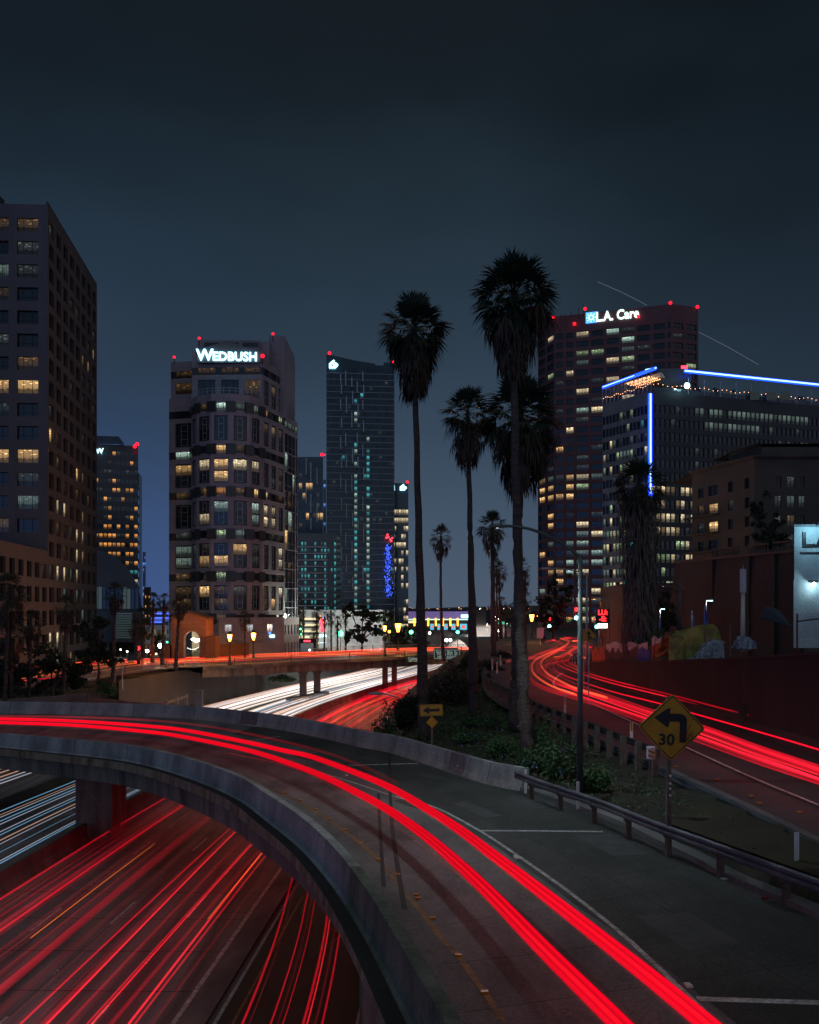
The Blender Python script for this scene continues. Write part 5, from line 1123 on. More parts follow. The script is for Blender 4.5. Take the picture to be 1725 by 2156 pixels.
mb = MB(); mb.box((axl - .2, Yg + 7, gb), (axr + .2, Yg + 7.2, asp + ar), 0); mb.uv = [[(3, 3), (3.9, 3), (3.9, 3.9), (3, 3.9)]] * len(mb.f); mb.build('bright_passage', 'lit_cream', q)
for x0, x1, yt in ((346, 361, 1360), (434, 456, 1340), (344, 361, 1358)):
    mb = MB(); mb.box((gx_(x0), Yg - 1.0 - (x0 == 344) * .5, gb), (gx_(x1), Yg + 3, zat(yt, Yg))); mb.build('side_pier', 'terracotta_stone', q)
mb = MB()
for k in range(9):
    t_ = k / 8; mb.ball((axl + .4 + t_ * (axr - axl - .6), Yg + 1.2, asp - 1.9 + .4 * (2 * t_ - 1) ** 2 + .3 * t_), .045, 0, 5)
tag(mb.build('string_lights', 'lamp_white'), 'short string of warm bulbs sagging inside the stone arch', 'string lights')
pl = empty('pendant_lamp', (acx + .6, Yg + .9, asp - 1), 'wide shallow pendant lamp hanging in the stone arch', 'lamp'); mb = MB(); mb.lathe((acx + .6, Yg + .9, asp - .1), [(.05, -.5), (.9, .05), (.92, .1), (.1, .15)]); mb.build('bowl', 'lamp_white', pl); mb = MB(); mb.tube([(acx + .6, Yg + .9, asp), (acx + .6, Yg + .9, asp + ar * .96)], .03); mb.build('rod', 'metal_dark', pl)
mb = MB(); hp = (gx_(397), Yg + 2.5); mb.box((gx_(378), 156.9, zat(1366, 157)), (gx_(386), 157, zat(1352, 157))) if False else None
f2 = Bld('podium_building', 'purple-grey podium row with bright tall windows behind the two orange lamps', 'building', (-38, 172, 7), ['granite_pink', 'terracotta_stone'], seed=4)
sA = (gx_(434), 168.5); sB = V2(598, 176.0); sC = V2(630, 186)
f2.facade(sA, sB, 6.8, 14.6, [(1.2, 2.6), (5.4, 6.8), (9.6, 10.8), (13.0, 14.1)], [(11.6, 13.4)], lambda *a: 'lit_white', dep=.3, style='plain'); f2.facade(sA, sB, 14.6, 14.7, [], [], None)
f2.facade(sB, sC, 6.8, 14.6, colspan(math.hypot(sC[0] - sB[0], sC[1] - sB[1]), 5, .4), [(7.3, 9.9), (11.4, 13.2)], picker(r2, [(.4, 'lit_cool'), (.3, 'lit_amber')]), dep=.3, style='plain')
f2.roof([sA, sB, sC, (sC[0], 195), (sA[0], 195)], 14.65); f2.plain((sA[0], 195), sA, 6.8, 14.6); f2.finish()
mb = MB(); a_ = A(434, 1383, 160); b_ = A(522, 1362, 167); mb.sweep([Vector((a_.x, 160, 6.8)), Vector((b_.x, 167, 6.9))], [(0, 0), (0, 3.3), (.3, 3.3), (.3, 0)]); tag(mb.build('garden_wall', 'terracotta_stone'), 'rising stone garden wall between the gatehouse and the tower', 'wall')
lt = text_mesh('WEDBUSH CENTER', .75, 'podium_lettering', 'yellow_paint', (A(548, 1333, 168).x - 2.8, 168.3, A(0, 1347 - 14, 168).z - 1.6), (1, 0, 0), (0, 0, 1), None, depth=.02)
tag(lt, 'dull gold letters WEDBUSH CENTER on the podium behind the orange lamps', 'lettering')
vs = empty('shop_sign', A(568, 1345, 174.5), 'small white and blue lit shop sign on the podium corner', 'sign'); mb = MB(); pS = A(568, 1339.5, 174.5); mb.tube([(pS.x - .9, pS.y, pS.z), (pS.x + .9, pS.y, pS.z)], .28); mb.build('name_bar', 'sign_cool', vs); mb = MB(); mb.tube([(pS.x, pS.y, pS.z - .75), (pS.x, pS.y, pS.z + .75)], .18); mb.build('emblem', 'sign_blue', vs)

# ---------------------------------------------------------------- generic glass tower
def rect_tower(name, label, x0, x1, Y0, depth, ytop, skew=0, mats=('tower_glass',), n=8, fl=3.6, frac=.8, win=2.6, lit=None, seed=1, zbot=2, ztop_r=None, style='plain', maxw=96, side=None, base='glass_blue', cat='office building', dep=.12, topmar=3):
    a_ = V2(x0, Y0); b_ = V2(x1, Y0 + skew); zt = zat(ytop, Y0); t = Bld(name, label, cat, (a_[0], Y0, zbot), list(mats), seed=seed, base=base, maxwin=maxw)
    W_ = math.hypot(b_[0] - a_[0], b_[1] - a_[1]); rows = []
    z = zt - topmar - win
    while z > zbot + 1: rows.append((z, z + win, len(rows))); z -= fl
    t.facade(a_, b_, zbot, zt, colspan(W_, n, frac), rows, lit, dep=dep, style=style)
    c_ = (b_[0] * (b_[1] + depth) / b_[1] + (.0 if b_[0] > 0 else -.4), b_[1] + depth); d_ = (a_[0] * (a_[1] + depth) / a_[1], a_[1] + depth)
    if side: t.facade(b_, c_, zbot, zt, colspan(depth, side, frac), rows, lit, dep=dep, style=style)
    else: t.plain(b_, c_, zbot, zt)
    t.plain(c_, d_, zbot, zt); t.plain(d_, a_, zbot, zt); t.roof([a_, b_, c_, d_], zt); return t, a_, b_, zt, W_
# far dark tower with a W sign
r3 = random.Random(9)
def litW(ri, ci, r, c):
    k = r[2]; x = r3.random()
    if k < 3: return 'lit_amber' if x < .06 else None
    if k < 8: return 'lit_amber' if x < .25 else 'lit_teal' if x < .3 else None
    if k in (9, 10, 11, 12): return 'lit_amber' if x < .7 else None
    if k in (14,): return 'lit_cream' if x < .9 else None
    if k in (13, 15, 16): return 'lit_teal' if x < .6 else 'lit_amber' if x < .75 else None
    if k in (18, 25, 22): return 'lit_amber' if x < .55 else None
    return 'lit_amber' if x < (.4 if ci > 6 else .2) else None
t, a_, b_, zt, W_ = rect_tower('office_tower', 'far dark tower with orange-lit windows and a lit W beside the left tower', 180, 291, 420, 30, 934, 6, n=12, fl=4.1, win=1.9, frac=.72, lit=litW, seed=3, mats=('granite_dark',), style='none')
st2 = V2(299, 440); t.facade((b_[0], b_[1] + 1), st2, 2, zt - 12, [(.6, 2.2)], [(zt - 20 - 4.1 * i, zt - 18.1 - 4.1 * i) for i in range(28)], lambda *a: 'lit_amber' if r3.random() < .2 else None); t.plain(st2, (st2[0] * 470 / 440, 470), 2, zt - 12); t.roof([b_, st2, (st2[0] * 470 / 440, 470), (b_[0] * 470 / 426, 470)], zt - 12)
t.w.add([(a_[0], 421, zt), (V2(262, 421)[0], 421, zt), (V2(250, 421)[0], 421, zt + 3.4), (a_[0], 421, zt + 3.8), (a_[0], 440, zt), (V2(262, 440)[0], 440, zt), (V2(250, 440)[0], 440, zt + 3.4), (a_[0], 440, zt + 3.8)], [(0, 1, 2, 3), (1, 5, 6, 2), (3, 2, 6, 7)])
rt = t.finish()
ws = empty('letter_sign', A(209, 955, 419), 'small glowing letter W at the top of the far dark tower', 'sign'); text_mesh('W', 3.1, 'letter', 'sign_cool', (A(209.5, 949.5, 419).x, 419.2, A(0, 949.5, 419).z), (1, 0, 0), (0, 0, 1), ws, bold=.09, depth=.1)
beacon(A(284, 940, 418), 'red beacon low on the far W tower, left of the other', .8); beacon(A(289, 935, 419), 'red beacon at the top corner of the far W tower', .8)
# curved-roof glass hall between
hall = empty('glass_hall', A(250, 1310, 300), 'low hall with a quarter-round roof behind the left palms', 'hall')
mb = MB(); Yh = 300; prof = []
for k in range(13):
    an = math.pi / 2 * k / 12; x = 196 + 103 * math.sin(an); y = 1290 - 132 * math.cos(an); prof.append(((x - HX) / F * Yh, zat(y, Yh)))
vs = [(p[0], Yh, p[1]) for p in prof] + [(p[0] * (Yh + 40) / Yh - .3, Yh + 40, p[1]) for p in prof] + [(prof[0][0], Yh, 4), (prof[-1][0], Yh, 4)]
k_ = len(prof); mb.add(vs, [(i, i + 1, k_ + i + 1, k_ + i) for i in range(k_ - 1)] + [tuple(list(range(k_)) + [2 * k_ + 1, 2 * k_])], 0); mb.build('roof_shell', 'slab_grey', hall)
mb = MB()
zb = zat(1232, Yh)
for i in range(11):
    xx = (200 + i * 8.6 - HX) / F * Yh; mb.box((xx, Yh - .6, zat(1282, Yh)), (xx + 1.02, Yh - .4, zat(1236 + (4 if i > 7 else 0), Yh)), 0 if i in (0, 1, 7, 8) else 1)
mb.build('glazing', ['lit_cool', 'glass_blue'], hall)
mb = MB()
for k in range(14):
    y = 1291 + k * 5.0; mb.box(((240 - HX) / F * 298, 297.2, zat(y + 2.2, 298)), ((279 - HX) / F * 298, 297.5, zat(y, 298)))
mb.build('lit_louvres', 'lit_cool', hall)
mb = MB(); mb.box(((238 - HX) / F * 298, 297.6, 2), ((281 - HX) / F * 298, 299, zat(1288, 298))); mb.build('louvre_wall', 'slab_grey', hall)
t, *_ = rect_tower('slim_tower', 'slim distant blue-lit tower at the left, between the W tower and the pink tower', 300.5, 307, 620, 20, 1162, mats=('tower_glass',), n=2, fl=4, lit=lambda *a: 'lit_blue' if r3.random() < .5 else None, maxw=10, style='none', cat='tower'); t.finish()
t, *_ = rect_tower('apartment_block', 'pink block with a column of orange lamps behind the left palms', 303, 318, 330, 20, 1236, mats=('stucco_tan',), n=2, fl=3.4, frac=.3, win=1.2, lit=lambda *a: 'lit_amber', maxw=20, style='none', cat='building'); t.finish()
t, *_ = rect_tower('parking_garage', 'small garage glowing deep blue beside the pink tower', 318, 356, 300, 20, 1287, mats=('panel_white',), n=1, fl=2.6, frac=.94, win=1.3, lit=lambda *a: None, maxw=6, style='none', cat='garage', topmar=.6); rt = t.finish()
for k in range(3):
    mb = MB(); a_ = A(319, 1292 + k * 9, 299); b_ = A(355 - (k == 2) * 12, 1292 + k * 9, 299); mb.box((a_.x, 298.7, a_.z - .2), (b_.x, 299, a_.z + .2)); mb.build('light_strip', 'led_blue', rt)
t, *_ = rect_tower('low_office', 'low white building with gridded windows left of the gatehouse', 306, 352, 240, 20, 1319, mats=('panel_white',), n=4, fl=3.4, win=2.4, frac=.7, lit=lambda *a: 'lit_green' if r3.random() < .4 else 'lit_dim' if r3.random() < .5 else None, maxw=20, style='four', cat='building', topmar=1); t.finish()
# low dark canopy building with lit ground floor at the left crossing
t, *_ = rect_tower('low_shop', 'low dark building with a lit ground floor at the left crossing', 230, 283, 200, 20, 1352, mats=('metal_dark',), n=6, fl=3, win=2.0, frac=.8, lit=lambda *a: 'lit_cream' if r3.random() < .8 else None, maxw=12, cat='shop', topmar=1.5, zbot=5); t.finish()

# ---------------------------------------------------------------- tall glass tower in the middle and its neighbours
r4 = random.Random(14)
def lit_mid(ri, ci, r, c):
    k = r[2]
    if ci in (9,) and k > 3: return ('lit_teal' if r4.random() < .5 else 'lit_cool') if (k > 16 or r4.random() < .3) else None
    if ci in (13,) and k > 10: return ('lit_cool' if r4.random() < .5 else 'lit_teal') if r4.random() < .85 else None
    return 'lit_teal' if r4.random() < .006 else None
M1 = Bld('glass_tower', 'tallest dark blue glass tower in the middle, with pale vertical fins and a white emblem', 'office building', V2(760, 520) + (2,), ['tower_glass', 'roof_metal'], seed=2, base='glass_blue'); M1.faint = .03
Y0 = 520; a_ = V2(687.5, Y0); b_ = V2(830, Y0 + 4); zt = zat(746, Y0); W_ = math.hypot(b_[0] - a_[0], b_[1] - a_[1])
zt2 = zat(766, Y0); fl = zt2 / 44.0; rows = [(zt2 - 2 - fl * (k + 1) + .9, zt2 - 2 - fl * k, k) for k in range(40)]
colw = W_ / 22; cols = [(colw * i + .10, colw * (i + 1) - .10) for i in range(22)]
def emis_col(ri, ci, r, c): return lit_mid(ri, ci, r, c)
M1.facade(a_, b_, 2, zt2, cols, rows, emis_col, dep=.1, style='none')
M1.plain(b_, (b_[0], 560), 2, zt2); M1.plain((b_[0], 560), (a_[0], 560), 2, zt2); M1.plain((a_[0], 560), a_, 2, zt2)
# curved crest falling to the right, then the stepped right end
crest = [(687.5, 745), (700, 747.5), (720, 751.5), (745, 756.5), (770, 760), (790, 762.5), (790.2, 766.2)]
for (x0, y0), (x1, y1) in zip(crest, crest[1:]):
    p0 = V2(x0, Y0 + (x0 - 687.5) / 142 * 4); p1 = V2(x1, Y0 + (x1 - 687.5) / 142 * 4)
    M1.w.add([(p0[0], p0[1], zt2), (p1[0], p1[1], zt2), (p1[0], p1[1], zat(y1, Y0)), (p0[0], p0[1], zat(y0, Y0)), (p0[0], p0[1] + 30, zt2), (p1[0], p1[1] + 30, zt2), (p1[0], p1[1] + 30, zat(y1, Y0)), (p0[0], p0[1] + 30, zat(y0, Y0))], [(0, 1, 2, 3), (3, 2, 6, 7), (4, 7, 6, 5), (0, 3, 7, 4)], 0)
p0 = V2(808, 523); M1.w.box((p0[0], 523.4, zt2), (b_[0], 545, zat(762.5, 523)), 0)
rt = M1.finish()
# pale fins staggered over the front
fins = [(717.5, [(788, 807), (807, 830), (840, 862), (880, 900), (920, 945), (962, 985), (1000, 1030), (1050, 1075), (1100, 1125), (1150, 1180), (1195, 1225)]), (728, [(781, 812), (834, 870), (912, 940), (956, 985), (1010, 1040), (1060, 1090), (1120, 1150), (1170, 1205)]), (741, [(794, 815), (823, 850), (868, 900), (945, 975), (1000, 1035), (1080, 1110), (1140, 1180), (1215, 1240)]), (752.5, [(803, 827), (850, 880), (912, 940), (962, 985), (1032, 1060), (1092, 1115), (1160, 1200)]), (764, [(782, 803), (810, 835), (842, 862), (885, 910), (935, 962), (985, 1010), (1045, 1075), (1110, 1140), (1190, 1225)])]
for x, segs in fins:
    for j, (y0, y1) in enumerate(segs):
        mb = MB(); xx = x + (1.6 if j % 2 else 0); a2 = A(xx, y0, 519.2); mb.box((a2.x - .28, 519.0, zat(y1, 519)), (a2.x + .28, 519.7, zat(y0, 519))); mb.build('fin', 'fin_light', rt)
mb = MB()
for k in range(40): mb.box((a_[0], 519.75, zt2 - 2 - fl * (k + 1) + .55), (b_[0], 524, zt2 - 2 - fl * (k + 1) + .72)) if False else mb.obox(Vector((a_[0], a_[1], 0)) + Vector((0, -.08, 0)), (Vector(b_) - Vector(a_)).normalized(), W_, .07, zt2 - 2 - fl * (k + 1) + .5, zt2 - 2 - fl * (k + 1) + .68)
mb.build('floor_lines', 'frame_light', rt)['kind'] = 'stuff'
def emblem(x, y, Y, s, label):
    root = empty('emblem_sign', A(x, y, Y), label, 'sign'); c = A(x, y, Y); mb = MB()
    pts = [(-1, -1), (.55, -1), (.55, -.6), (-.45, -.6), (-.45, .05), (.35, .75), (.1, 1.0), (-1, .1)]
    P = [(c.x + u * s, Y, c.z + v * s) for u, v in pts]; Q = [(p[0], Y + .4, p[2]) for p in P]
    mb.add(P + Q, [(0, 1, 2, 3), (0, 3, 4, 7), (4, 5, 6, 7)] + [(i, (i + 1) % 8, 8 + (i + 1) % 8, 8 + i) for i in range(8)]); mb.build('house_mark', 'sign_white', root)
    mb = MB(); mb.ball((c.x + s * .35, Y, c.z - s * .1), s * .52, 0, 8, (1, .3, 1)); mb.ball((c.x + s * .75, Y, c.z - s * .25), s * .42, 0, 8, (1, .3, 1)); mb.ball((c.x + s * .45, Y, c.z - s * .5), s * .45, 0, 8, (1, .3, 1)); mb.build('leaf_mark', 'sign_white', root)
emblem(702, 766, 518.6, 2.3, 'white house-shaped emblem at the top left of the tall middle tower')
beacon(A(694, 743.5, 520), 'red beacon at the top left corner of the tall middle tower', .9); beacon(A(829, 763, 524), 'red beacon at the top right corner of the tall middle tower', .9)
# reflections seen in its lower panes are left to the renderer; the coloured lights on its right edge are lamps
mb = MB()
for k in range(150):
    x = 816 + r4.gauss(0, 2.6) + (5 if r4.random() < .25 else 0); y = 1145 + 112 * r4.random(); p = A(x, y, 518.5); h_ = r4.uniform(.12, .55); mb.box((p.x - .14, 518.3, p.z - h_), (p.x + .14, 518.6, p.z + h_))
tag(mb.build('light_cluster', 'led_blue'), 'speckled column of deep blue lights on the right edge of the middle tower', 'lights', kind='stuff')
mb = MB()
for x, y in ((814, 1132), (818, 1131), (822, 1136), (826, 1133), (816, 1126), (824, 1139)): p = A(x, y, 518); mb.ball((p.x, p.y, p.z), .55, 0, 6)
tag(mb.build('light_cluster', 'neon_red'), 'small cluster of red lights above the blue column', 'lights', kind='stuff')
mb = MB()
for k in range(34): p = A(699 + 17 * r4.random(), 1208 + 12 * r4.random(), 519); mb.box((p.x - .2, 518.8, p.z - .8), (p.x + .2, 519.1, p.z + .8))
tag(mb.build('light_cluster', 'sign_cool'), 'patch of cyan lights low on the left of the middle tower', 'lights', kind='stuff')
# stepped dark tower left of it
t, a_, b_, zt, W_ = rect_tower('apartment_tower', 'dark glass apartment tower with a few warm windows, right behind the pink tower', 600, 680.5, 470, 30, 962, 0, n=11, fl=5.0, win=3.3, frac=.86, lit=lambda ri, ci, r, c: 'lit_warm' if (r[2], ci) in ((2, 6), (2, 7), (2, 4), (5, 6), (5, 9), (5, 10), (8, 9), (8, 10), (9, 10), (11, 6), (3, 5)) else ('lit_dim' if r4.random() < .05 else None), seed=6, style='none', cat='apartment building'); rt = t.finish()
for x, segs in ((645, [(965, 1000), (1030, 1060)]), (655, [(975, 1015), (1040, 1080), (1090, 1115)]), (668, [(985, 1020), (1060, 1100)])):
    for y0, y1 in segs: mb = MB(); c_ = A(x, y0, 469); mb.box((c_.x - .25, 468.6, zat(y1, 469)), (c_.x + .25, 469.4, zat(y0, 469))); mb.build('fin', 'fin_light', rt)
beacon(A(678, 957, 469), 'red beacon on the dark tower just right of the pink tower', .8); beacon(A(683.5, 957.8, 500), 'faint red beacon close beside the one on the dark apartment tower', .45)
t, *_ = rect_tower('slim_tower', 'narrow blue-lit tower edge between the two middle towers', 681, 686.5, 620, 20, 1010, mats=('tower_glass',), n=1, fl=4.2, lit=lambda *a: 'lit_blue' if r4.random() < .25 else None, maxw=8, style='none', cat='tower'); t.finish()
# balconied block with teal lights
r5 = random.Random(4)
G2 = Bld('apartment_block', 'long balconied block with rows of teal lights below the dark apartment tower', 'apartment building', V2(655, 420) + (2,), ['tower_glass', 'slab_grey'], seed=5, base='glass_blue', maxwin=90)
a_ = V2(612, 420); b_ = V2(709, 424); zt = zat(1122, 420); W_ = math.hypot(b_[0] - a_[0], b_[1] - a_[1])
G2.facade(a_, b_, 2, zt, colspan(W_, 14, .5), [(zt - 6 - 2.9 * k, zt - 4 - 2.9 * k, k) for k in range(13)], lambda ri, ci, r, c: 'lit_teal' if ci % 3 == 1 or r5.random() < .12 else None, dep=.2, style='none')
G2.plain(b_, (b_[0], 450), 2, zt); G2.roof([a_, b_, (b_[0], 450), (a_[0], 450)], zt); rt = G2.finish()
for k in range(13): mb = MB(); z = zt - 6.6 - 2.9 * k; mb.box((a_[0], 418.4, z), (V2(689, 420)[0], 420.2, z + .45)); mb.build('balcony_slab', 'panel_white', rt)
# slim tower right of the middle one
def litS(ri, ci, r, c):
    k = r[2]
    if k < 2: return 'lit_cream'
    return 'lit_cream' if (ci > 2 and r5.random() < .6) or r5.random() < .12 else None
t, *_ = rect_tower('apartment_tower', 'slim dark tower with cream windows and a white emblem, right of the middle tower', 829.5, 860, 600, 22, 1017, 0, n=6, fl=5.2, win=3.4, frac=.86, lit=litS, seed=7, style='none', cat='apartment building', topmar=17); t.finish()
emblem(849, 1025.5, 598.6, 2.0, 'white house-shaped emblem on the slim tower right of the middle tower'); beacon(A(858, 1015, 599), 'red beacon on the slim tower right of the middle tower', .9)

# ---------------------------------------------------------------- retail garage with pylon
Y0 = 236
gar = empty('retail_garage', V2(700, Y0) + (6,), 'long pale retail garage with lit parking floors behind the street bridge', 'building')
a_ = V2(624, Y0)[0]; b_ = V2(806, Y0)[0]
mb = MB(); mb.box((a_, Y0, 6), (b_, Y0 + 18, zat(1284, Y0))); mb.build('wall', 'panel_white', gar)
for k in range(5):
    y = 1301 + k * 12.8; mb = MB(); mb.box((a_ + .2, Y0 - .35, zat(y + 4.4, Y0)), (V2(676, Y0)[0], Y0 - .02, zat(y, Y0))); mb.build('parking_opening', 'parking_light', gar)
    mb = MB(); mb.box((a_ + .2, Y0 - .5, zat(y + 9, Y0)), (V2(676, Y0)[0], Y0 - .36, zat(y + 4.5, Y0))); mb.build('spandrel', 'slab_grey', gar)
for i in range(7):
    for j in range(5):
        x0 = 690 + i * 16; mb = MB(); p0 = A(x0, 1293 + j * 16, Y0); s_ = .9
        mb.add([(p0.x, Y0 - .02, p0.z), (p0.x + 1.8, Y0 - .02, p0.z - .2), (p0.x + 1.8, Y0 - .02, p0.z - 1.7), (p0.x, Y0 - .02, p0.z - 1.5), (p0.x + .9, Y0 - .55, p0.z - .85)], [(0, 4, 1), (1, 4, 2), (2, 4, 3), (3, 4, 0)]); mb.build('facade_panel', 'panel_white', gar)
point_light('garage_fill_light', (V2(735, 200)[0], 214, 14.5), 13000, (.95, 1, .9), gar, .6)  # added fill light without a fixture, brightens the garage front
py = empty('sign_pylon', V2(680, 232) + (7,), 'pale pylon with stacked lit shop signs, among them a red ring and ZARA', 'sign')
px0 = V2(671.5, 232)[0]; px1 = V2(688.5, 232)[0]; pcx = (px0 + px1) / 2
mb = MB(); mb.box((px0, 232, 6.5), (px1, 233, zat(1290, 232))); mb.build('panel', 'panel_white', py)
text_mesh('7', 1.0, 'lettering', 'orange_light', (pcx - .55, 231.95, zat(1300, 232)), (1, 0, 0), (0, 0, 1), py, bold=.03); text_mesh('th', .9, 'lettering', 'sign_blue', (pcx + .3, 231.95, zat(1300, 232)), (1, 0, 0), (0, 0, 1), py, bold=.03)
def ring(cx, cz, Y, r0, r1, mat, name, parent, sq=1.0):
    mb = MB(); n = 24; vs = []
    for k in range(n): a = 2 * math.pi * k / n; vs += [(cx + r0 * sq * math.cos(a), Y, cz + r0 * math.sin(a)), (cx + r1 * sq * math.cos(a), Y, cz + r1 * math.sin(a))]
    mb.add(vs, [(2 * k, 2 * k + 1, (2 * k + 3) % (2 * n), (2 * k + 2) % (2 * n)) for k in range(n)]); return mb.build(name, mat, parent)
ring(pcx, zat(1312, 232), 231.9, .75, 1.15, 'neon_red', 'red_ring', py, .62); ring(pcx, zat(1312, 232), 231.9, .02, .42, 'neon_red', 'red_dot', py, .62)
mb = MB(); mb.box((pcx - .5, 231.85, zat(1329.5, 232)), (pcx + .5, 231.95, zat(1322, 232))); mb.build('red_mark', 'neon_red', py)
text_mesh('ZARA', .85, 'lettering', 'sign_white', (pcx, 231.95, zat(1339, 232)), (1, 0, 0), (0, 0, 1), py, bold=.01, squeeze=.85); text_mesh('nordstrom', .36, 'lettering', 'sign_cool', (pcx, 231.95, zat(1353, 232)), (1, 0, 0), (0, 0, 1), py)
sh = empty('street_shop', V2(645, 190) + (7,), 'lit shop front at street level just right of the pink tower', 'shop'); a2 = A(630, 1364, 196); b2 = A(660, 1353, 196)
mb = MB(); mb.box((a2.x, 196, 6.8), (b2.x + .6, 200, zat(1345, 196))); mb.build('wall', 'metal_dark', sh); mb = MB(); mb.box((a2.x + .3, 195.9, 7.4), (b2.x, 195.98, zat(1354, 196))); mb.build('shop_window', 'lit_white', sh); mb = MB(); mb.box((a2.x + 1, 195.88, zat(1351.5, 196)), (b2.x - .6, 195.98, zat(1348, 196))); mb.build('name_board', 'neon_red', sh)
# arena with lit columns and posters
Y0 = 640; ar_ = empty('arena_hall', V2(930, Y0) + (5,), 'low wide hall with glowing orange pillars and posters behind the palms', 'hall')
a_ = V2(858, Y0)[0]; b_ = V2(990, Y0)[0]
mb = MB(); mb.box((a_, Y0, -.2), (b_, Y0 + 30, zat(1305, Y0))); mb.build('wall', 'dark_concrete', ar_)
mb = MB(); mb.box((a_, Y0 - 1.2, zat(1303, Y0)), (b_ + 1, Y0 + 31, zat(1287.5, Y0))); mb.build('fascia', 'fascia_violet', ar_)
mb = MB(); mb.box((a_, Y0 - 1.6, zat(1305.5, Y0)), (b_ + 1, Y0 - 1.25, zat(1303.2, Y0))); mb.build('light_strip', 'fascia_teal', ar_)
for x in (873, 902, 918, 933, 948.5, 964): p = A(x, 1310, Y0 - 2); mb = MB(); mb.box((p.x - .55, p.y - .4, zat(1318, Y0)), (p.x + .55, p.y, zat(1301.5, Y0))); mb.build('lit_pillar', 'orange_light', ar_)
for k, (x, wd) in enumerate(((910, 8), (924, 6), (939, 8), (955, 9), (976, 15))):
    p = A(x, 1318, Y0 - .3); hw = wd / 2 / F * Y0; mb = MB(); mb.box((p.x - hw, p.y - .1, zat(1326, Y0)), (p.x + hw, p.y, zat(1313.5, Y0))); o = mb.build('poster', 'poster_teal', ar_)
    mb = MB(); mb.ball((p.x, p.y - .15, p.z - .6), hw * .55, 0, 8, (1, .1, 1)); mb.build('poster_figure', 'poster_red', o)
mb = MB(); a2 = A(885, 1310, Y0 - .2); mb.box((a_, Y0 - .2, zat(1312, Y0)), (a2.x, Y0 - .05, zat(1307, Y0))); mb.build('warm_band', 'parking_light', ar_)
for x0, x1 in ((880, 892), (908, 918), (941, 960)): mb = MB(); a2 = A(x0, 1285, Y0 + 12); b2 = A(x1, 1282, Y0 + 12); mb.box((a2.x, Y0 + 12, a2.z - 1.5), (b2.x, Y0 + 16, b2.z)); mb.build('roof_unit', 'metal_dark', ar_)
mb = MB(); p = A(979.5, 1297, 630); mb.lathe((p.x, p.y, p.z), [(.1, -1.3), (2.6, -1.2), (2.7, .8), (.1, .9)], 0, 16); tag(mb.build('drum_sign', 'sign_white'), 'blazing white drum-shaped sign at the right end of the arena hall', 'sign')

# ---------------------------------------------------------------- red tower with the L.A. Care sign
r6 = random.Random(33)
RT_ = Bld('office_tower', 'tall dark red tower with stepped sides and the lit words L.A. Care', 'office building', (70, 310, 9), ['granite_red'], seed=10)
P = [V2(1133, 324.4), V2(1168, 312.9), V2(1211, 310.9), V2(1339, 304.2), V2(1414, 300), V2(1470.5, 303.4)]; zt = 113.6; zb = 8
rows = [(106.8 - 3.13 * k - .95, 106.8 - 3.13 * k + .95, k) for k in range(31)]
def litC(face):
    def f(ri, ci, r, c):
        k = r[2]; x = r6.random()
        if k < 5: pr = .35 if face == 2 and k < 4 else .08
        elif k < 14: pr = .10 if face < 2 else .3 if face == 2 and ci > 1 else .1
        elif k < 20: pr = .45
        elif k < 26: pr = .5
        else: pr = .55 if face == 2 else .35
        if x > pr: return None
        y = r6.random()
        return 'lit_warm' if (face < 2 and k > 13 and y < .6) else 'lit_cream' if y < .45 else 'lit_green' if y < .6 else 'lit_cool' if y < .75 else 'lit_coolblind' if y < .9 else 'lit_warm' if y < .96 else 'lit_blue'
    return f
specs = [(0, 2, .72), (1, 2, .70), (2, 4, .80), (3, 3, .62), (4, 2, .74)]
for i, n, fr_ in specs:
    l_ = math.hypot(P[i + 1][0] - P[i][0], P[i + 1][1] - P[i][1]); cs = colspan(l_, n, fr_)
    if i == 3: cs = [(l_ * .05, l_ * .40), (l_ * .50, l_ * .82), (l_ * .90, l_ * .98)]
    RT_.facade(P[i], P[i + 1], zb, zt, cs, [r for r in rows if not (i == 2 and r[2] == -1)], litC(i), dep=.35, style='four')
RT_.plain(P[-1], (P[-1][0] + 2, 350), zb, zt); RT_.plain((P[-1][0] + 2, 350), (P[0][0] + 4, 350), zb, zt); RT_.plain((P[0][0] + 4, 350), P[0], zb, zt); RT_.roof(P + [(P[-1][0] + 2, 350), (P[0][0] + 4, 350)], zt)
rt = RT_.finish()
dC = (Vector(P[3]) - Vector(P[2])).normalized(); dC3 = Vector((dC.x, dC.y, 0)); nC = Vector((dC.y, -dC.x, 0))
def onC(x, y, o_=.4):
    # point on the main front face seen at x,y
    X0, Y0_ = P[2]; k = (x - HX) / F; t_ = (k * Y0_ - X0) / (dC.x - k * dC.y); pt = Vector((X0 + dC.x * t_, Y0_ + dC.y * t_, 0)); pt.z = zat(y, pt.y); return pt + nC * o_
cs_ = empty('name_sign', onC(1290, 670), 'glowing sign L.A. Care with a blue sun panel on the red tower', 'sign')
text_mesh('L.A. Care', 4.35, 'lettering', 'sign_mint', onC(1300.5, 664.5), dC3 + Vector((0, 0, .0)), (0, 0, 1), cs_, bold=.085, depth=.15, squeeze=.82)
pp = onC(1245.5, 669); mb = MB(); h_ = 1.75
mb.add([tuple(pp + dC3 * sx * h_ + Vector((0, 0, sz * h_))) for sx, sz in ((-1, -1), (1, -1), (1, 1), (-1, 1))] + [tuple(pp - nC * .3 + dC3 * sx * h_ + Vector((0, 0, sz * h_))) for sx, sz in ((-1, -1), (1, -1), (1, 1), (-1, 1))], [(0, 1, 2, 3), (0, 4, 5, 1), (1, 5, 6, 2), (2, 6, 7, 3), (3, 7, 4, 0)]); mb.build('blue_panel', 'sign_blue', cs_)
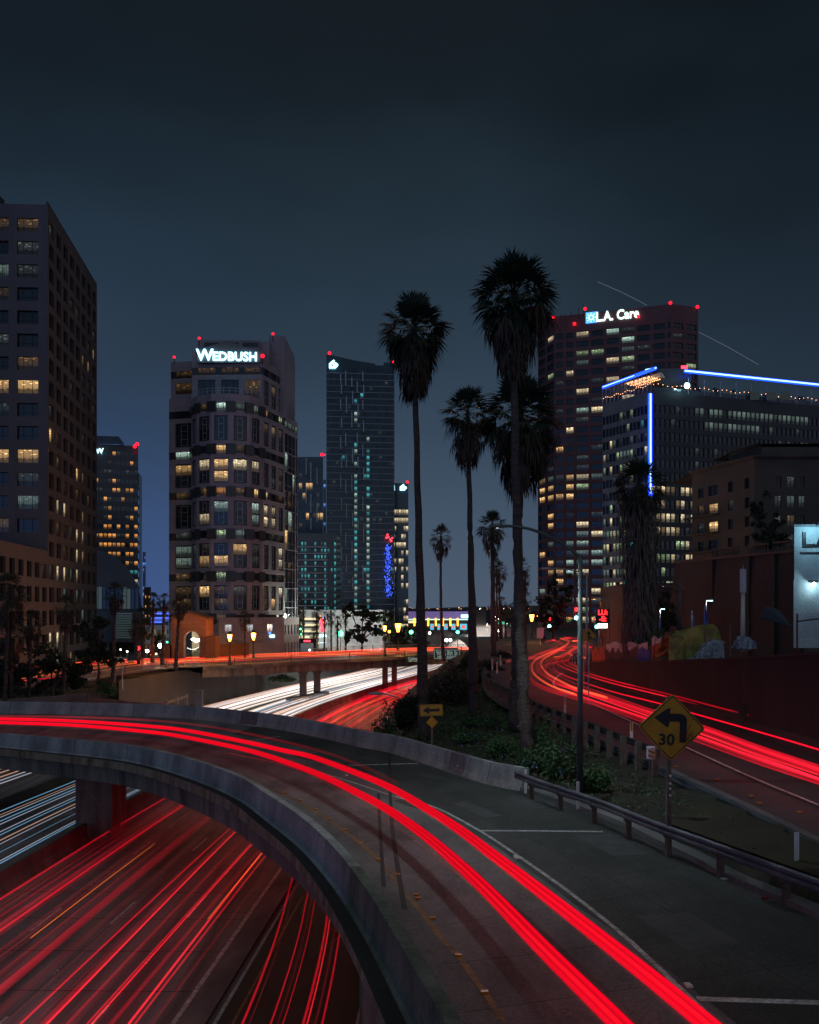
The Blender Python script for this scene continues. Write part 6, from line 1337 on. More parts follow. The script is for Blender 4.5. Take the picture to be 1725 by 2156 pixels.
mb = MB(); q_ = pp + nC * .06
for k in range(20):
    a1 = 2 * math.pi * k / 20; a2 = a1 + 2 * math.pi / 20; mb.add([tuple(q_ + dC3 * (r_ * math.cos(t_)) + Vector((0, 0, r_ * math.sin(t_)))) for r_, t_ in ((.62, a1), (.85, a1), (.85, a2), (.62, a2))], [(0, 1, 2, 3)])
mb.build('sun_ring', 'sign_white', cs_)
for k in range(8):
    a1 = 2 * math.pi * k / 8; mb = MB(); mb.bar(q_ + dC3 * (1.1 * math.cos(a1)) + Vector((0, 0, 1.1 * math.sin(a1))), q_ + dC3 * (1.5 * math.cos(a1)) + Vector((0, 0, 1.5 * math.sin(a1))), .16); mb.build('sun_ray', 'sign_white', cs_)
for x, y, Y, lb in ((1165, 668, 312, 'red beacon at the left shoulder of the red tower'), (1210, 681.5, 310, 'red beacon on the red tower left of the blue sun panel'), (1232, 650, 309, 'red beacon on the mast cluster above the blue sun panel'), (1344, 666, 303, 'red beacon right after the word Care'), (1412, 637.5, 300, 'red beacon on the highest corner of the red tower'), (1469, 646, 303, 'red beacon at the right corner of the red tower'), (1136, 687, 324, 'small red beacon at the far left edge of the red tower')): beacon(A(x, y, Y), lb, .55 if x != 1136 else .3)
for x, y0, y1 in ((1219, 660, 648), (1229, 658, 641), (1203, 664, 655), (1190, 667, 658), (1182, 668, 660)):
    p = A(x, y0, 309); mb = MB(); mb.tube([(p.x, p.y, p.z - 2), (p.x, p.y, zat(y1, 309))], .12, 0, 6); tag(mb.build('antenna_mast', 'metal_dark'), 'thin antenna mast on the roof of the red tower left of its sign', 'antenna', 'antenna masts on the red tower')

# ---------------------------------------------------------------- office block outlined in blue neon
r7 = random.Random(17)
NB = Bld('office_block', 'grey office block edged with blue neon, rooftop terrace above, in front of the red tower', 'office building', (62, 240, 9), ['slab_grey', 'granite_dark', 'slab_shaded'], seed=12)
p0 = V2(1269, 256.7); p1 = V2(1371.5, 240.0); p2 = V2(1740, 258.5); zr = 71.9
l1 = math.hypot(p1[0] - p0[0], p1[1] - p0[1]); l2 = math.hypot(p2[0] - p1[0], p2[1] - p1[1])
rows = [(67.6 - 3.47 * k - 1.25, 67.6 - 3.47 * k + .95, k) for k in range(17)]
def litN(face):
    def f(ri, ci, r, c):
        k = r[2]
        if face == 0: pr = (.05 if k < 2 else .5 if k in (3, 4, 8, 9, 10, 11, 12, 13, 14, 15) else .12) * (1.35 if ci < 9 else .4); t_ = r7.random(); return None if r7.random() > pr else ('lit_green' if t_ < .3 else 'lit_coolblind' if t_ < .65 else 'lit_cream' if t_ < .9 else 'lit_teal')
        if k == 0: return 'lit_coolblind' if 8 < ci < 34 and r7.random() < .92 else None
        if k == 1: return 'lit_coolblind' if 10 < ci < 26 and r7.random() < .9 else None
        if k == 2: return None
        if k == 3: return 'lit_dim' if ci in (26, 27, 28) else None
        if k in (6, 7, 8, 9): return ('lit_cream' if r7.random() < .55 else 'lit_blind') if ci < 9 and r7.random() < .75 else None
        if k > 9: return ('lit_cream' if r7.random() < .5 else 'lit_green') if ci < 14 and r7.random() < .6 else None
    return f
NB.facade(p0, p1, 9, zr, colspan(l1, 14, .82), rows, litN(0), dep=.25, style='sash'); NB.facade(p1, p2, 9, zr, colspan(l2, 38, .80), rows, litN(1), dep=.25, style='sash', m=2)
NB.plain(p2, (p2[0], 285), 9, zr); NB.plain((p2[0], 285), (p0[0] + 6, 285), 9, zr); NB.plain((p0[0] + 6, 285), p0, 9, zr); NB.roof([p0, p1, p2, (p2[0], 285), (p0[0] + 6, 285)], zr)
# stair core on the roof behind the terrace
pb = V2(1386, 246); pe = V2(1441, 249); NB.w.box((pb[0], 246, zr), (pe[0] + 1, 262, zat(776, 246)), 1)
rt = NB.finish()
dN1 = (Vector(p1) - Vector(p0)).normalized(); dN2 = (Vector(p2) - Vector(p1)).normalized()
def can(pts, mat, name, r=.45): mb = MB(); mb.tube(pts, r, 0, 6); return mb.build(name, mat, rt)
ca = A(1270, 815.6, 256.5); cb = A(1381, 775, 240.2); cc_ = A(1442, 781, 243); cd = A(1740, 812, 258.3)
can([ca, cb], 'neon_blue', 'neon_tube'); can([A(1360, 778.5, 243), cb], 'neon_core', 'neon_tube', .20); can([cc_, cd], 'neon_blue', 'neon_tube'); can([cc_ + Vector((0, -.40, 0)), cd + Vector((0, -.40, 0))], 'neon_core', 'neon_tube', .20); can([ca + Vector((-.05, -.38, 0)), cb + Vector((0, -.38, 0))], 'neon_core', 'neon_tube', .20)
v0 = A(1369.3, 829, 239.3); v1 = A(1367.8, 1066, 239.3); mb = MB(); mb.tube([v0, Vector((v0.x, 239.3, v1.z))], .52, 0, 6); mb.build('neon_tube', 'neon_blue', rt); mb = MB(); mb.tube([v0 + Vector((0, -.46, 0)), Vector((v0.x, 238.84, zat(1040, 239)))], .20, 0, 6); mb.build('neon_tube', 'neon_core', rt)
# canopy frames and planters
mb = MB()
for t_ in [k / 12 for k in range(13)]:
    q = Vector((p0[0], p0[1], 0)).lerp(Vector((p1[0], p1[1], 0)), t_); mb.bar((q.x, q.y, zr), (q.x, q.y, 76.4), .18); q2 = Vector((p0[0], p0[1], 0)).lerp(Vector((p1[0], p1[1], 0)), min(t_ + 1 / 12, 1)); mb.bar((q.x, q.y, zr), (q2.x, q2.y, 76.4), .12)
for t_ in [.2 + .8 * k / 9 for k in range(10)]:
    q = Vector((p1[0], p1[1], 0)).lerp(Vector((p2[0], p2[1], 0)), t_); mb.bar((q.x, q.y, zr), (q.x, q.y, 76.2), .16)
mb.build('canopy_frame', 'frame_light', rt)['kind'] = 'stuff'
mb = MB(); n1_ = Vector((dN1.y, -dN1.x)); mb.add([(p0[0], p0[1], 76.3), (p1[0] + 2.6, p1[1], 76.7), (p1[0] + 6, p1[1] + 8, 76.7), (p0[0] + 6, p0[1] + 6, 76.3)], [(0, 1, 2, 3)]); mb.build('canopy_soffit', 'panel_white', rt)
mb = MB()
for i in range(14):
    for j in range(5): q = Vector((p0[0], p0[1], 0)).lerp(Vector((p1[0], p1[1], 0)), .45 + .5 * i / 14); mb.ball((q.x + .9 * j + .5, q.y + .7 * j, 75.9 + .1 * (j % 2)), .17, 0, 5)
tag(mb.build('ceiling_bulbs', 'bulb_orange', rt), kind='stuff')
for path, n_ in (((p0, p1), 22), ((p1, p2), 40)):
    mb = MB()
    for i in range(n_): q = Vector((path[0][0], path[0][1], 0)).lerp(Vector((path[1][0], path[1][1], 0)), (i + .5) / n_); mb.ball((q.x, q.y - .1, 73.6 + .25 * math.sin(i * 1.3)), .11, 0, 5)
    mb.build('string_bulbs', 'bulb_orange', rt)['kind'] = 'stuff'
mb = MB(); mb.obox(Vector((p1[0] + 1, p1[1] + 1.2, 0)), Vector(dN2), l2 - 3, .2, zr + .1, zr + 1.3); mb.build('terrace_glass', 'glass_blue', rt)
tl = empty('flood_lamp', A(1447, 812, 243), 'dazzling cyan-white flood lamp on the rooftop terrace', 'lamp'); mb = MB(); q_ = A(1447, 812, 242.5); mb.ball((q_.x, q_.y, q_.z), .75, 0, 10); mb.build('bulb', 'led_cool', tl); mb = MB(); mb.tube([(q_.x, q_.y, q_.z), (q_.x, q_.y, zr)], .1); mb.build('stand', 'metal_dark', tl); point_light('lamp_light', (q_.x, q_.y - 1.2, q_.z + .2), 700, (.5, .95, 1), tl)
for x, y in ((1512, 823), (1545, 828), (1590, 835), (1625, 838), (1655, 842)): q_ = A(x, y, 250); mb = MB(); mb.box((q_.x - 1.2, q_.y, zr), (q_.x + 1.2, q_.y + .3, zr + 2.2)); mb.build('terrace_window', 'lit_coolblind' if x != 1545 else 'lit_green', rt)
mb = MB(); q_ = A(1442, 773.5, 247); mb.box((q_.x - .8, q_.y, q_.z - .5), (q_.x + .8, q_.y + .4, q_.z + .5)); tag(mb.build('roof_sign', 'neon_red'), 'small red lit sign on the roof box between the neon strips', 'sign')
for i in range(9):
    q = Vector((p1[0], p1[1], 0)).lerp(Vector((p2[0], p2[1], 0)), .06 + .1 * i); mb = MB(); rr2 = random.Random(i)
    for k in range(60): a = rr2.uniform(0, 6.3); e_ = rr2.uniform(0, 1.0); L_ = .9 * rr2.uniform(.5, 1); c = Vector((q.x + L_ * math.cos(a), q.y + 1.6 + L_ * math.sin(a), zr + 1.0 + 1.3 * e_)); d_ = Vector((rr2.gauss(0, .3), rr2.gauss(0, .3), rr2.gauss(0, .3))); mb.quad(c, c + d_, c + d_ + Vector((0, .1, .3)), c + Vector((0, .1, .3)))
    o = mb.build('planter_bush', 'leaf_dark'); tag(o, 'dark planter bush on the rooftop terrace', 'bush', 'bushes on the rooftop terrace')

# ---------------------------------------------------------------- stucco apartments at the right
r8 = random.Random(2)
SA = Bld('apartment_building', 'dim tan stucco apartment building with cornices and balconies at the right', 'apartment building', (60, 165, 12), ['stucco_tan'], seed=9, base='glass_matte')
p0 = V2(1458, 178.6); p1 = V2(1588.5, 160); p2 = (p1[0] + 30, 160.0); zt = zat(961, 160)
l1 = math.hypot(p1[0] - p0[0], p1[1] - p0[1]); rowsS = [(zt - 5.2 - 3.3 * k, zt - 3.4 - 3.3 * k, k) for k in range(8)]
sp1 = {(1, 1): 'lit_warm', (1, 0): 'lit_dim', (2, 1): 'lit_warm', (4, 1): 'lit_dim', (4, 2): 'lit_dim', (5, 0): 'lit_dim', (6, 1): 'lit_dim', (3, 0): None}
SA.facade(p0, p1, 12, zt, [(l1 * .10, l1 * .2), (l1 * .28, l1 * .44), (l1 * .6, l1 * .68), (l1 * .86, l1 * .93)], rowsS, lambda ri, ci, r, c: sp1.get((7 - ri, ci)), dep=.3, style='plain')
sp2 = {(0, 4): 'lit_dim', (1, 3): 'lit_coolblind', (1, 1): 'lit_coolblind', (1, 2): 'lit_coolblind', (1, 4): 'lit_teal', (1, 5): 'lit_dim', (2, 1): 'lit_dim', (3, 5): 'lit_dim'}
SA.facade(p1, p2, 12, zt, [(3.5, 4.6), (5.6, 6.9), (7.6, 8.6), (11.6, 13.0), (15.0, 16.6), (18.6, 20.2)], rowsS, lambda ri, ci, r, c: sp2.get((7 - ri, ci)), dep=.3, style='plain')
SA.plain(p2, (p2[0], 190), 12, zt); SA.plain((p0[0] + 6, 195), p0, 12, zt); SA.roof([p0, p1, p2, (p2[0], 195), (p0[0], 195)], zt)
up0 = V2(1535, 180); up1 = V2(1604, 170); up2 = (up1[0] + 26, 170)
SA.facade(up0, up1, zt, zat(934, 170), [], [], None); SA.facade(up1, up2, zt, zat(934, 170) - .6, colspan(26, 4, .3), [(zt + .6, zt + 1.7)], lambda *a: 'lit_dim' if r8.random() < .5 else None); SA.roof([up0, up1, up2, (up2[0], 190), (up0[0], 190)], zat(934, 170))
rt = SA.finish()
mb = MB(); mb.sweep([Vector((p0[0], p0[1], zt)), Vector((p1[0], p1[1], zt)), Vector((p2[0], p2[1], zt))], [(.0, -.5), (.7, -.1), (.75, .15), (-.3, .15)]); mb.sweep([Vector((up0[0], up0[1], zat(934, 170))), Vector((up1[0], up1[1], zat(934, 170)))], [(.0, -.4), (.6, 0), (.6, .2), (-.2, .2)]); mb.build('cornice', 'stucco_tan', rt)
for k in (1, 2, 3, 4, 5, 6):
    z = zt - 5.6 - 3.3 * k; d = (Vector(p1) - Vector(p0)).normalized(); n_ = Vector((d.y, -d.x)); mb = MB(); s_ = Vector(p0) + n_ * 1.3
    mb.obox(Vector((s_.x, s_.y, 0)) - Vector((d.x, d.y, 0)) * 1.2, d, l1 * .52, 1.3, z, z + .25); o = mb.build('balcony', 'stucco_tan', rt)
    m2 = MB(); P_ = resample([Vector((s_.x, s_.y, z + .25)) - Vector((d.x, d.y, 0)) * 1.2, Vector((s_.x + d.x * (l1 * .52 - 1.2), s_.y + d.y * (l1 * .52 - 1.2), z + .25))], 26)
    for q in P_: m2.box((q.x - .02, q.y - .02, q.z), (q.x + .02, q.y + .02, q.z + .95))
    m2.sweep(P_, [(-.03, .93), (.03, .93), (.03, 1.0), (-.03, 1.0)], close=True); m2.build('balcony_rail', 'iron_black', o)
# long dark podium wall with balustrade
pw = empty('podium_wall', A(1540, 1380, 108), 'tall dark buttressed wall topped by balustrades below the apartments', 'wall')
w0 = V2(1421, 126); w1 = V2(1690, 101); zt = zat(1181, 126) ; d = (Vector(w1) - Vector(w0)); L_ = d.length; d.normalize()
w0_ = Vector((w0[0] - .0, w0[1], 0)); mb = MB(); zt = 22.6
mb.add([(w0[0] - 1.3, w0[1] + .5, 9), (w1[0], w1[1], 9), (w1[0], w1[1], zt), (w0[0], w0[1], zt), (w0[0] + 12, w0[1] + 30, 9), (w0[0] + 12, w0[1] + 30, zt)], [(0, 1, 2, 3), (4, 0, 3, 5)]); mb.build('wall_face', 'dark_concrete', pw)
for t_ in (.33, .62, .80, .97): mb = MB(); q = w0_ + Vector((d.x, d.y, 0)) * L_ * t_; mb.obox(q + Vector((d.y, -d.x, 0)) * .5, d, 1.1, .49, 9, zt - .4); mb.build('buttress', 'dark_concrete', pw)
mb = MB(); mb.sweep([Vector((w0[0], w0[1], zt)), Vector((w1[0], w1[1], zt))], [(-.2, -.35), (.25, -.3), (.25, .0), (-.2, .0)], close=True); mb.build('coping', 'stucco_tan', pw)
for ta, tb in ((.34, .56), (.63, .77), (.81, .95)):
    mb = MB(); a3 = w0_ + Vector((d.x, d.y, 0)) * L_ * ta; b3 = w0_ + Vector((d.x, d.y, 0)) * L_ * tb; P_ = resample([a3, b3], int(L_ * (tb - ta) / .42))
    for q in P_: mb.lathe((q.x, q.y, zt), [(.08, 0), (.13, .25), (.06, .6), (.09, .85)], 0, 6)
    mb.sweep([Vector((a3.x, a3.y, zt)), Vector((b3.x, b3.y, zt))], [(-.16, .85), (.16, .85), (.16, 1.05), (-.16, 1.05)], close=True); mb.build('balustrade', 'stucco_tan', pw)
# floodlit white building at the right edge
wb = empty('white_building', A(1700, 1335, 75), 'floodlit white stucco building cut off by the right edge, black letters L.A on it', 'building')
xw = V2(1671.5, 75)[0]; zt = 22.65; zm = zat(1221, 75)
mb = MB(); mb.prism([(xw, 75), (xw + 14, 75), (xw + 14, 90), (xw + 6.3, 90)], 13.0, zm); mb.prism([(xw + .08, 75.06), (xw + 14, 75.06), (xw + 14, 90), (xw + 6.3, 90)], zm, zt); mb.build('wall', 'stucco_white', wb)
mb = MB(); mb.prism([(xw - .02, 74.9), (xw + 14.1, 74.9), (xw + 14.1, 90), (xw + 6.3, 90)], zt, zt + .18); mb.build('parapet_cap', 'slab_grey', wb)
text_mesh('L.A', 1.62, 'lettering', 'sign_black', (V2(1689, 75)[0], 75.03, zat(1138, 75)), (1, 0, 0), (0, 0, 1), wb, bold=.06, depth=.03, align='LEFT')
mb = MB(); mb.box((V2(1686, 75)[0], 75.02, zat(1166.5, 75)), (xw + 9, 75.055, zat(1162.5, 75))); mb.build('underline', 'sign_black', wb)
fl_ = empty('flood_lamp', A(1722, 1115, 73.5), 'flood lamp on a bent arm at the top of the white building', 'lamp'); mb = MB(); e_ = A(1722, 1117, 73.6); mb.tube([(e_.x + .5, 75, zt + .1), (e_.x + .25, 73.2, zt + .5), (e_.x + .1, 72.9, zt + .15)], .05); mb.build('arm', 'metal_dark', fl_); mb = MB(); mb.box((e_.x - .15, 72.75, zt - .1), (e_.x + .35, 73.05, zt + .1)); mb.build('head', 'metal_dark', fl_)
point_light('lamp_light', (e_.x + .1, 73.6, zt - .25), 190, (.38, .82, 1.0), fl_, .08)
wl_ = empty('wall_lamp', A(1716, 1228, 74.6), 'small bright wall lamp low on the white building', 'lamp'); e_ = A(1716, 1230, 74.5); mb = MB(); mb.box((e_.x - .3, 74.4, e_.z + .15), (e_.x + .3, 75, e_.z + .3)); mb.build('hood', 'metal_dark', wl_); mb = MB(); mb.ball((e_.x, 74.6, e_.z + .05), .12, 0, 8); mb.build('bulb', 'lamp_white', wl_); point_light('lamp_light', (e_.x, 74.3, e_.z - .15), 60, (.55, .9, 1.0), wl_, .06)
# distant hills with city lights
mb = MB(); hx = [k * 200 - 1400 for k in range(40)]; rr3 = random.Random(8)
for i, x in enumerate(hx): h = 22 + 9 * math.sin(i * .7) + rr3.uniform(-4, 4); mb.v += [(x, 4600, -5), (x, 4900, h * .6 + 6), (x, 5400, h + 14), (x, 6200, -5)]
for i in range(len(hx) - 1):
    for j in range(3): mb.f.append([i * 4 + j, i * 4 + 4 + j, i * 4 + 5 + j, i * 4 + 1 + j]); mb.m.append(0); mb.uv.append(None)
tag(mb.build('hills', 'city_ground', smooth=True), kind='structure')
for nm, mat, n_, y0, y1, x0, x1 in (('a', 'bulb_orange', 90, 1279, 1296, 860, 1130), ('b', 'lamp_white', 50, 1281, 1325, 990, 1100), ('c', 'signal_green', 12, 1285, 1320, 990, 1090), ('d', 'led_blue', 14, 1278, 1300, 980, 1120), ('e', 'sodium', 26, 1300, 1330, 1000, 1075)):
    mb = MB()
    for k in range(n_):
        x = rr3.uniform(x0, x1); y = y0 + (y1 - y0) * rr3.random() ** 1.6; Y = min(4400, max(500, (EYE + 10) * F / max(y - HY + 14, 12) * rr3.uniform(.6, 1.2))); p = A(x, y, Y)
        if p.z < 1: p.z = 1.5
        mb.ball((p.x, p.y, p.z), Y * .00028 * rr3.uniform(.5, 1.3), 0, 4)
    tag(mb.build('city_lights', mat), kind='stuff')
for k in range(16):
    x = 868 + k * 17 + rr3.uniform(-5, 5); Y = rr3.uniform(900, 1900); w_ = rr3.uniform(6, 14); mb = MB(); p = A(x, 1286, Y); h = rr3.uniform(0, 9)
    mb.box((p.x - w_, Y, 0), (p.x + w_, Y + 20, 9 + h)); mb.box((p.x - w_ * .3, Y + 2, 9 + h), (p.x + w_ * .2, Y + 9, 12 + h)); tag(mb.build('distant_building', 'city_ground'), 'low dark building in the far distance between the palm trunks', 'building', 'far-off low buildings')
# ================================================================== PALMS, TREES, PLANTS
def frond(mb, c, d, Lp, Rf, rnd, m=0, nl=17, droop=.35, spread=78, wid=.052):
    """fan leaf: petiole then narrow leaflets"""
    d = d.normalized(); side = d.cross(Vector((0, 0, 1)))
    if side.length < .1: side = Vector((1, 0, 0))
    side.normalize(); side = (side + Vector((rnd.gauss(0, .25), rnd.gauss(0, .25), rnd.gauss(0, .25)))).normalized()
    upn = side.cross(d)
    mid = c + d * Lp * .55 + Vector((0, 0, -droop * Lp * .08)); e = c + d * Lp + Vector((0, 0, -droop * Lp * .35))
    w_ = Lp * .028; mb.quad(c - side * w_, c + side * w_, e + side * w_ * .6, e - side * w_ * .6, m)
    for k in range(nl):
        a = R(-spread + 2 * spread * k / (nl - 1) + rnd.uniform(-3, 3)); L_ = Rf * (.62 + .38 * math.cos(a)) * rnd.uniform(.85, 1.08)
        dd = (d * math.cos(a) + side * math.sin(a) + upn * rnd.uniform(-.12, .12)).normalized(); wv = dd.cross(upn).normalized() * (Rf * wid)
        p1 = e + dd * L_ * .55 + Vector((0, 0, -droop * L_ * .10)); p2 = e + dd * L_ + Vector((rnd.gauss(0, .03) * L_, rnd.gauss(0, .03) * L_, -droop * L_ * rnd.uniform(.35, .8)))
        mb.add([e, p1 - wv, p1 + wv, p2], [(0, 1, 2), (1, 3, 2)], m)
def crown_mesh(Rc, seed, n=44, lean=Vector((0, 0, 0)), nl=17, low=-38):
    rnd = random.Random(seed); mb = MB()
    for k in range(n):
        t = (k + .5) / n; el = R(86 - (86 - low) * t ** .85 + rnd.uniform(-7, 7)); az = k * 2.39996 + rnd.uniform(-.25, .25)
        d = Vector((math.cos(az) * math.cos(el), math.sin(az) * math.cos(el), math.sin(el))) + lean * .3
        s = rnd.uniform(.82, 1.08); frond(mb, Vector((0, 0, 0)) + d * .05, d, Rc * .52 * s, Rc * .52 * s, rnd, 0, nl, droop=.25 + .5 * t)
    return mb
def skirt_mesh(Rc, Ls, seed, n=70, wtop=.62):
    rnd = random.Random(seed); mb = MB()
    for k in range(n):
        t = rnd.random(); z = -t * Ls * .78; az = rnd.uniform(0, 6.283); w_ = Rc * (wtop * (1 - t) + .16) * rnd.uniform(.5, 1.0)
        c = Vector((math.cos(az) * .1 * Rc, math.sin(az) * .1 * Rc, z)); e = c + Vector((math.cos(az) * w_, math.sin(az) * w_, -Rc * rnd.uniform(.15, .4)))
        sd = Vector((-math.sin(az), math.cos(az), 0)); mb.quad(c - sd * .02 * Rc, c + sd * .02 * Rc, e + sd * .012 * Rc, e - sd * .012 * Rc)
        for j in range(9):
            o_ = e + sd * rnd.uniform(-.16, .16) * Rc; L_ = Rc * rnd.uniform(.25, .62); p = o_ + Vector((rnd.gauss(0, .05) * Rc, rnd.gauss(0, .05) * Rc, -L_)); q = (o_ + p) / 2 + sd * rnd.uniform(-.04, .04) * Rc
            ww = Rc * .022; mb.add([e, q - sd * ww, q + sd * ww, p], [(0, 1, 2), (1, 3, 2)])
    return mb
def palm(label, cx, cy, Rpx, skirt_px, bx, by, Y, tw_px, seed, zb=None, group=None, nfr=44, curve=0, sk_w=.62, skn=70, nl=17, skirt_mat='palm_dry', low=-38, wob=1.0):
    c = A(cx, cy, Y); b = A(bx, by, Y); Rc = Rpx / F * Y; Ls = (skirt_px - cy) / F * Y
    if zb is not None: b.z = zb
    root = empty('palm_tree', b, label, 'palm tree', group)
    r0 = tw_px[1] / F * Y / 2; r1_ = tw_px[0] / F * Y / 2; rnd = random.Random(seed + 99); P = []; RR = []; n = 34
    for i in range(n + 1):
        t = i / n; p = b.lerp(c, t); p.x += curve / F * Y * math.sin(math.pi * t) + .02 * math.sin(i * 1.1) * wob; P.append(p); f_ = (1 - t) ** 3; RR.append((r0 * f_ + (r1_ + (r0 - r1_) * .35 * (1 - t)) * (1 - f_)) * rnd.uniform(.94, 1.06))
    mb = MB(); mb.tube(P, RR, 0, 10); mb.build('trunk', 'bark', root, smooth=True)
    mb = crown_mesh(Rc, seed, nfr, nl=nl, low=low); mb.v = [(v[0] + c.x, v[1] + c.y, v[2] + c.z) for v in mb.v]; mb.build('crown', 'palm_green', root)
    if Ls > .2: mb = skirt_mesh(Rc, Ls, seed + 5, skn, sk_w); mb.v = [(v[0] + c.x, v[1] + c.y, v[2] + c.z) for v in mb.v]; mb.build('dead_frond_skirt', skirt_mat, root)
    return root
palm('tallest palm in the middle, its dark crown above all the others', 1083, 618, 97, 775, 1110, 1588, 43, (14, 32), 1, low=-58, nfr=90, curve=-8, sk_w=.62, skn=110, nl=19)
palm('tall palm left of the middle group, its trunk passing right of the yellow arrow sign', 872, 688, 79, 822, 894, 1562, 56, (11, 30), 2, low=-52, nfr=74, curve=-1, sk_w=.52, skn=110, nl=19)
palm('palm of middle height with a thin trunk between the two tallest ones', 985, 868, 66, 972, 999, 1508, 64, (9, 27), 3, nfr=46, sk_w=.55, skn=80, nl=17)
palm('broad-crowned palm close behind the tallest one, its dry fronds hanging in strands', 1098, 872, 98, 1015, 1086, 1535, 53, (11, 34), 4, nfr=74, sk_w=.60, skn=110, nl=19, low=-55)
palm('small palm alone against the sky between the two tall trunks', 929, 1128, 30, 1172, 934, 1392, 140, (5, 9), 5, group=None, nfr=34, nl=11, skn=50, curve=-3)
palm('mid-sized palm whose crown sits behind the big street lamp head', 1037, 1105, 37, 1168, 1039, 1382, 118, (8, 13), 6, nfr=38, nl=13, skn=60)
for k, (cx, cy, Rp, sk, bx, by, Y) in enumerate(((1051, 1200, 24, 1240, 1053, 1345, 150), (1046, 1190, 19, 1225, 1047, 1350, 165), (1099, 1192, 24, 1232, 1102, 1350, 150), (1106, 1217, 16, 1240, 1106, 1345, 170), (1055, 1268, 17, 1292, 1056, 1345, 175), (1107, 1258, 17, 1280, 1107, 1345, 175), (1041, 1275, 13, 1296, 1042, 1345, 190), (1078, 1280, 15, 1300, 1078, 1345, 190), (1064, 1282, 12, 1300, 1065, 1345, 200))):
    palm('small palm of the cluster low in the gap around the tallest trunk', cx, cy, Rp, sk, bx, by, Y, (3.5, 6), 20 + k, group='small palms in the gap at the far crossing', nfr=26, nl=9, skn=34)
LP = [(242, 1248, 27, 1285, 238, 1440, 115, 'palm with the clearest round crown before the curved-roof hall'), (139, 1275, 32, 1325, 133, 1475, 105, 'dark palm in front of the left tower, second from the left edge of the row'), (66, 1308, 32, 1350, 60, 1480, 100, 'dark drooping palm at the left, beside the big one on the edge'), (18, 1240, 46, 1320, 10, 1490, 92, 'big black palm cut by the left edge of the picture'), (300, 1296, 24, 1340, 302, 1385, 135, 'palm right behind the red traffic light, shaggy and dark'), (286, 1320, 20, 1350, 288, 1390, 130, 'short shaggy palm left of the red traffic light'), (323, 1262, 19, 1292, 321, 1395, 140, 'thin palm left of the pink tower, left one of a pair'), (346, 1262, 17, 1290, 342, 1400, 138, 'thin palm left of the pink tower, right one of a pair'), (378, 1274, 21, 1302, 370, 1412, 132, 'thin palm before the left corner of the pink tower'), (22, 1330, 34, 1400, 25, 1485, 96, 'low black palm mass at the left edge below the big palm')]
for k, (cx, cy, Rp, sk, bx, by, Y, lb) in enumerate(LP): palm(lb, cx, cy, Rp, sk, bx, by, Y, (6, 10), 40 + k, nfr=32, nl=11, skn=45, skirt_mat='palm_dry')
for k, (cx, cy, Rp, sk, bx, by, Y, lb) in enumerate(((515, 1298, 17, 1330, 516, 1392, 160, 'small palm before the podium between the two orange lamps'), (639, 1284, 10, 1302, 640, 1375, 205, 'narrow brown palm just right of the pink tower'), (667, 1291, 15, 1325, 668, 1380, 200, 'palm left of the lit sign pylon'), (661, 1334, 14, 1358, 662, 1385, 198, 'short palm below the one left of the sign pylon'), (697, 1286, 15, 1318, 698, 1380, 204, 'palm right of the lit sign pylon'), (684, 1297, 12, 1320, 683, 1380, 206, 'palm directly above the sign pylon'), (711, 1306, 13, 1340, 711, 1380, 203, 'palm left of the green street light'), (728, 1288, 13, 1315, 728, 1378, 203, 'palm left of the big eucalyptus'))):
    palm(lb, cx, cy, Rp, sk, bx, by, Y, (3.5, 5), 60 + k, nfr=26, nl=9, skn=34)
# shaggy palm at the right with a full-length dry skirt
c = A(1347, 1012, 78); sp = palm('shaggy palm at the right, wrapped to the ground in a thick dry skirt', 1347, 1022, 68, 1075, 1352, 1365, 78, (20, 30), 80, nfr=52, sk_w=.6, skn=60, low=-50)
rnd = random.Random(6); mb = MB(); b = A(1350, 1362, 78)
for k in range(2300):
    t = rnd.random(); z = c.z - .6 - t * (c.z - b.z - 1.2); wd = (1.75 + .3 * math.sin(t * 7)) * (1 if t < .75 else 1.35 - .9 * (t - .5)); az = rnd.uniform(0, 6.283)
    q = Vector((c.x + math.cos(az) * .35, c.y + math.sin(az) * .35, z)); e = Vector((c.x + math.cos(az) * wd * rnd.uniform(.55, 1), c.y + math.sin(az) * wd * rnd.uniform(.55, 1), z - rnd.uniform(.4, 1.1)))
    tip = e + Vector((rnd.gauss(0, .08), rnd.gauss(0, .08), -rnd.uniform(.6, 1.6))); sd = Vector((-math.sin(az), math.cos(az), 0)) * .045
    mb.add([q, e - sd, e + sd, tip], [(0, 1, 2), (1, 3, 2)])
mb.build('dead_frond_skirt', 'palm_straw', sp)

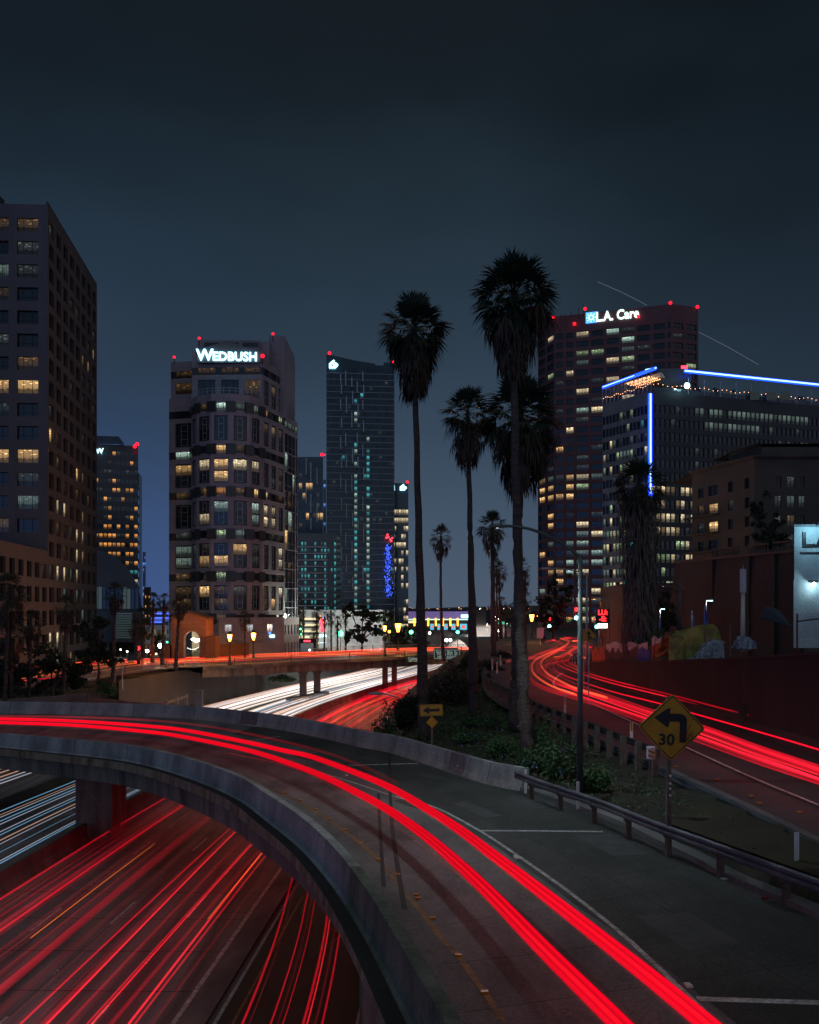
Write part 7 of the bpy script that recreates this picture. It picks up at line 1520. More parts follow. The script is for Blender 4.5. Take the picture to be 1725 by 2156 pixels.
def leaves(mb, c, rx, ry, rz, n, size, rnd, m=0, shell=.55):
    for _ in range(n):
        while True:
            v = Vector((rnd.uniform(-1, 1), rnd.uniform(-1, 1), rnd.uniform(-1, 1)))
            if shell * rnd.random() < v.length <= 1: break
        p = Vector((c[0] + v.x * rx, c[1] + v.y * ry, c[2] + v.z * rz)); s = size * rnd.uniform(.5, 1.3)
        a = Vector((rnd.gauss(0, 1), rnd.gauss(0, 1), rnd.gauss(0, 1))).normalized() * s; b = a.orthogonal().normalized() * s * .55
        b.rotate(Matrix.Rotation(rnd.uniform(0, 6.28), 3, a.normalized())); mb.add([p - a, p - b * .8, p + a, p + b], [(0, 1, 2, 3)], m)
def tree(name, label, bx, by, Y, blobs, n=1500, size=.28, mat='leaf_dark', seed=1, group=None, trunk=.22, zb=None, cat='tree', limbs=True):
    rnd = random.Random(seed); b = A(bx, by, Y)
    if zb is not None: b.z = zb
    root = empty(name, b, label, cat, group); mb = MB(); cs = []
    for (x, y, rx, ry) in blobs:
        c = A(x, y, Y + rnd.uniform(-1.5, 1.5)); k = Y / F; cs.append(c)
        for _ in range(13):
            o = Vector((rnd.gauss(0, .5) * rx * k, rnd.gauss(0, .45) * rx * k, rnd.gauss(0, .5) * ry * k)); f_ = rnd.uniform(.16, .46)
            leaves(mb, c + o, rx * k * f_ * 1.25, rx * k * f_, ry * k * f_ * .8, int(n / len(blobs) / 13), size * .8, rnd, shell=.2)
    mb.build('crown', mat, root); mb = MB(); mid = b.lerp(sum(cs, Vector()) / len(cs), .55) if limbs else b
    if trunk:
        if limbs: mb.tube([b, b.lerp(mid, .5) + Vector((rnd.uniform(-.2, .2), 0, 0)), mid], [trunk, trunk * .8, trunk * .6], 0, 7)
        for c in cs: mb.tube([mid, mid.lerp(c, .5) + Vector((rnd.uniform(-.3, .3), rnd.uniform(-.3, .3), .2)), c], [trunk * .5, trunk * .35, trunk * .12], 0, 5)
        mb.build('trunk', 'bark', root)
    return root
tree('eucalyptus_tree', 'big eucalyptus with pale forking trunks in front of the garage', 765, 1384, 200, [(738, 1283, 12, 12), (765, 1290, 26, 12), (785, 1298, 18, 14), (750, 1330, 14, 16), (772, 1318, 12, 12), (790, 1330, 14, 12), (732, 1345, 8, 12), (760, 1345, 10, 10)], n=5200, size=.42, seed=5, trunk=.35)
tree('tree', 'dark round tree at the right end of the garage, left of the brightest orange lamp', 812, 1385, 215, [(815, 1300, 14, 16), (808, 1325, 16, 18), (825, 1345, 18, 18), (850, 1330, 12, 14), (845, 1352, 14, 12)], n=3000, size=.45, seed=6)
tree('tree', 'dark tree right of the brightest orange lamp, before the arena hall', 885, 1382, 225, [(866, 1345, 12, 14), (884, 1350, 12, 12), (898, 1356, 8, 8), (874, 1330, 8, 8)], n=1800, size=.45, seed=7)
tree('tree', 'leafy dark tree at the right edge of the pink tower', 634, 1380, 212, [(630, 1290, 7, 22), (633, 1315, 7, 14)], n=900, size=.4, seed=8)
for k, (bx, by, Y, bl, lb) in enumerate(((205, 1440, 112, [(205, 1345, 30, 34), (190, 1380, 26, 26), (225, 1385, 22, 24), (212, 1310, 18, 20)], 'big dark broadleaf tree below the left tower, right of the row'), (110, 1475, 106, [(105, 1400, 40, 34), (80, 1430, 34, 28), (140, 1420, 34, 34)], 'wide black tree mass below the left tower'), (35, 1480, 100, [(30, 1435, 40, 34), (5, 1410, 26, 40)], 'black shrubby tree in the left corner above the ramp'), (170, 1450, 108, [(165, 1410, 24, 26), (150, 1440, 20, 18)], 'dark bushy tree between the two large ones at the left'), (330, 1385, 180, [(330, 1350, 12, 14), (338, 1362, 10, 10)], 'small green tree lit from below near the left crossing'))):
    tree('tree', lb, bx, by, Y, bl, n=3000 if k < 4 else 900, size=.34, seed=30 + k, mat='leaf_dark' if k < 4 else 'leaf_green')
tree('tree', 'dark feathery tree before the foot of the red tower', 1165, 1345, 150, [(1165, 1240, 14, 26), (1150, 1275, 16, 22), (1180, 1280, 18, 26), (1195, 1250, 14, 20), (1170, 1310, 22, 18), (1145, 1305, 12, 14)], n=3600, size=.36, seed=41)
tree('tree', 'dark leafy tree climbing the stucco apartments', 1615, 1160, 118, [(1600, 1090, 20, 34), (1625, 1110, 26, 34), (1610, 1135, 24, 20), (1640, 1140, 20, 20), (1590, 1065, 10, 18)], n=2400, size=.32, seed=42, zb=22)
tree('tree', 'small dark tree at the top of the tall podium wall', 1405, 1345, 105, [(1400, 1270, 14, 26), (1408, 1300, 16, 26), (1395, 1320, 14, 18)], n=1500, size=.3, seed=43, zb=11)
# shrubs and the planted wedge
def bush(label, x, yt, yb, wpx, Y, n, size, mat, seed, group=None, name='shrub', pts=5):
    rnd = random.Random(seed); b = A(x, yb, Y); t_ = A(x, yt, Y); h = t_.z - b.z; w_ = wpx / F * Y / 2; b = Vector((b.x, b.y, H(b.x, b.y) if abs(H(b.x, b.y) - b.z) < 3.5 else b.z)); h = t_.z - b.z
    root = empty(name, b, label, 'shrub', group); mb = MB()
    for k in range(pts * 2):
        cx = b.x + rnd.uniform(-.7, .7) * w_; cyy = b.y + rnd.uniform(-.7, .7) * w_; hh = h * rnd.uniform(.55, 1.0) * (1 - .35 * abs(cx - b.x) / max(w_, .1))
        leaves(mb, (cx, cyy, b.z + hh * .55), w_ * .42, w_ * .42, hh * .5, n // (pts * 2), size, rnd, shell=.4)
    mb.build('foliage', mat, root); mb = MB()
    for k in range(4): a_ = rnd.uniform(0, 6.3); mb.tube([b - Vector((0, 0, .2)), b + Vector((math.cos(a_) * w_ * .3, math.sin(a_) * w_ * .3, h * .5)), b + Vector((math.cos(a_) * w_ * .5, math.sin(a_) * w_ * .5, h * .85))], [.05, .035, .01], 0, 5)
    mb.build('stem', 'bark', root); return root
bush('tall ragged brown-green conifer shrub beside the freeway sign, centre of the wedge', 950, 1388, 1540, 96, 72, 5200, .13, 'leaf_brown', 1, pts=8)
bush('second ragged conifer shrub, left of the tall one behind the palm trunk', 918, 1420, 1545, 76, 74, 3600, .13, 'leaf_brown', 2, pts=6)
bush('green shrub bank hanging over the red lanes at the left tip of the wedge', 815, 1470, 1560, 80, 61, 4200, .13, 'leaf_green', 3, pts=8); bush('dense dark shrub right of the green bank, left of the palm trunk', 862, 1448, 1558, 70, 64, 3400, .13, 'leaf_dark', 4, pts=7)
bush('dark shrub bank behind the palm trunk above the arrow sign', 900, 1440, 1540, 60, 68, 2600, .13, 'leaf_dark', 5)
for k, (x, yt, yb, w_, Y) in enumerate(((1020, 1385, 1420, 40, 105), (985, 1372, 1420, 30, 110), (1000, 1350, 1400, 16, 118), (1035, 1392, 1415, 60, 100), (1060, 1365, 1395, 30, 125), (965, 1395, 1440, 34, 98), (1090, 1370, 1392, 44, 120), (1010, 1405, 1450, 46, 88), (980, 1420, 1470, 44, 86))):
    bush('dark shrub at the back of the wedge beside the slip road', x, yt, yb, w_, Y, 900, .16, 'leaf_dark' if k % 2 else 'leaf_brown', 10 + k, group='dark shrubs at the back of the wedge', pts=4)
for k, (x, yt, yb, w_, Y) in enumerate(((1150, 1500, 1600, 90, 45), (1190, 1545, 1650, 80, 40), (1060, 1500, 1560, 90, 54), (1015, 1505, 1560, 80, 58), (1135, 1560, 1640, 90, 42), (1000, 1540, 1600, 90, 52), (1250, 1600, 1665, 70, 37), (1060, 1540, 1600, 90, 48), (960, 1530, 1575, 70, 58))):
    bush('low leafy green shrub with pale blue flowers in the wedge', x, yt, yb, w_, Y, 1900, .085, 'leaf_green', 40 + k, group='flowering shrubs in the wedge', pts=6)
rnd = random.Random(77); mb = MB()
cnt = 0
while cnt < 26000:
    Y = 26 + 62 * rnd.random() ** 1.2; X = rnd.uniform(-4, Lx(Y) - .8)
    if X < clampi(outx, Y) + .7 and Y < 58: continue
    if Y < 33 and rnd.random() < .6: continue
    h = H(X, Y); dn = .5 + .5 * math.sin(X * 1.3 + 2) * math.sin(Y * .5 + X * .4); dn *= 1 if Y > 36 else .35
    if rnd.random() > .25 + .75 * dn: continue
    s = rnd.uniform(.03, .085); p = Vector((X, Y, h + rnd.random() ** 2 * (.15 + .5 * dn))); a = Vector((rnd.gauss(0, 1), rnd.gauss(0, 1), rnd.gauss(0, .7))).normalized() * s; b = a.orthogonal().normalized() * s * .6
    mb.add([p - a, p - b, p + a, p + b], [(0, 1, 2, 3)], 0 if rnd.random() < .55 else 1 if rnd.random() < .6 else 2); cnt += 1
tag(mb.build('ground_cover', ['leaf_green', 'leaf_dark', 'leaf_brown']), kind='stuff')
mb = MB()
for k in range(160):
    x = rnd.choice([1140, 1170, 1090, 1030, 1200, 960]) + rnd.gauss(0, 22); y = rnd.uniform(1500, 1640); p = onto(x, y, H, .6, 9); leaves(mb, p, .07, .07, .05, 4, .035, rnd)
tag(mb.build('blue_flowers', 'petal_blue'), kind='stuff')
mb = MB()
for k in range(9000):
    X = rnd.uniform(-60, -24); Y = rnd.uniform(92, 140); h = H(X, Y)
    if h < .8: continue
    s = rnd.uniform(.08, .22); p = Vector((X, Y, h + rnd.random() * .35)); a = Vector((rnd.gauss(0, 1), rnd.gauss(0, 1), rnd.gauss(0, .7))).normalized() * s; b = a.orthogonal().normalized() * s * .6; mb.add([p - a, p - b, p + a, p + b], [(0, 1, 2, 3)], 0 if rnd.random() < .3 else 1)
tag(mb.build('slope_ground_cover', ['leaf_green', 'leaf_dark']), kind='stuff')
bush('green shrub at the foot of the pale lamp post on the left slope', 225, 1428, 1465, 50, 112, 1500, .18, 'leaf_green', 70)
bush('dark ivy clump hanging beside the abutment under the bridge', 590, 1420, 1436, 60, 168, 900, .22, 'leaf_green', 71)
tree('shrub', 'clipped green hedge behind the tents at the right', 1398, 1350, 72, [(1392, 1335, 14, 12), (1408, 1338, 14, 10), (1380, 1342, 10, 8)], n=1500, size=.10, seed=72, mat='leaf_green', trunk=.03, cat='shrub')
# pieces of litter
for k, (x, y, lb, mt) in enumerate(((1092, 1531, 'white scrap of litter in the flowering shrubs', 'tarp_grey'), (1026, 1386, 'crumpled white sheet lying at the back of the wedge', 'tarp_grey'), (1181, 1498, 'pale scrap beside the dark guard rail', 'tarp_grey'), (1557, 1671, 'crumpled white litter at the kerb of the dark verge', 'tarp_grey'), (1524, 1854, 'small pale green cup lying on the dark shoulder', 'tarp_grey'), (1610, 1893, 'small red can lying on the dark shoulder', 'spray_red'), (1222, 1468 - 4, 'white litter by the retaining wall toe', 'tarp_grey'), (1008, 1389, 'grey bundle lying beside the crumpled sheet', 'tarp_grey'))):
    p = onto(x, y, (lambda X, Y: deckz(X, Y)) if y > 1840 else H, .08 if y > 1840 else .5 if k == 0 else .1, 9); mb = MB(); rn = random.Random(k); s = .13 if k not in (1, 7) else .7
    for q in range(7): mb.ball((p.x + rn.gauss(0, s * .5), p.y + rn.gauss(0, s * .3), p.z + rn.uniform(0, s * .4)), s * rn.uniform(.3, .5), 0, 5, (1, .8, .5))
    tag(mb.build('litter', mt), lb, 'litter')

# ================================================================== SIGNS, LAMPS, STREET FURNITURE
def plate(mb, c, right, up, pts, th=.02, m=0, off=0):
    right = Vector(right).normalized(); up = Vector(up).normalized(); n = right.cross(up)
    P = [Vector(c) + right * u + up * v + n * off for u, v in pts]; Q = [p - n * th for p in P]; k = len(pts)
    mb.add(P + Q, [tuple(range(k)), tuple(range(k, 2 * k))[::-1]] + [(i, k + i, k + (i + 1) % k, (i + 1) % k) for i in range(k)], m)
def rdiamond(s, r=.08):
    h = s / 2; out = []
    for cx, cy, a0 in ((h - r, h - r, 0), (-h + r, h - r, 90), (-h + r, -h + r, 180), (h - r, -h + r, 270)):
        for k in range(4): a = R(a0 + 30 * k); out.append((cx + r * math.cos(a), cy + r * math.sin(a)))
    return [((x - y) * .70711, (x + y) * .70711) for x, y in out]
def frame_ring(mb, c, right, up, outer_, inner_, off, m=0):
    right = Vector(right).normalized(); up = Vector(up).normalized(); n = right.cross(up); k = len(outer_)
    vs = []
    for (a, b) in zip(outer_, inner_): vs += [Vector(c) + right * a[0] + up * a[1] + n * off, Vector(c) + right * b[0] + up * b[1] + n * off]
    mb.add(vs, [(2 * i, 2 * ((i + 1) % k), 2 * ((i + 1) % k) + 1, 2 * i + 1) for i in range(k)], m)
# big turn sign, 30
Ys = 27.5; c = A(1415, 1532, Ys); s = 140 / F * Ys / 1.414 * 1.02; til = R(2.0); rgt_ = (math.cos(til), 0, -math.sin(til)); up_ = (math.sin(til), 0, math.cos(til))
sg = empty('turn_sign', A(1410, 1740, Ys), 'big yellow diamond sign with a black left-turn arrow and the number 30', 'road sign')
mb = MB(); plate(mb, c, rgt_, up_, rdiamond(s, .09)); mb.build('panel', 'sign_yellow', sg)
mb = MB(); frame_ring(mb, c, rgt_, up_, rdiamond(s - .06, .08), rdiamond(s - .115, .07), .004); mb.build('border', 'sign_black', sg)
k_ = Ys / F
def ip(pts): return [((x - 1415) * k_, -(y - 1532) * k_) for x, y in pts]
mb = MB(); plate(mb, c, rgt_, up_, ip([(1377, 1512), (1406, 1491), (1411, 1492), (1410, 1502.5), (1410, 1519.5), (1408, 1531), (1405, 1532)]), .004, 0, .006)
plate(mb, c, rgt_, up_, ip([(1410, 1502.5), (1430, 1502.5), (1437, 1503.5), (1442.5, 1507), (1446, 1513), (1446.5, 1518), (1446.5, 1563), (1431.5, 1563), (1431.5, 1523), (1430, 1520), (1427, 1519.5), (1410, 1519.5)]), .004, 0, .006); mb.build('arrow', 'sign_black', sg)
text_mesh('30', .46, 'number', 'sign_black', c + Vector(((1403.5 - 1415) * k_, -.008, -(1558.5 - 1532) * k_)), rgt_, up_, sg, bold=.012, depth=.002, squeeze=1.05)
rnd = random.Random(3)
for j in range(7):
    mb = MB(); q = [Vector(c) + Vector(((1432 + rnd.uniform(0, 26) - 1415) * k_, -.012, -(1548 + rnd.uniform(-8, 12) - 1532) * k_))]
    for _ in range(3): q.append(q[-1] + Vector((rnd.uniform(-.1, .12), 0, rnd.uniform(-.14, .14))))
    mb.tube(q, .009, 0, 4); mb.build('spray_scrawl', 'spray_red', sg)
b = A(1410, 1745, Ys); mb = MB(); mb.box((b.x - .06, b.y + .03, H(b.x, b.y) - .3), (b.x + .06, b.y + .12, c.z + .9)); mb.build('post', 'wood_post', sg)
for y in (1634, 1650, 1661, 1675): mb = MB(); q = A(1412, y, Ys); mb.lathe((q.x, q.y + .02, q.z), [(.0, 0), (.0, 0)]) if False else mb.tube([(q.x, q.y, q.z), (q.x, q.y + .04, q.z)], .035, 0, 8); mb.build('bolt', 'reflective_sheet', sg)
# barrel-like striped end marker
em = empty('end_marker', A(1371, 1588, 31), 'small white and amber striped end marker left of the big diamond sign', 'marker'); q = A(1371, 1585, 31.5); mb = MB(); mb.tube([(q.x, q.y, q.z - .2), (q.x, q.y, q.z + .2)], .14, 0, 12); mb.build('drum', 'reflective_sheet', em)
for dz in (-.1, .05): mb = MB(); mb.add([(q.x - .13, q.y - .1, q.z + dz + .08), (q.x - .13, q.y - .1, q.z + dz - .0), (q.x + .13, q.y - .1, q.z + dz - .1), (q.x + .13, q.y - .1, q.z + dz - .02)], [(0, 1, 2, 3)]); mb.v = [(v[0], v[1] - .06, v[2]) for v in mb.v]; mb.build('stripe', 'amber', em)
mb = MB(); mb.tube([(q.x, q.y + .1, q.z - .9), (q.x, q.y + .1, q.z)], .04); mb.build('post', 'wood_post', em)
# arrow sign and small diamond
Ya = 50; c = A(908.5, 1495.5, Ya); k_ = Ya / F; sg = empty('arrow_sign', A(910.5, 1560, Ya), 'yellow rectangular sign with a black arrow pointing left', 'road sign'); til = R(-2); rgt_ = (math.cos(til), 0, -math.sin(til)); up_ = (math.sin(til), 0, math.cos(til))
def rrect(w_, h_, r): return [(x + r * math.cos(R(a)), y + r * math.sin(R(a))) for x, y, a0 in ((w_ / 2 - r, h_ / 2 - r, 0), (-w_ / 2 + r, h_ / 2 - r, 90), (-w_ / 2 + r, -h_ / 2 + r, 180), (w_ / 2 - r, -h_ / 2 + r, 270)) for a in (a0, a0 + 45, a0 + 90)]
W_, H_ = 48.5 * k_, 24.5 * k_; mb = MB(); plate(mb, c, rgt_, up_, rrect(W_, H_, .05)); mb.build('panel', 'sign_yellow', sg); mb = MB(); frame_ring(mb, c, rgt_, up_, rrect(W_ - .06, H_ - .06, .04), rrect(W_ - .10, H_ - .10, .03), .004); mb.build('border', 'sign_black', sg)
mb = MB(); plate(mb, c, rgt_, up_, [(-.47, 0), (-.10, .22), (-.14, .07), (.46, .07), (.46, -.07), (-.14, -.07), (-.10, -.22)], .004, 0, .006) if False else (plate(mb, c, rgt_, up_, [(-.47, 0), (-.10, -.22), (-.15, 0), (-.10, .22)], .004, 0, .006), plate(mb, c, rgt_, up_, [(-.15, -.075), (.44, -.075), (.44, .075), (-.15, .075)], .004, 0, .007)); mb.build('arrow', 'sign_black', sg)
for j in range(5): mb = MB(); q = Vector(c) + Vector((rnd.uniform(-.05, .4), -.014, rnd.uniform(-.1, .12))); mb.tube([q, q + Vector((rnd.uniform(-.15, .15), 0, rnd.uniform(-.08, .08))), q + Vector((rnd.uniform(-.15, .15), 0, rnd.uniform(-.1, .1)))], .01, 0, 4); mb.build('spray_scrawl', 'spray_red', sg)
mb = MB(); mb.box((c.x - .02, c.y + .04, H(c.x, c.y) - .4), (c.x + .09, c.y + .13, c.z + .2)); mb.build('post', 'wood_post', sg)
c2 = A(910, 1521, Ya); o = empty('diamond_sign', c2, 'small plain amber diamond under the yellow arrow sign', 'road sign'); mb = MB(); plate(mb, c2, rgt_, up_, rdiamond(25 * k_ / 1.414, .03)); mb.build('panel', 'amber', o); mb = MB(); mb.box((c2.x - .03, c2.y + .005, c2.z - .04), (c2.x + .03, c2.y + .04, c2.z + .04)); mb.build('clamp', 'steel', o)
# merge sign and its pole
def lamp_post(name, label, bx, by, ty, Y, arm, head_len, light=None, mat='lamp_green', r=(.11, .07), rise=0, zb=None, headmat=None, arms=None, col_=(.7, .9, 1), r_l=.15, cat='street lamp', group=None, spot=None):
    b = A(bx, by, Y); t = A(bx, ty, Y)
    if zb is not None: b.z = zb
    root = empty(name, b, label, cat, group); mb = MB(); mb.tube([b, b.lerp(t, .5), t], [r[0], (r[0] + r[1]) / 2, r[1]], 0, 10); mb.build('pole', mat, root, smooth=True)
    P = [A(x, y, Y + dy) for x, y, dy in arm]; mb = MB(); mb.tube(catmull(P, 5), [r[1] * .9] + [r[1] * .7] * (len(catmull(P, 5)) - 1), 0, 8); mb.build('arm', mat, root, smooth=True)
    e = P[-1]; d = (P[-1] - P[-2]); d.z = 0; d.normalize(); sd = Vector((-d.y, d.x, 0)); mb = MB(); L_ = head_len
    prof = [(0, .05, .04), (.25, .12, .08), (.6, .15, .09), (.9, .10, .06), (1.0, .02, .02)]
    mb.v = []
    for (t_, w_, h_) in prof:
        for (u, v) in ((-1, -.5), (-.7, .8), (0, 1), (.7, .8), (1, -.5), (.5, -1), (-.5, -1)): mb.v.append(tuple(e + d * L_ * t_ + sd * w_ * u * L_ / .8 + Vector((0, 0, h_ * v * L_ / .8))))
    for i in range(len(prof) - 1):
        for j in range(7): mb.f.append([i * 7 + j, i * 7 + (j + 1) % 7, i * 7 + 7 + (j + 1) % 7, i * 7 + 7 + j]); mb.m.append(0); mb.uv.append(None)
    mb.build('lamp_head', mat, root)
    mb = MB(); c = e + d * L_ * .5; mb.ball((c.x, c.y, c.z - .07 * L_), .11 * L_, 0, 8, (1.3, 1, .5)); mb.build('lens', headmat or 'frame_light', root)
    if light: point_light('lamp_light', (c.x, c.y, c.z - .3), light, col_, root, r_l, spot)
    return root
glow('lens_dim', (.85, .95, 1), 2.2)
lamp_post('street_lamp', 'tall grey street lamp with a long curved arm reaching left over the wedge', 1222, 1662, 1168, 36, [(1222, 1172, 0), (1205, 1160, 0), (1165, 1134, 0), (1120, 1115, 0), (1080, 1108, 0), (1064, 1108, 0)], .62, light=1500, headmat='lens_dim', spot=150, r=(.125, .085), col_=(.74, .93, 1.0))
for k, ch in enumerate('2271'): text_mesh(ch, .17, 'number', 'sign_black', A(1222, 1540 + k * 9.5, 35.86), (1, 0, 0), (0, 0, 1), bpy.data.objects['street_lamp'], bold=.004, depth=.004)
lamp_post('street_lamp', 'thin pale street lamp behind the tall grey one, its arm also to the left', 1236, 1420, 1206, 84, [(1236, 1210, 0), (1222, 1204, 0), (1200, 1200, 0), (1176, 1197, 0), (1162, 1197, 0)], 1.0, mat='steel', r=(.13, .09))
lamp_post('street_lamp', 'small lamp over the red lanes rising from the shrub bank', 858, 1560, 1500, 66, [(858, 1502, 0), (850, 1478, 0), (838, 1469, 0), (822, 1464, 0), (808, 1460, 0)], 1.1, mat='steel', r=(.08, .06))
mg = empty('merge_sign', A(1240, 1400, 60), 'yellow diamond merge sign beside the tall grey lamp pole', 'road sign'); Ym = 62; c = A(1240, 1338.5, Ym); s = 23 / F * Ym / 1.0; til = R(-8); rgt_ = (math.cos(til), 0, math.sin(til) * 0); up_ = (0, 0, 1)
s = 24 / F * Ym / 1.414 * 1.3; mb = MB(); plate(mb, c, rgt_, up_, rdiamond(s, .04)); mb.build('panel', 'sign_yellow', mg); mb = MB(); plate(mb, c, rgt_, up_, [(-.05, -.3), (.05, -.3), (.05, .12), (-.05, .12)], .004, 0, .006); plate(mb, c, rgt_, up_, [(-.16, .1), (.16, .1), (0, .34)], .004, 0, .007); plate(mb, c, rgt_, up_, [(.2, -.26), (.27, -.2), (.06, 0), (.02, -.08)], .004, 0, .008); mb.build('arrow', 'sign_black', mg)
mb = MB(); mb.box((c.x - .04, c.y + .03, 9.6), (c.x + .04, c.y + .1, c.z + .3)); mb.build('post', 'steel', mg)
c = A(1230, 1338, 74); mb = MB(); plate(mb, c, (1, 0, 0), up_, rdiamond(.8, .04)); o = mb.build('diamond_sign', 'sign_yellow'); tag(o, 'second yellow diamond half hidden behind the merge sign', 'road sign'); mb = MB(); mb.box((c.x - .04, c.y + .03, 9.6), (c.x + .04, c.y + .1, c.z + .3)); mb.build('post', 'steel', o)

def lantern_post(label, x, yl, yb, Y, power=700, s=1.0, group='sodium lantern posts'):
    b = A(x, yb, Y); l = A(x, yl, Y); root = empty('lantern_post', b, label, 'street lamp', group); mb = MB(); hgt = l.z - b.z
    mb.lathe(b, [(.26 * s, 0), (.26 * s, .3), (.17 * s, .5), (.13 * s, 1.2), (.09 * s, 1.5), (.07 * s, hgt - .7), (.14 * s, hgt - .6), (.05, hgt - .5)], 0, 8); mb.build('post', 'metal_dark', root, smooth=True)
    mb = MB(); mb.lathe((l.x, l.y, l.z - .5 * s), [(.12 * s, 0), (.28 * s, .75 * s), (.02, .76 * s)], 0, 8); mb.build('lantern_glass', 'sodium', root)
    mb = MB(); mb.lathe((l.x, l.y, l.z - .5 * s), [(.31 * s, .77 * s), (.2 * s, .95 * s), (.03, 1.15 * s)], 0, 8); mb.build('cap', 'metal_dark', root)
    point_light('lamp_light', (l.x, l.y - .5, l.z), power, (1, .36, .07), root, .3); return root
lantern_post('orange lantern post at the left, before the stone wall by the pink tower', 484, 1341, 1401, 141, 4200, 1.35)
lantern_post('orange lantern post right of the first, before the podium windows', 534, 1338, 1392, 156, 5000, 1.5)
lantern_post('dark lantern post on the near edge of the bridge left of the brightest lamp', 810.5, 1322, 1382, 163, 2500, 1.25)
lantern_post('brightest orange lantern in the middle of the picture, behind the bridge', 838.5, 1319, 1378, 178, 3600, 2.1)
lantern_post('orange lantern at the far crossing right of the tallest palm trunk', 1120, 1299, 1345, 178, 1000, 1.7)
def simple_lamp(label, x, yl, yb, Y, mat, r, power=0, col_=(1, 1, 1), pmat='lamp_green', name='street_lamp', cat='street lamp'):
    b = A(x, yb, Y); l = A(x, yl, Y); root = empty(name, b, label, cat); mb = MB(); mb.tube([b, l], [.1, .06], 0, 7); mb.build('pole', pmat, root); mb = MB(); mb.ball((l.x, l.y, l.z), r, 0, 8); mb.build('globe', mat, root)
    mb = MB(); mb.lathe((l.x, l.y, l.z - r), [(.05, -.15), (r * .7, 0), (r * .75, .06)], 0, 8); mb.build('collar', 'metal_dark', root)
    if power: point_light('lamp_light', (l.x, l.y - .4, l.z + .1), power, col_, root, .25)
    return root
simple_lamp('green-glowing lamp on a green pole before the garage', 717, 1334, 1372, 205, 'signal_green', .6, 1500, (.1, 1, .35)); simple_lamp('green-glowing lamp right of the brightest orange lantern', 866, 1331, 1380, 200, 'signal_green', .42, 400, (.1, 1, .35)); simple_lamp('green-lit lamp between the tall palm trunks', 964, 1331, 1365, 230, 'signal_green', .4, 300, (.1, 1, .35))
simple_lamp('small orange lamp on a bent yellow pole left of the brightest lantern', 820, 1330, 1375, 190, 'sodium', .3, 200, (1, .45, .1), 'yellow_paint')
simple_lamp('small white lamp low under the arena hall', 905, 1333, 1365, 215, 'lamp_white', .28, 120); simple_lamp('white lamp between the trunks above the freeway bend', 998, 1333, 1372, 210, 'led_cool', .32, 200, (.7, .95, 1)); simple_lamp('white globe lamp left of the stone gatehouse', 338, 1360, 1398, 150, 'lamp_white', .42, 500, (.95, 1, .8)); simple_lamp('white lamp beside the red traffic light at the left crossing', 310, 1371, 1395, 160, 'lamp_white', .3, 250, (1, .95, .8))
simple_lamp('amber lamp on the traffic island at the left crossing', 319, 1380, 1398, 165, 'sodium', .22, 150, (1, .5, .15))
simple_lamp('orange lamp post beside the lantern at the far crossing', 1134, 1300, 1345, 182, 'sodium', .4, 250, (1, .45, .1)); simple_lamp('small blue-white lamp low on the garage roof edge', 652, 1369, 1385, 195, 'lamp_white', .2, 0)
for x, y, Y, lb in ((944, 1348, 260, 'blazing headlight cluster above the freeway bend beyond the bridge'), (1052, 1328, 330, 'blazing headlights of a far vehicle just left of the tallest palm trunk'), (1166, 1330, 300, 'white headlight at the far crossing')):
    q = A(x, y, Y); root = empty('headlight', q, lb, 'light'); mb = MB(); mb.ball((q.x - .5, q.y, q.z), .45, 0, 8); mb.build('lens', 'lamp_white', root); mb = MB(); mb.ball((q.x + .6, q.y, q.z), .4, 0, 8); mb.build('lens', 'lamp_white', root); mb = MB(); mb.box((q.x - 1.1, q.y + .3, q.z - .7), (q.x + 1.1, q.y + 3, q.z + .9)); mb.build('vehicle_body', 'metal_dark', root)
fs = empty('freeway_sign', A(1054, 1312, 330), 'far green gantry sign above the freeway bend', 'sign'); a_ = A(1046, 1309, 330); b_ = A(1063, 1314.5, 330); mb = MB(); mb.box((a_.x, 330, b_.z), (b_.x, 330.2, a_.z)); glow('green_panel', (.1, .75, .45), .6); mb.build('panel', 'green_panel', fs); mb = MB(); mb.tube([(a_.x + .2, 330.3, 2), (a_.x + .2, 330.3, a_.z)], .15); mb.tube([(b_.x - .2, 330.3, 2), (b_.x - .2, 330.3, a_.z)], .15); mb.build('gantry', 'steel', fs)
# lamps and parked cars of the left crossing
for k, (x, yl, yb, Y, mt, r, pw_, lb) in enumerate(((268, 1372, 1392, 175, 'lamp_white', .16, 80, 'small white lamp under the low canopy at the left crossing'), (254, 1368, 1390, 180, 'lamp_white', .16, 80, 'second small white lamp under the low canopy'), (300, 1366, 1392, 170, 'led_cool', .16, 60, 'tiny cool lamp above the left crossing'), (329, 1377, 1396, 165, 'bulb_orange', .18, 60, 'orange lamp low by the left crossing'), (352, 1352, 1392, 170, 'signal_green', .14, 0, 'tiny green light beside the gatehouse'), (181, 1402, 1420, 128, 'led_cool', .14, 40, 'cold white lamp shining through the left trees'), (152, 1414, 1430, 122, 'lamp_white', .10, 30, 'small white lamp low in the left trees'))):
    simple_lamp(lb, x, yl, yb, Y, mt, r, pw_, (1, .9, .75) if mt != 'led_cool' else (.7, .95, 1))
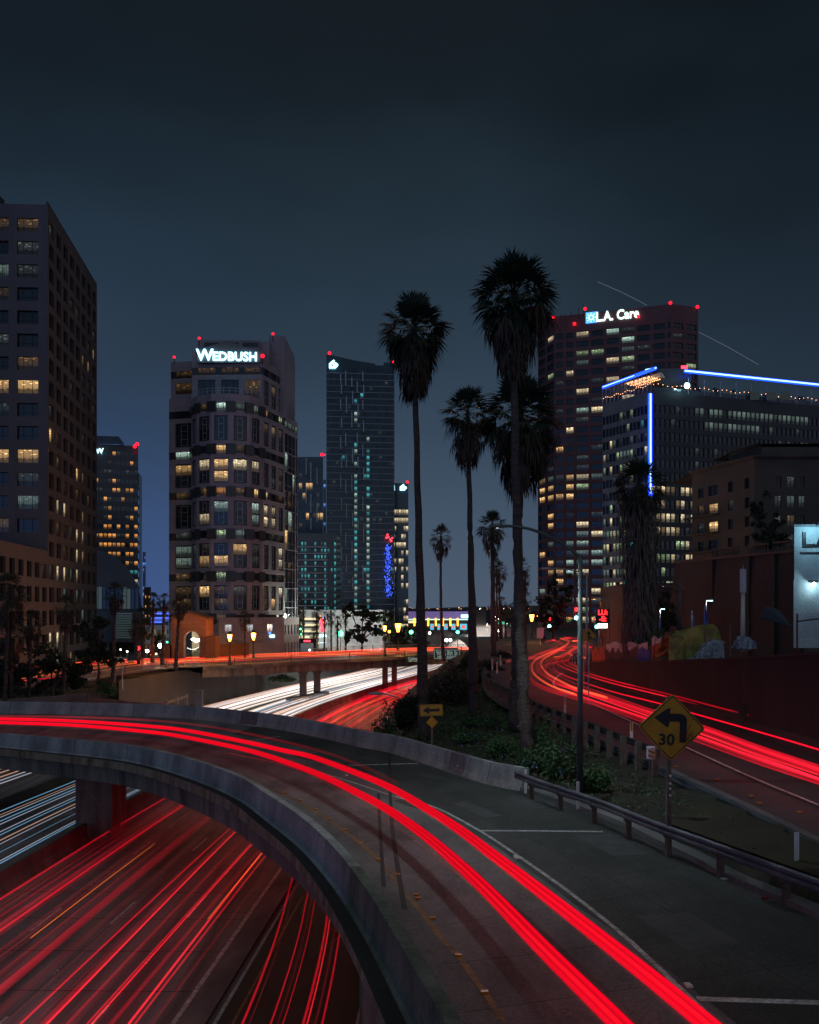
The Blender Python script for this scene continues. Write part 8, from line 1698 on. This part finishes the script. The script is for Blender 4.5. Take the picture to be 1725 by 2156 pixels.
for x, y, Y, lb in ((276, 1391, 150, 'dark parked car with red tail lights left of the signal'), (330, 1391, 158, 'dark parked car with red tail lights right of the signal')):
    q = A(x, y, Y); root = empty('parked_car', q, lb, 'car'); z_ = q.z - .7; mb = MB(); mb.box((q.x - .9, q.y, z_), (q.x + .9, q.y + 4.2, z_ + .75)); mb.add([(q.x - .85, q.y + .6, z_ + .75), (q.x + .85, q.y + .6, z_ + .75), (q.x + .85, q.y + 3.2, z_ + .75), (q.x - .85, q.y + 3.2, z_ + .75), (q.x - .68, q.y + 1.2, z_ + 1.35), (q.x + .68, q.y + 1.2, z_ + 1.35), (q.x + .68, q.y + 2.6, z_ + 1.35), (q.x - .68, q.y + 2.6, z_ + 1.35)], [(0, 1, 5, 4), (1, 2, 6, 5), (2, 3, 7, 6), (3, 0, 4, 7), (4, 5, 6, 7)]); mb.build('body', 'metal_dark', root)
    for sx in (-1, 1):
        mb = MB(); mb.box((q.x + sx * .72 - .14, q.y - .03, z_ + .45), (q.x + sx * .72 + .14, q.y + .02, z_ + .62)); mb.build('tail_light', 'signal_red', root)
        for dy in (.8, 3.3): mb = MB(); mb.tube([(q.x + sx * .78, q.y + dy, z_), (q.x + sx * .95, q.y + dy, z_)], .32, 0, 10); mb.build('wheel', 'person_dark', root)
# traffic lights
def signal(label, x, y, Y, zb, red=True, green=True, s=1.0, gm='signal_teal', pole=True):
    p = A(x, y, Y); root = empty('traffic_light', (p.x, p.y, zb), label, 'traffic light', 'traffic lights'); mb = MB(); mb.box((p.x - .2 * s, p.y, p.z - .55 * s), (p.x + .2 * s, p.y + .3, p.z + .55 * s)); mb.build('housing', 'metal_dark', root)
    if pole: mb = MB(); mb.tube([(p.x + .28 * s, p.y + .2, zb), (p.x + .28 * s, p.y + .2, p.z + .6)], .08); mb.build('pole', 'lamp_green', root)
    for dz, on, mt in ((.36, red, 'signal_red'), (0, False, ''), (-.36, green, gm)):
        mb = MB(); mb.ball((p.x, p.y - .02, p.z + dz * s), .17 * s, 0, 8, (1, .5, 1)); mb.build('lens', mt if on else 'metal_dark', root)
    return root
signal('biggest traffic light of the far crossing, left of the tall lamp pole', 1214, 1292, 150, 9.9, s=1.9); signal('traffic light with red and cyan lit, lower left at the far crossing', 1157, 1311, 170, 9.9, s=1.8); signal('traffic light with red and cyan lit, right of the merge sign', 1256.5, 1312, 130, 10, s=1.4)
signal('red and cyan signal far right of the crossing beneath the dark wall', 1346, 1318 + 137 - 0, 0, 0) if False else None
signal('red traffic light at the left crossing, upper one of the pair', 290.5, 1375, 140, 6.7, True, False, 2.0); signal('red traffic light at the left crossing, lower one of the pair', 291.5, 1391, 143, 6.7, True, False, 1.1, pole=False)
signal('green traffic light right of the pink tower, at the shop', 633, 1321, 210, 7, False, True, 1.0, 'signal_green'); signal('second green traffic light right of the pink tower, lower', 634, 1332, 214, 7, False, True, 1.0, 'signal_green', pole=False)
point_light('signal_glow', A(291, 1377, 138), 260, (1, .05, .05), bpy.data.objects.get('traffic_light.003'), .3); point_light('signal_glow', A(1214, 1290, 148), 300, (1, .06, .06), bpy.data.objects.get('traffic_light'), .3)
# red neon sign and others by the crossing
ns = empty('neon_sign', A(1270, 1345, 128), 'red neon sign of two short rows of letters on a post at the far crossing', 'sign'); c = A(1269.5, 1297, 128)
mb = MB(); mb.box((c.x - .95, c.y, c.z - .95), (c.x + .95, c.y + .25, c.z + .95)); mb.build('panel', 'metal_dark', ns); text_mesh('LU:', .95, 'lettering', 'signal_red', (c.x, c.y - .03, c.z + .45), (1, 0, 0), (0, 0, 1), ns, bold=.02); text_mesh('-E:', .95, 'lettering', 'signal_red', (c.x, c.y - .03, c.z - .42), (1, 0, 0), (0, 0, 1), ns, bold=.02)
mb = MB(); mb.box((c.x - .6, c.y - .02, c.z - 1.6), (c.x + .6, c.y + .2, c.z - 1.05)); mb.build('white_panel', 'lamp_white', ns); mb = MB(); mb.tube([(c.x, c.y + .3, 10), (c.x, c.y + .3, c.z)], .08); mb.build('post', 'metal_dark', ns)
bs = empty('open_sign', A(1346, 1318, 110), 'small cyan lit sign with a red light above it by the dark corner building', 'sign'); 
c = A(1349 - 2, 1317, 112); bs.location = c; mb = MB(); mb.box((c.x - .5, c.y, c.z - .45), (c.x + .5, c.y + .1, c.z + .35)); mb.build('panel', 'lit_teal', bs); mb = MB(); mb.ball((c.x + .2, c.y, c.z + .75), .2, 0, 8); mb.build('red_lamp', 'signal_red', bs)
for x, y0, y1, lb in ((1265, 1345, 1262, 'orange-lit curved lamp pole left of the red neon sign'), (1284, 1345, 1263, 'thin green lamp pole right of the red neon sign')):
    Y = 135; lamp_post('street_lamp', lb, x, y0, y1 + 6, Y, [(x, y1 + 6, 0), (x - 3, y1 + 1, 0), (x - 9, y1 - 1, 0)], .7, mat='yellow_paint' if x == 1265 else 'lamp_green', r=(.08, .06), headmat='sodium' if x == 1265 else None, light=120 if x == 1265 else None, col_=(1, .45, .12))
cb = Bld('corner_building', 'dark two-storey corner building behind the shaggy palm, a lit doorway in it', 'building', A(1310, 1345, 130), ['dark_concrete'], seed=2); c0 = V2(1311, 132); c1 = V2(1420, 128); cb.facade(c0, c1, 9.5, zat(1228, 130), [(2.2, 3.6), (5, 6)], [(13, 14.4)], None); cb.plain((c0[0] + 2.6, 160), c0, 9.5, zat(1228, 130)); cb.roof([c0, c1, (c1[0], 160), (c0[0] + 2.6, 160)], zat(1228, 130)); cb.finish()
# person waiting at the crossing, about 1.7 m
def person(label, x, yb, Y, h=1.72, flip=1):
    p = A(x, yb, Y); me = bpy.data.meshes.new('person'); J = [(0, 0, .93), (0, 0, 1.15), (0, 0, 1.38), (0, 0, 1.50), (0, -.01, 1.62), (.17, 0, 1.38), (.22, .02, 1.12), (.20, -.08, .90), (-.17, 0, 1.38), (-.23, .02, 1.12), (-.20, -.05, .88), (.09, 0, .90), (.10, -.03, .50), (.10, 0, .08), (.10, -.12, .03), (-.09, 0, .90), (-.12, .02, .50), (-.14, .05, .08), (-.15, -.08, .03)]
    E = [(0, 1), (1, 2), (2, 3), (3, 4), (2, 5), (5, 6), (6, 7), (2, 8), (8, 9), (9, 10), (0, 11), (11, 12), (12, 13), (13, 14), (0, 15), (15, 16), (16, 17), (17, 18)]
    RR = [.15, .14, .15, .06, .105, .065, .05, .035, .065, .05, .035, .095, .065, .045, .04, .095, .065, .045, .04]
    me.from_pydata([(p.x + a * flip * h / 1.72, p.y + b * h / 1.72, p.z + c_ * h / 1.72) for a, b, c_ in J], E, []); o = bpy.data.objects.new('person', me); col.objects.link(o); o.modifiers.new('skin', 'SKIN'); s_ = o.modifiers.new('sub', 'SUBSURF'); s_.levels = 1; s_.render_levels = 1
    for v, r_ in zip(me.skin_vertices[0].data, RR): v.radius = (r_ * h / 1.72,) * 2
    me.skin_vertices[0].data[0].use_root = True; me.materials.append(MATS['person_dark']); dg = bpy.context.evaluated_depsgraph_get(); m2 = bpy.data.meshes.new_from_object(o.evaluated_get(dg)); bpy.data.objects.remove(o); o = bpy.data.objects.new('person', m2); col.objects.link(o); return tag(o, label, 'person')
person('dark figure standing by the crossing left of the light trails', 1147, 1357, 160); person('second dark figure standing close to the first at the crossing', 1184 - 42, 1356, 166, 1.65, -1)
# box and small posts by the crossing
mb = MB(); q = A(1138, 1333, 165); mb.box((q.x - .6, q.y, q.z - .9), (q.x + .6, q.y + .1, q.z + .9)); mb.tube([(q.x, q.y + .1, 9.8), (q.x, q.y + .1, q.z)], .05); o = mb.build('notice_board', 'panel_white'); tag(o, 'white square notice on a post at the far crossing', 'sign')

# pale bare post with lamp on the left slope
lamp_post('street_lamp', 'pale lamp post on the left slope, lit greenish', 257.5, 1452, 1399, 118, [(257.5, 1401, 0), (259, 1396, 0), (265, 1392, 0), (272, 1391, 0)], .7, mat='frame_light', r=(.09, .07))
# chain fence along the left street edge
fp = [A(150, 1428, 112), A(185, 1420, 118), A(215, 1412, 124), A(262, 1398, 132), A(326, 1396, 137)]
fn = empty('chain_fence', fp[0], 'low iron fence along the top of the left slope', 'fence'); mb = MB(); P = [Vector((p.x, p.y, H(p.x, p.y))) for p in resample(fp, 60)]
for p in P: mb.box((p.x - .025, p.y - .025, p.z), (p.x + .025, p.y + .025, p.z + 1.3))
mb.sweep(P, [(-.02, 1.25), (.02, 1.25), (.02, 1.3), (-.02, 1.3)], close=True); mb.build('bars', 'iron_black', fn)['kind'] = 'stuff'

# ================================================================== THE STRIP BEHIND THE RIGHT WALL: fence, tents, flags, poles
def on_wall(x, y, Y): return A(x, y, Y)
fence = empty('chain_link_fence', A(1380, 1400, 75), 'chain-link fence with posts along the top of the right retaining wall', 'fence')
for x, yt, yb, Y in ((1249, 1362, 1404, 90), (1278, 1360, 1402, 84), (1312, 1353, 1401, 78), (1343, 1356, 1398, 74), (1394, 1345, 1396, 68), (1485, 1325, 1390, 60), (1538, 1312, 1390, 56), (1679, 1292, 1342, 52)):
    a_ = A(x, yb, Y); b_ = A(x, yt, Y); mb = MB(); mb.tube([(a_.x, a_.y, walltop(min(Y, 110)) - .1), (a_.x, a_.y, b_.z)], .05, 0, 6); mb.build('fence_post', 'wood_post' if x != 1679 else 'spray_red', fence)
mb = MB(); mb.sweep([A(1680, 1310, 52), A(1760, 1300, 50)], [(-.04, 0), (.04, 0), (.04, .08), (-.04, .08)], close=True); mb.build('fence_rail', 'wood_post', fence)
mb = MB()
for k in range(26):
    a_ = A(1680 + k * 4, 1293 - k * .4, 52); b_ = A(1680 + (k + 6) * 4, 1345 - k * .4, 52); mb.bar(a_, b_, .02, 0, 3); a_ = A(1680 + k * 4, 1345 - k * .4, 52); b_ = A(1680 + (k + 6) * 4, 1293 - k * .4, 52); mb.bar(a_, b_, .02, 0, 3)
mb.build('chain_mesh', 'steel', fence)['kind'] = 'stuff'
def drape(label, x0, y0, x1, y1, Y0_, Y1_, mat, seed, group=None, name='hanging_blanket', sag=.05, cat='blanket'):
    rn = random.Random(seed); mb = MB(); nu, nv = 14, 8; ph = rn.uniform(0, 6)
    for j in range(nv + 1):
        for i in range(nu + 1):
            u = i / nu; v = j / nv; Y = Y0_ + (Y1_ - Y0_) * u; x = x0 + (x1 - x0) * u; y = y0 + (y1 - y0) * v + (3 * math.sin(u * 7 + ph) * (1 - v)) + rn.uniform(-.6, .6); p = A(x, y, Y)
            p.y += .12 * math.sin(u * 22 + ph + v) + .05 * rn.uniform(-1, 1) - .1 * math.sin(v * 3); mb.v.append(tuple(p))
    for j in range(nv):
        for i in range(nu): a_ = j * (nu + 1) + i; mb.f.append([a_, a_ + 1, a_ + nu + 2, a_ + nu + 1]); mb.m.append(0); mb.uv.append(None)
    o = mb.build(name, mat); md = o.modifiers.new('thick', 'SOLIDIFY'); md.thickness = .03; return tag(o, label, cat, group)
drape('orange-brown blanket hung on the fence, leftmost of the row', 1248, 1366, 1262, 1403, 89, 86, 'cloth_orange', 1); drape('bright rust cloth with folds, second in the fence row', 1262, 1362, 1274, 1402, 86, 84, 'cloth_orange', 2)
drape('dark brown blanket below the white cloth on the fence', 1274, 1366, 1318, 1402, 84, 78, 'cloth_brown', 3); drape('crumpled white cloth thrown over the fence top', 1277, 1354, 1321, 1374, 83.6, 77.6, 'tarp_grey', 4); drape('grey tarp over the fence top, right of the white cloth', 1321, 1354, 1365, 1370, 77.4, 71.4, 'tarp_grey', 5)
drape('dark blue-grey blanket on the fence in the middle of the row', 1318, 1364, 1344, 1402, 78, 74, 'cloth_brown', 6); drape('bright blue blanket on the fence, right of the dark ones', 1343, 1366, 1368, 1400, 74, 71, 'cloth_blue', 7)
drape('flat orange-brown board leaning on the fence left of the yellow tent', 1372, 1358, 1398, 1400, 70, 68, 'cloth_orange', 8, name='leaning_board', cat='board'); drape('pale grey board above the orange one', 1373, 1342, 1394, 1360, 70.4, 68.4, 'tarp_grey', 9, name='leaning_board', cat='board'); drape('black sheet wall of the shelter left of the yellow tarp', 1400, 1334, 1452, 1398, 67, 62, 'cloth_brown', 10, name='shelter_sheet', cat='sheet')
def lump(label, pts, Y, depth, mat, name, cat, seed=1, res=9):
    """a tarp thrown over something: ridge outline extruded in depth and crumpled"""
    rn = random.Random(seed); P = resample([Vector((x, y, 0)) for x, y in pts], 26); mb = MB()
    yb = max(p[1] for p in pts)
    for j in range(res + 1):
        v = j / res; sc2 = math.cos(v * math.pi / 2 * .9)
        for p in P:
            y_ = yb - (yb - p.y) * (sc2 if v > 0 else 1); q = A(p.x, y_, Y); q.y += depth * v + rn.uniform(-.15, .15); q.x += rn.uniform(-.08, .08); q.z += rn.uniform(-.10, .10); mb.v.append(tuple(q))
    k = len(P)
    for j in range(res):
        for i in range(k - 1): mb.f.append([j * k + i, j * k + i + 1, (j + 1) * k + i + 1, (j + 1) * k + i]); mb.m.append(0); mb.uv.append(None)
    # front face as a folded curtain
    nv = 7; base = len(mb.v)
    for j in range(nv + 1):
        for i, p in enumerate(P): q = A(p.x, p.y + (yb - p.y) * j / nv, Y); q.y += .14 * math.sin(i * 1.7 + j * .3) * (j / nv) + rn.uniform(-.03, .03); mb.v.append(tuple(q))
    for j in range(nv):
        for i in range(k - 1): mb.f.append([base + j * k + i, base + j * k + i + 1, base + (j + 1) * k + i + 1, base + (j + 1) * k + i]); mb.m.append(0); mb.uv.append(None)
    return tag(mb.build(name, mat), label, cat)
lump('large yellow-green tarp tent behind the right wall', [(1440, 1393), (1442, 1345), (1407, 1338), (1440, 1325), (1478, 1316), (1503, 1314), (1512, 1322), (1520, 1350), (1520, 1393)], 61.5, 3.2, 'tarp_yellow', 'tarp_tent', 'tent', 3)
lump('grey pointed tarp leaning against the yellow tent', [(1462, 1393), (1480, 1362), (1494, 1350), (1510, 1347), (1528, 1351), (1514, 1362), (1500, 1372), (1498, 1392)], 59.5, 1.4, 'tarp_grey', 'tarp_tent', 'tent', 4)
lump('pale cloth bundle draped on the fence at the foot of the cylinder pole', [(1552, 1362), (1554, 1345), (1562, 1339), (1575, 1341), (1592, 1352), (1592, 1360), (1580, 1366), (1568, 1364)], 56, .8, 'tarp_grey', 'cloth_bundle', 'bundle', 5)
lump('small cyan-lit cloth at the foot of the grey tarp', [(1484, 1394), (1490, 1382), (1500, 1380), (1508, 1394)], 59, .5, 'tarp_grey', 'cloth_bundle', 'bundle', 6)
for k, (x, yt, yb, w_, Y, lb) in enumerate(((1379, 1300, 1335, 5, 80, 'slim blue feather flag left of the small lamp'), (1391, 1305, 1330, 5, 84, 'dim blue feather flag under the small lamp'), (1460, 1291, 1322, 7, 82, 'blue feather flag in the middle of the four'), (1488, 1280, 1316, 12, 82, 'largest blue feather flag, under the taller lamp'))):
    root = empty('feather_flag', A(x, yb, Y), lb, 'flag'); mb = MB(); a_ = A(x - w_ / 2, yb, Y); b_ = A(x + w_ / 2, yb, Y); c_ = A(x - w_ * .3, yt, Y); mb.v = []; rn = random.Random(k)
    for j in range(9):
        t = j / 8; l_ = a_.lerp(c_, t); r_ = b_.lerp(c_, t ** 1.6)
        mb.v += [tuple(l_), tuple((l_ + r_) / 2 + Vector((0, .15, 0))), tuple(r_ + Vector((0, .25 * math.sin(t * 6), 0)))]
    for j in range(8):
        for i in range(2): mb.f.append([j * 3 + i, j * 3 + i + 1, j * 3 + 4 + i, j * 3 + 3 + i]); mb.m.append(0); mb.uv.append(None)
    mb.build('cloth', 'flag_blue', root); mb = MB(); mb.tube([(a_.x, a_.y, a_.z - 1.5), c_ + Vector((0, 0, .2))], .03); mb.build('pole', 'steel', root)
for x, y, x2, yb, Y, lb, pw_ in ((1487, 1265, 1501, 1285, 84, 'small modern lamp with a flat cyan-white head, taller of the two', 160), (1390, 1283, 1400, 1305, 86, 'small modern lamp with a flat cyan-white head, shorter of the two', 110)):
    root = empty('street_lamp', A(x, yb + 40, Y), lb, 'street lamp'); a_ = A(x, yb + 50, Y); b_ = A(x, y - 1, Y); mb = MB(); mb.tube([a_, b_, A(x + 2, y - 2, Y)], .05); mb.build('pole', 'steel', root); c_ = A(x2, y - .5, Y); d_ = A(x + 2, y - .5, Y); mb = MB(); mb.box((d_.x, Y - .15, c_.z + .02), (c_.x, Y + .15, c_.z + .12)); mb.build('head', 'metal_dark', root); mb = MB(); mb.box((d_.x + .05, Y - .12, c_.z - .03), (c_.x - .02, Y + .12, c_.z + .01)); mb.build('light_strip', 'led_cool', root); point_light('lamp_light', (c_.x - .2, Y, c_.z - .2), pw_, (.55, .9, 1), root, .1)
# ornate lamp and cylinder pole
root = lamp_post('street_lamp', 'ornate cream lamp post with a curved arm, left of the flags', 1431, 1328, 1236, 76, [(1431, 1240, 0), (1425, 1243, 0), (1416, 1237, 0), (1404, 1233, 0)], .55, mat='stucco_tan', r=(.19, .13), headmat='led_cool'); q = A(1431, 1236, 76); mb = MB(); mb.lathe(q, [(.14, -.5), (.2, -.35), (.15, 0), (.17, .1), (.08, .3), (.03, .6)], 0, 8); mb.build('finial', 'stucco_tan', root)
mb = MB(); mb.tube(catmull([A(1433, 1243, 76), A(1438, 1244, 76), A(1441, 1240, 76), A(1440, 1237, 76)], 4), .06); mb.build('scroll', 'stucco_tan', root)
surf('cream_post', (.50, .55, .45), (.4, .45, .37), rough=.6); 
cp_ = empty('antenna_pole', A(1564, 1340, 58), 'pale pole carrying a tall white cylinder, right of the yellow tent', 'antenna'); a_ = A(1564, 1345, 58); b_ = A(1565, 1246, 58); mb = MB(); mb.tube([a_ - Vector((0, 0, .8)), b_], [.16, .11], 0, 10); mb.build('pole', 'cream_post', cp_, smooth=True); t_ = A(1566.5, 1198, 58); mb = MB(); mb.tube([b_ + Vector((0, 0, -.05)), (b_.x, b_.y, t_.z)], .19, 0, 14); mb.build('cylinder', 'stucco_white', cp_); mb = MB(); mb.tube([(b_.x, b_.y, t_.z), (b_.x, b_.y, t_.z + .22)], .03); mb.build('tip', 'steel', cp_)
# hanging dark car covers / blue awning edge by the white building
mb = MB(); a_ = A(1608, 1283, 58); mb.add([A(1610, 1278, 60), A(1640, 1285, 60), A(1668, 1322, 56), A(1600, 1300, 58)], [(0, 1, 2, 3)]); o = mb.build('blue_awning', 'awning_blue'); o.modifiers.new('t', 'SOLIDIFY').thickness = .05; tag(o, 'dark blue sloping canopy left of the floodlit building', 'canopy')
# white sign frame near the road at the crossing
fr_ = empty('sandwich_frame', A(1214, 1400, 88), 'grey folding barrier with scribbles beside the far end of the wall', 'barrier'); 
for x0, x1 in ((1205, 1212), (1210, 1218)):
    mb = MB(); a_ = A(x0, 1398, 90); b_ = A(x1, 1398, 90); c_ = A((x0 + x1) / 2, 1374, 90); mb.bar(a_, c_, .07); mb.bar(b_, c_, .07); mb.build('leg', 'steel', fr_)
mb = MB(); a_ = A(1206, 1392, 90); b_ = A(1216, 1376, 90); mb.box((a_.x, a_.y, a_.z), (b_.x, b_.y + .04, b_.z)); mb.build('board', 'slab_grey', fr_)
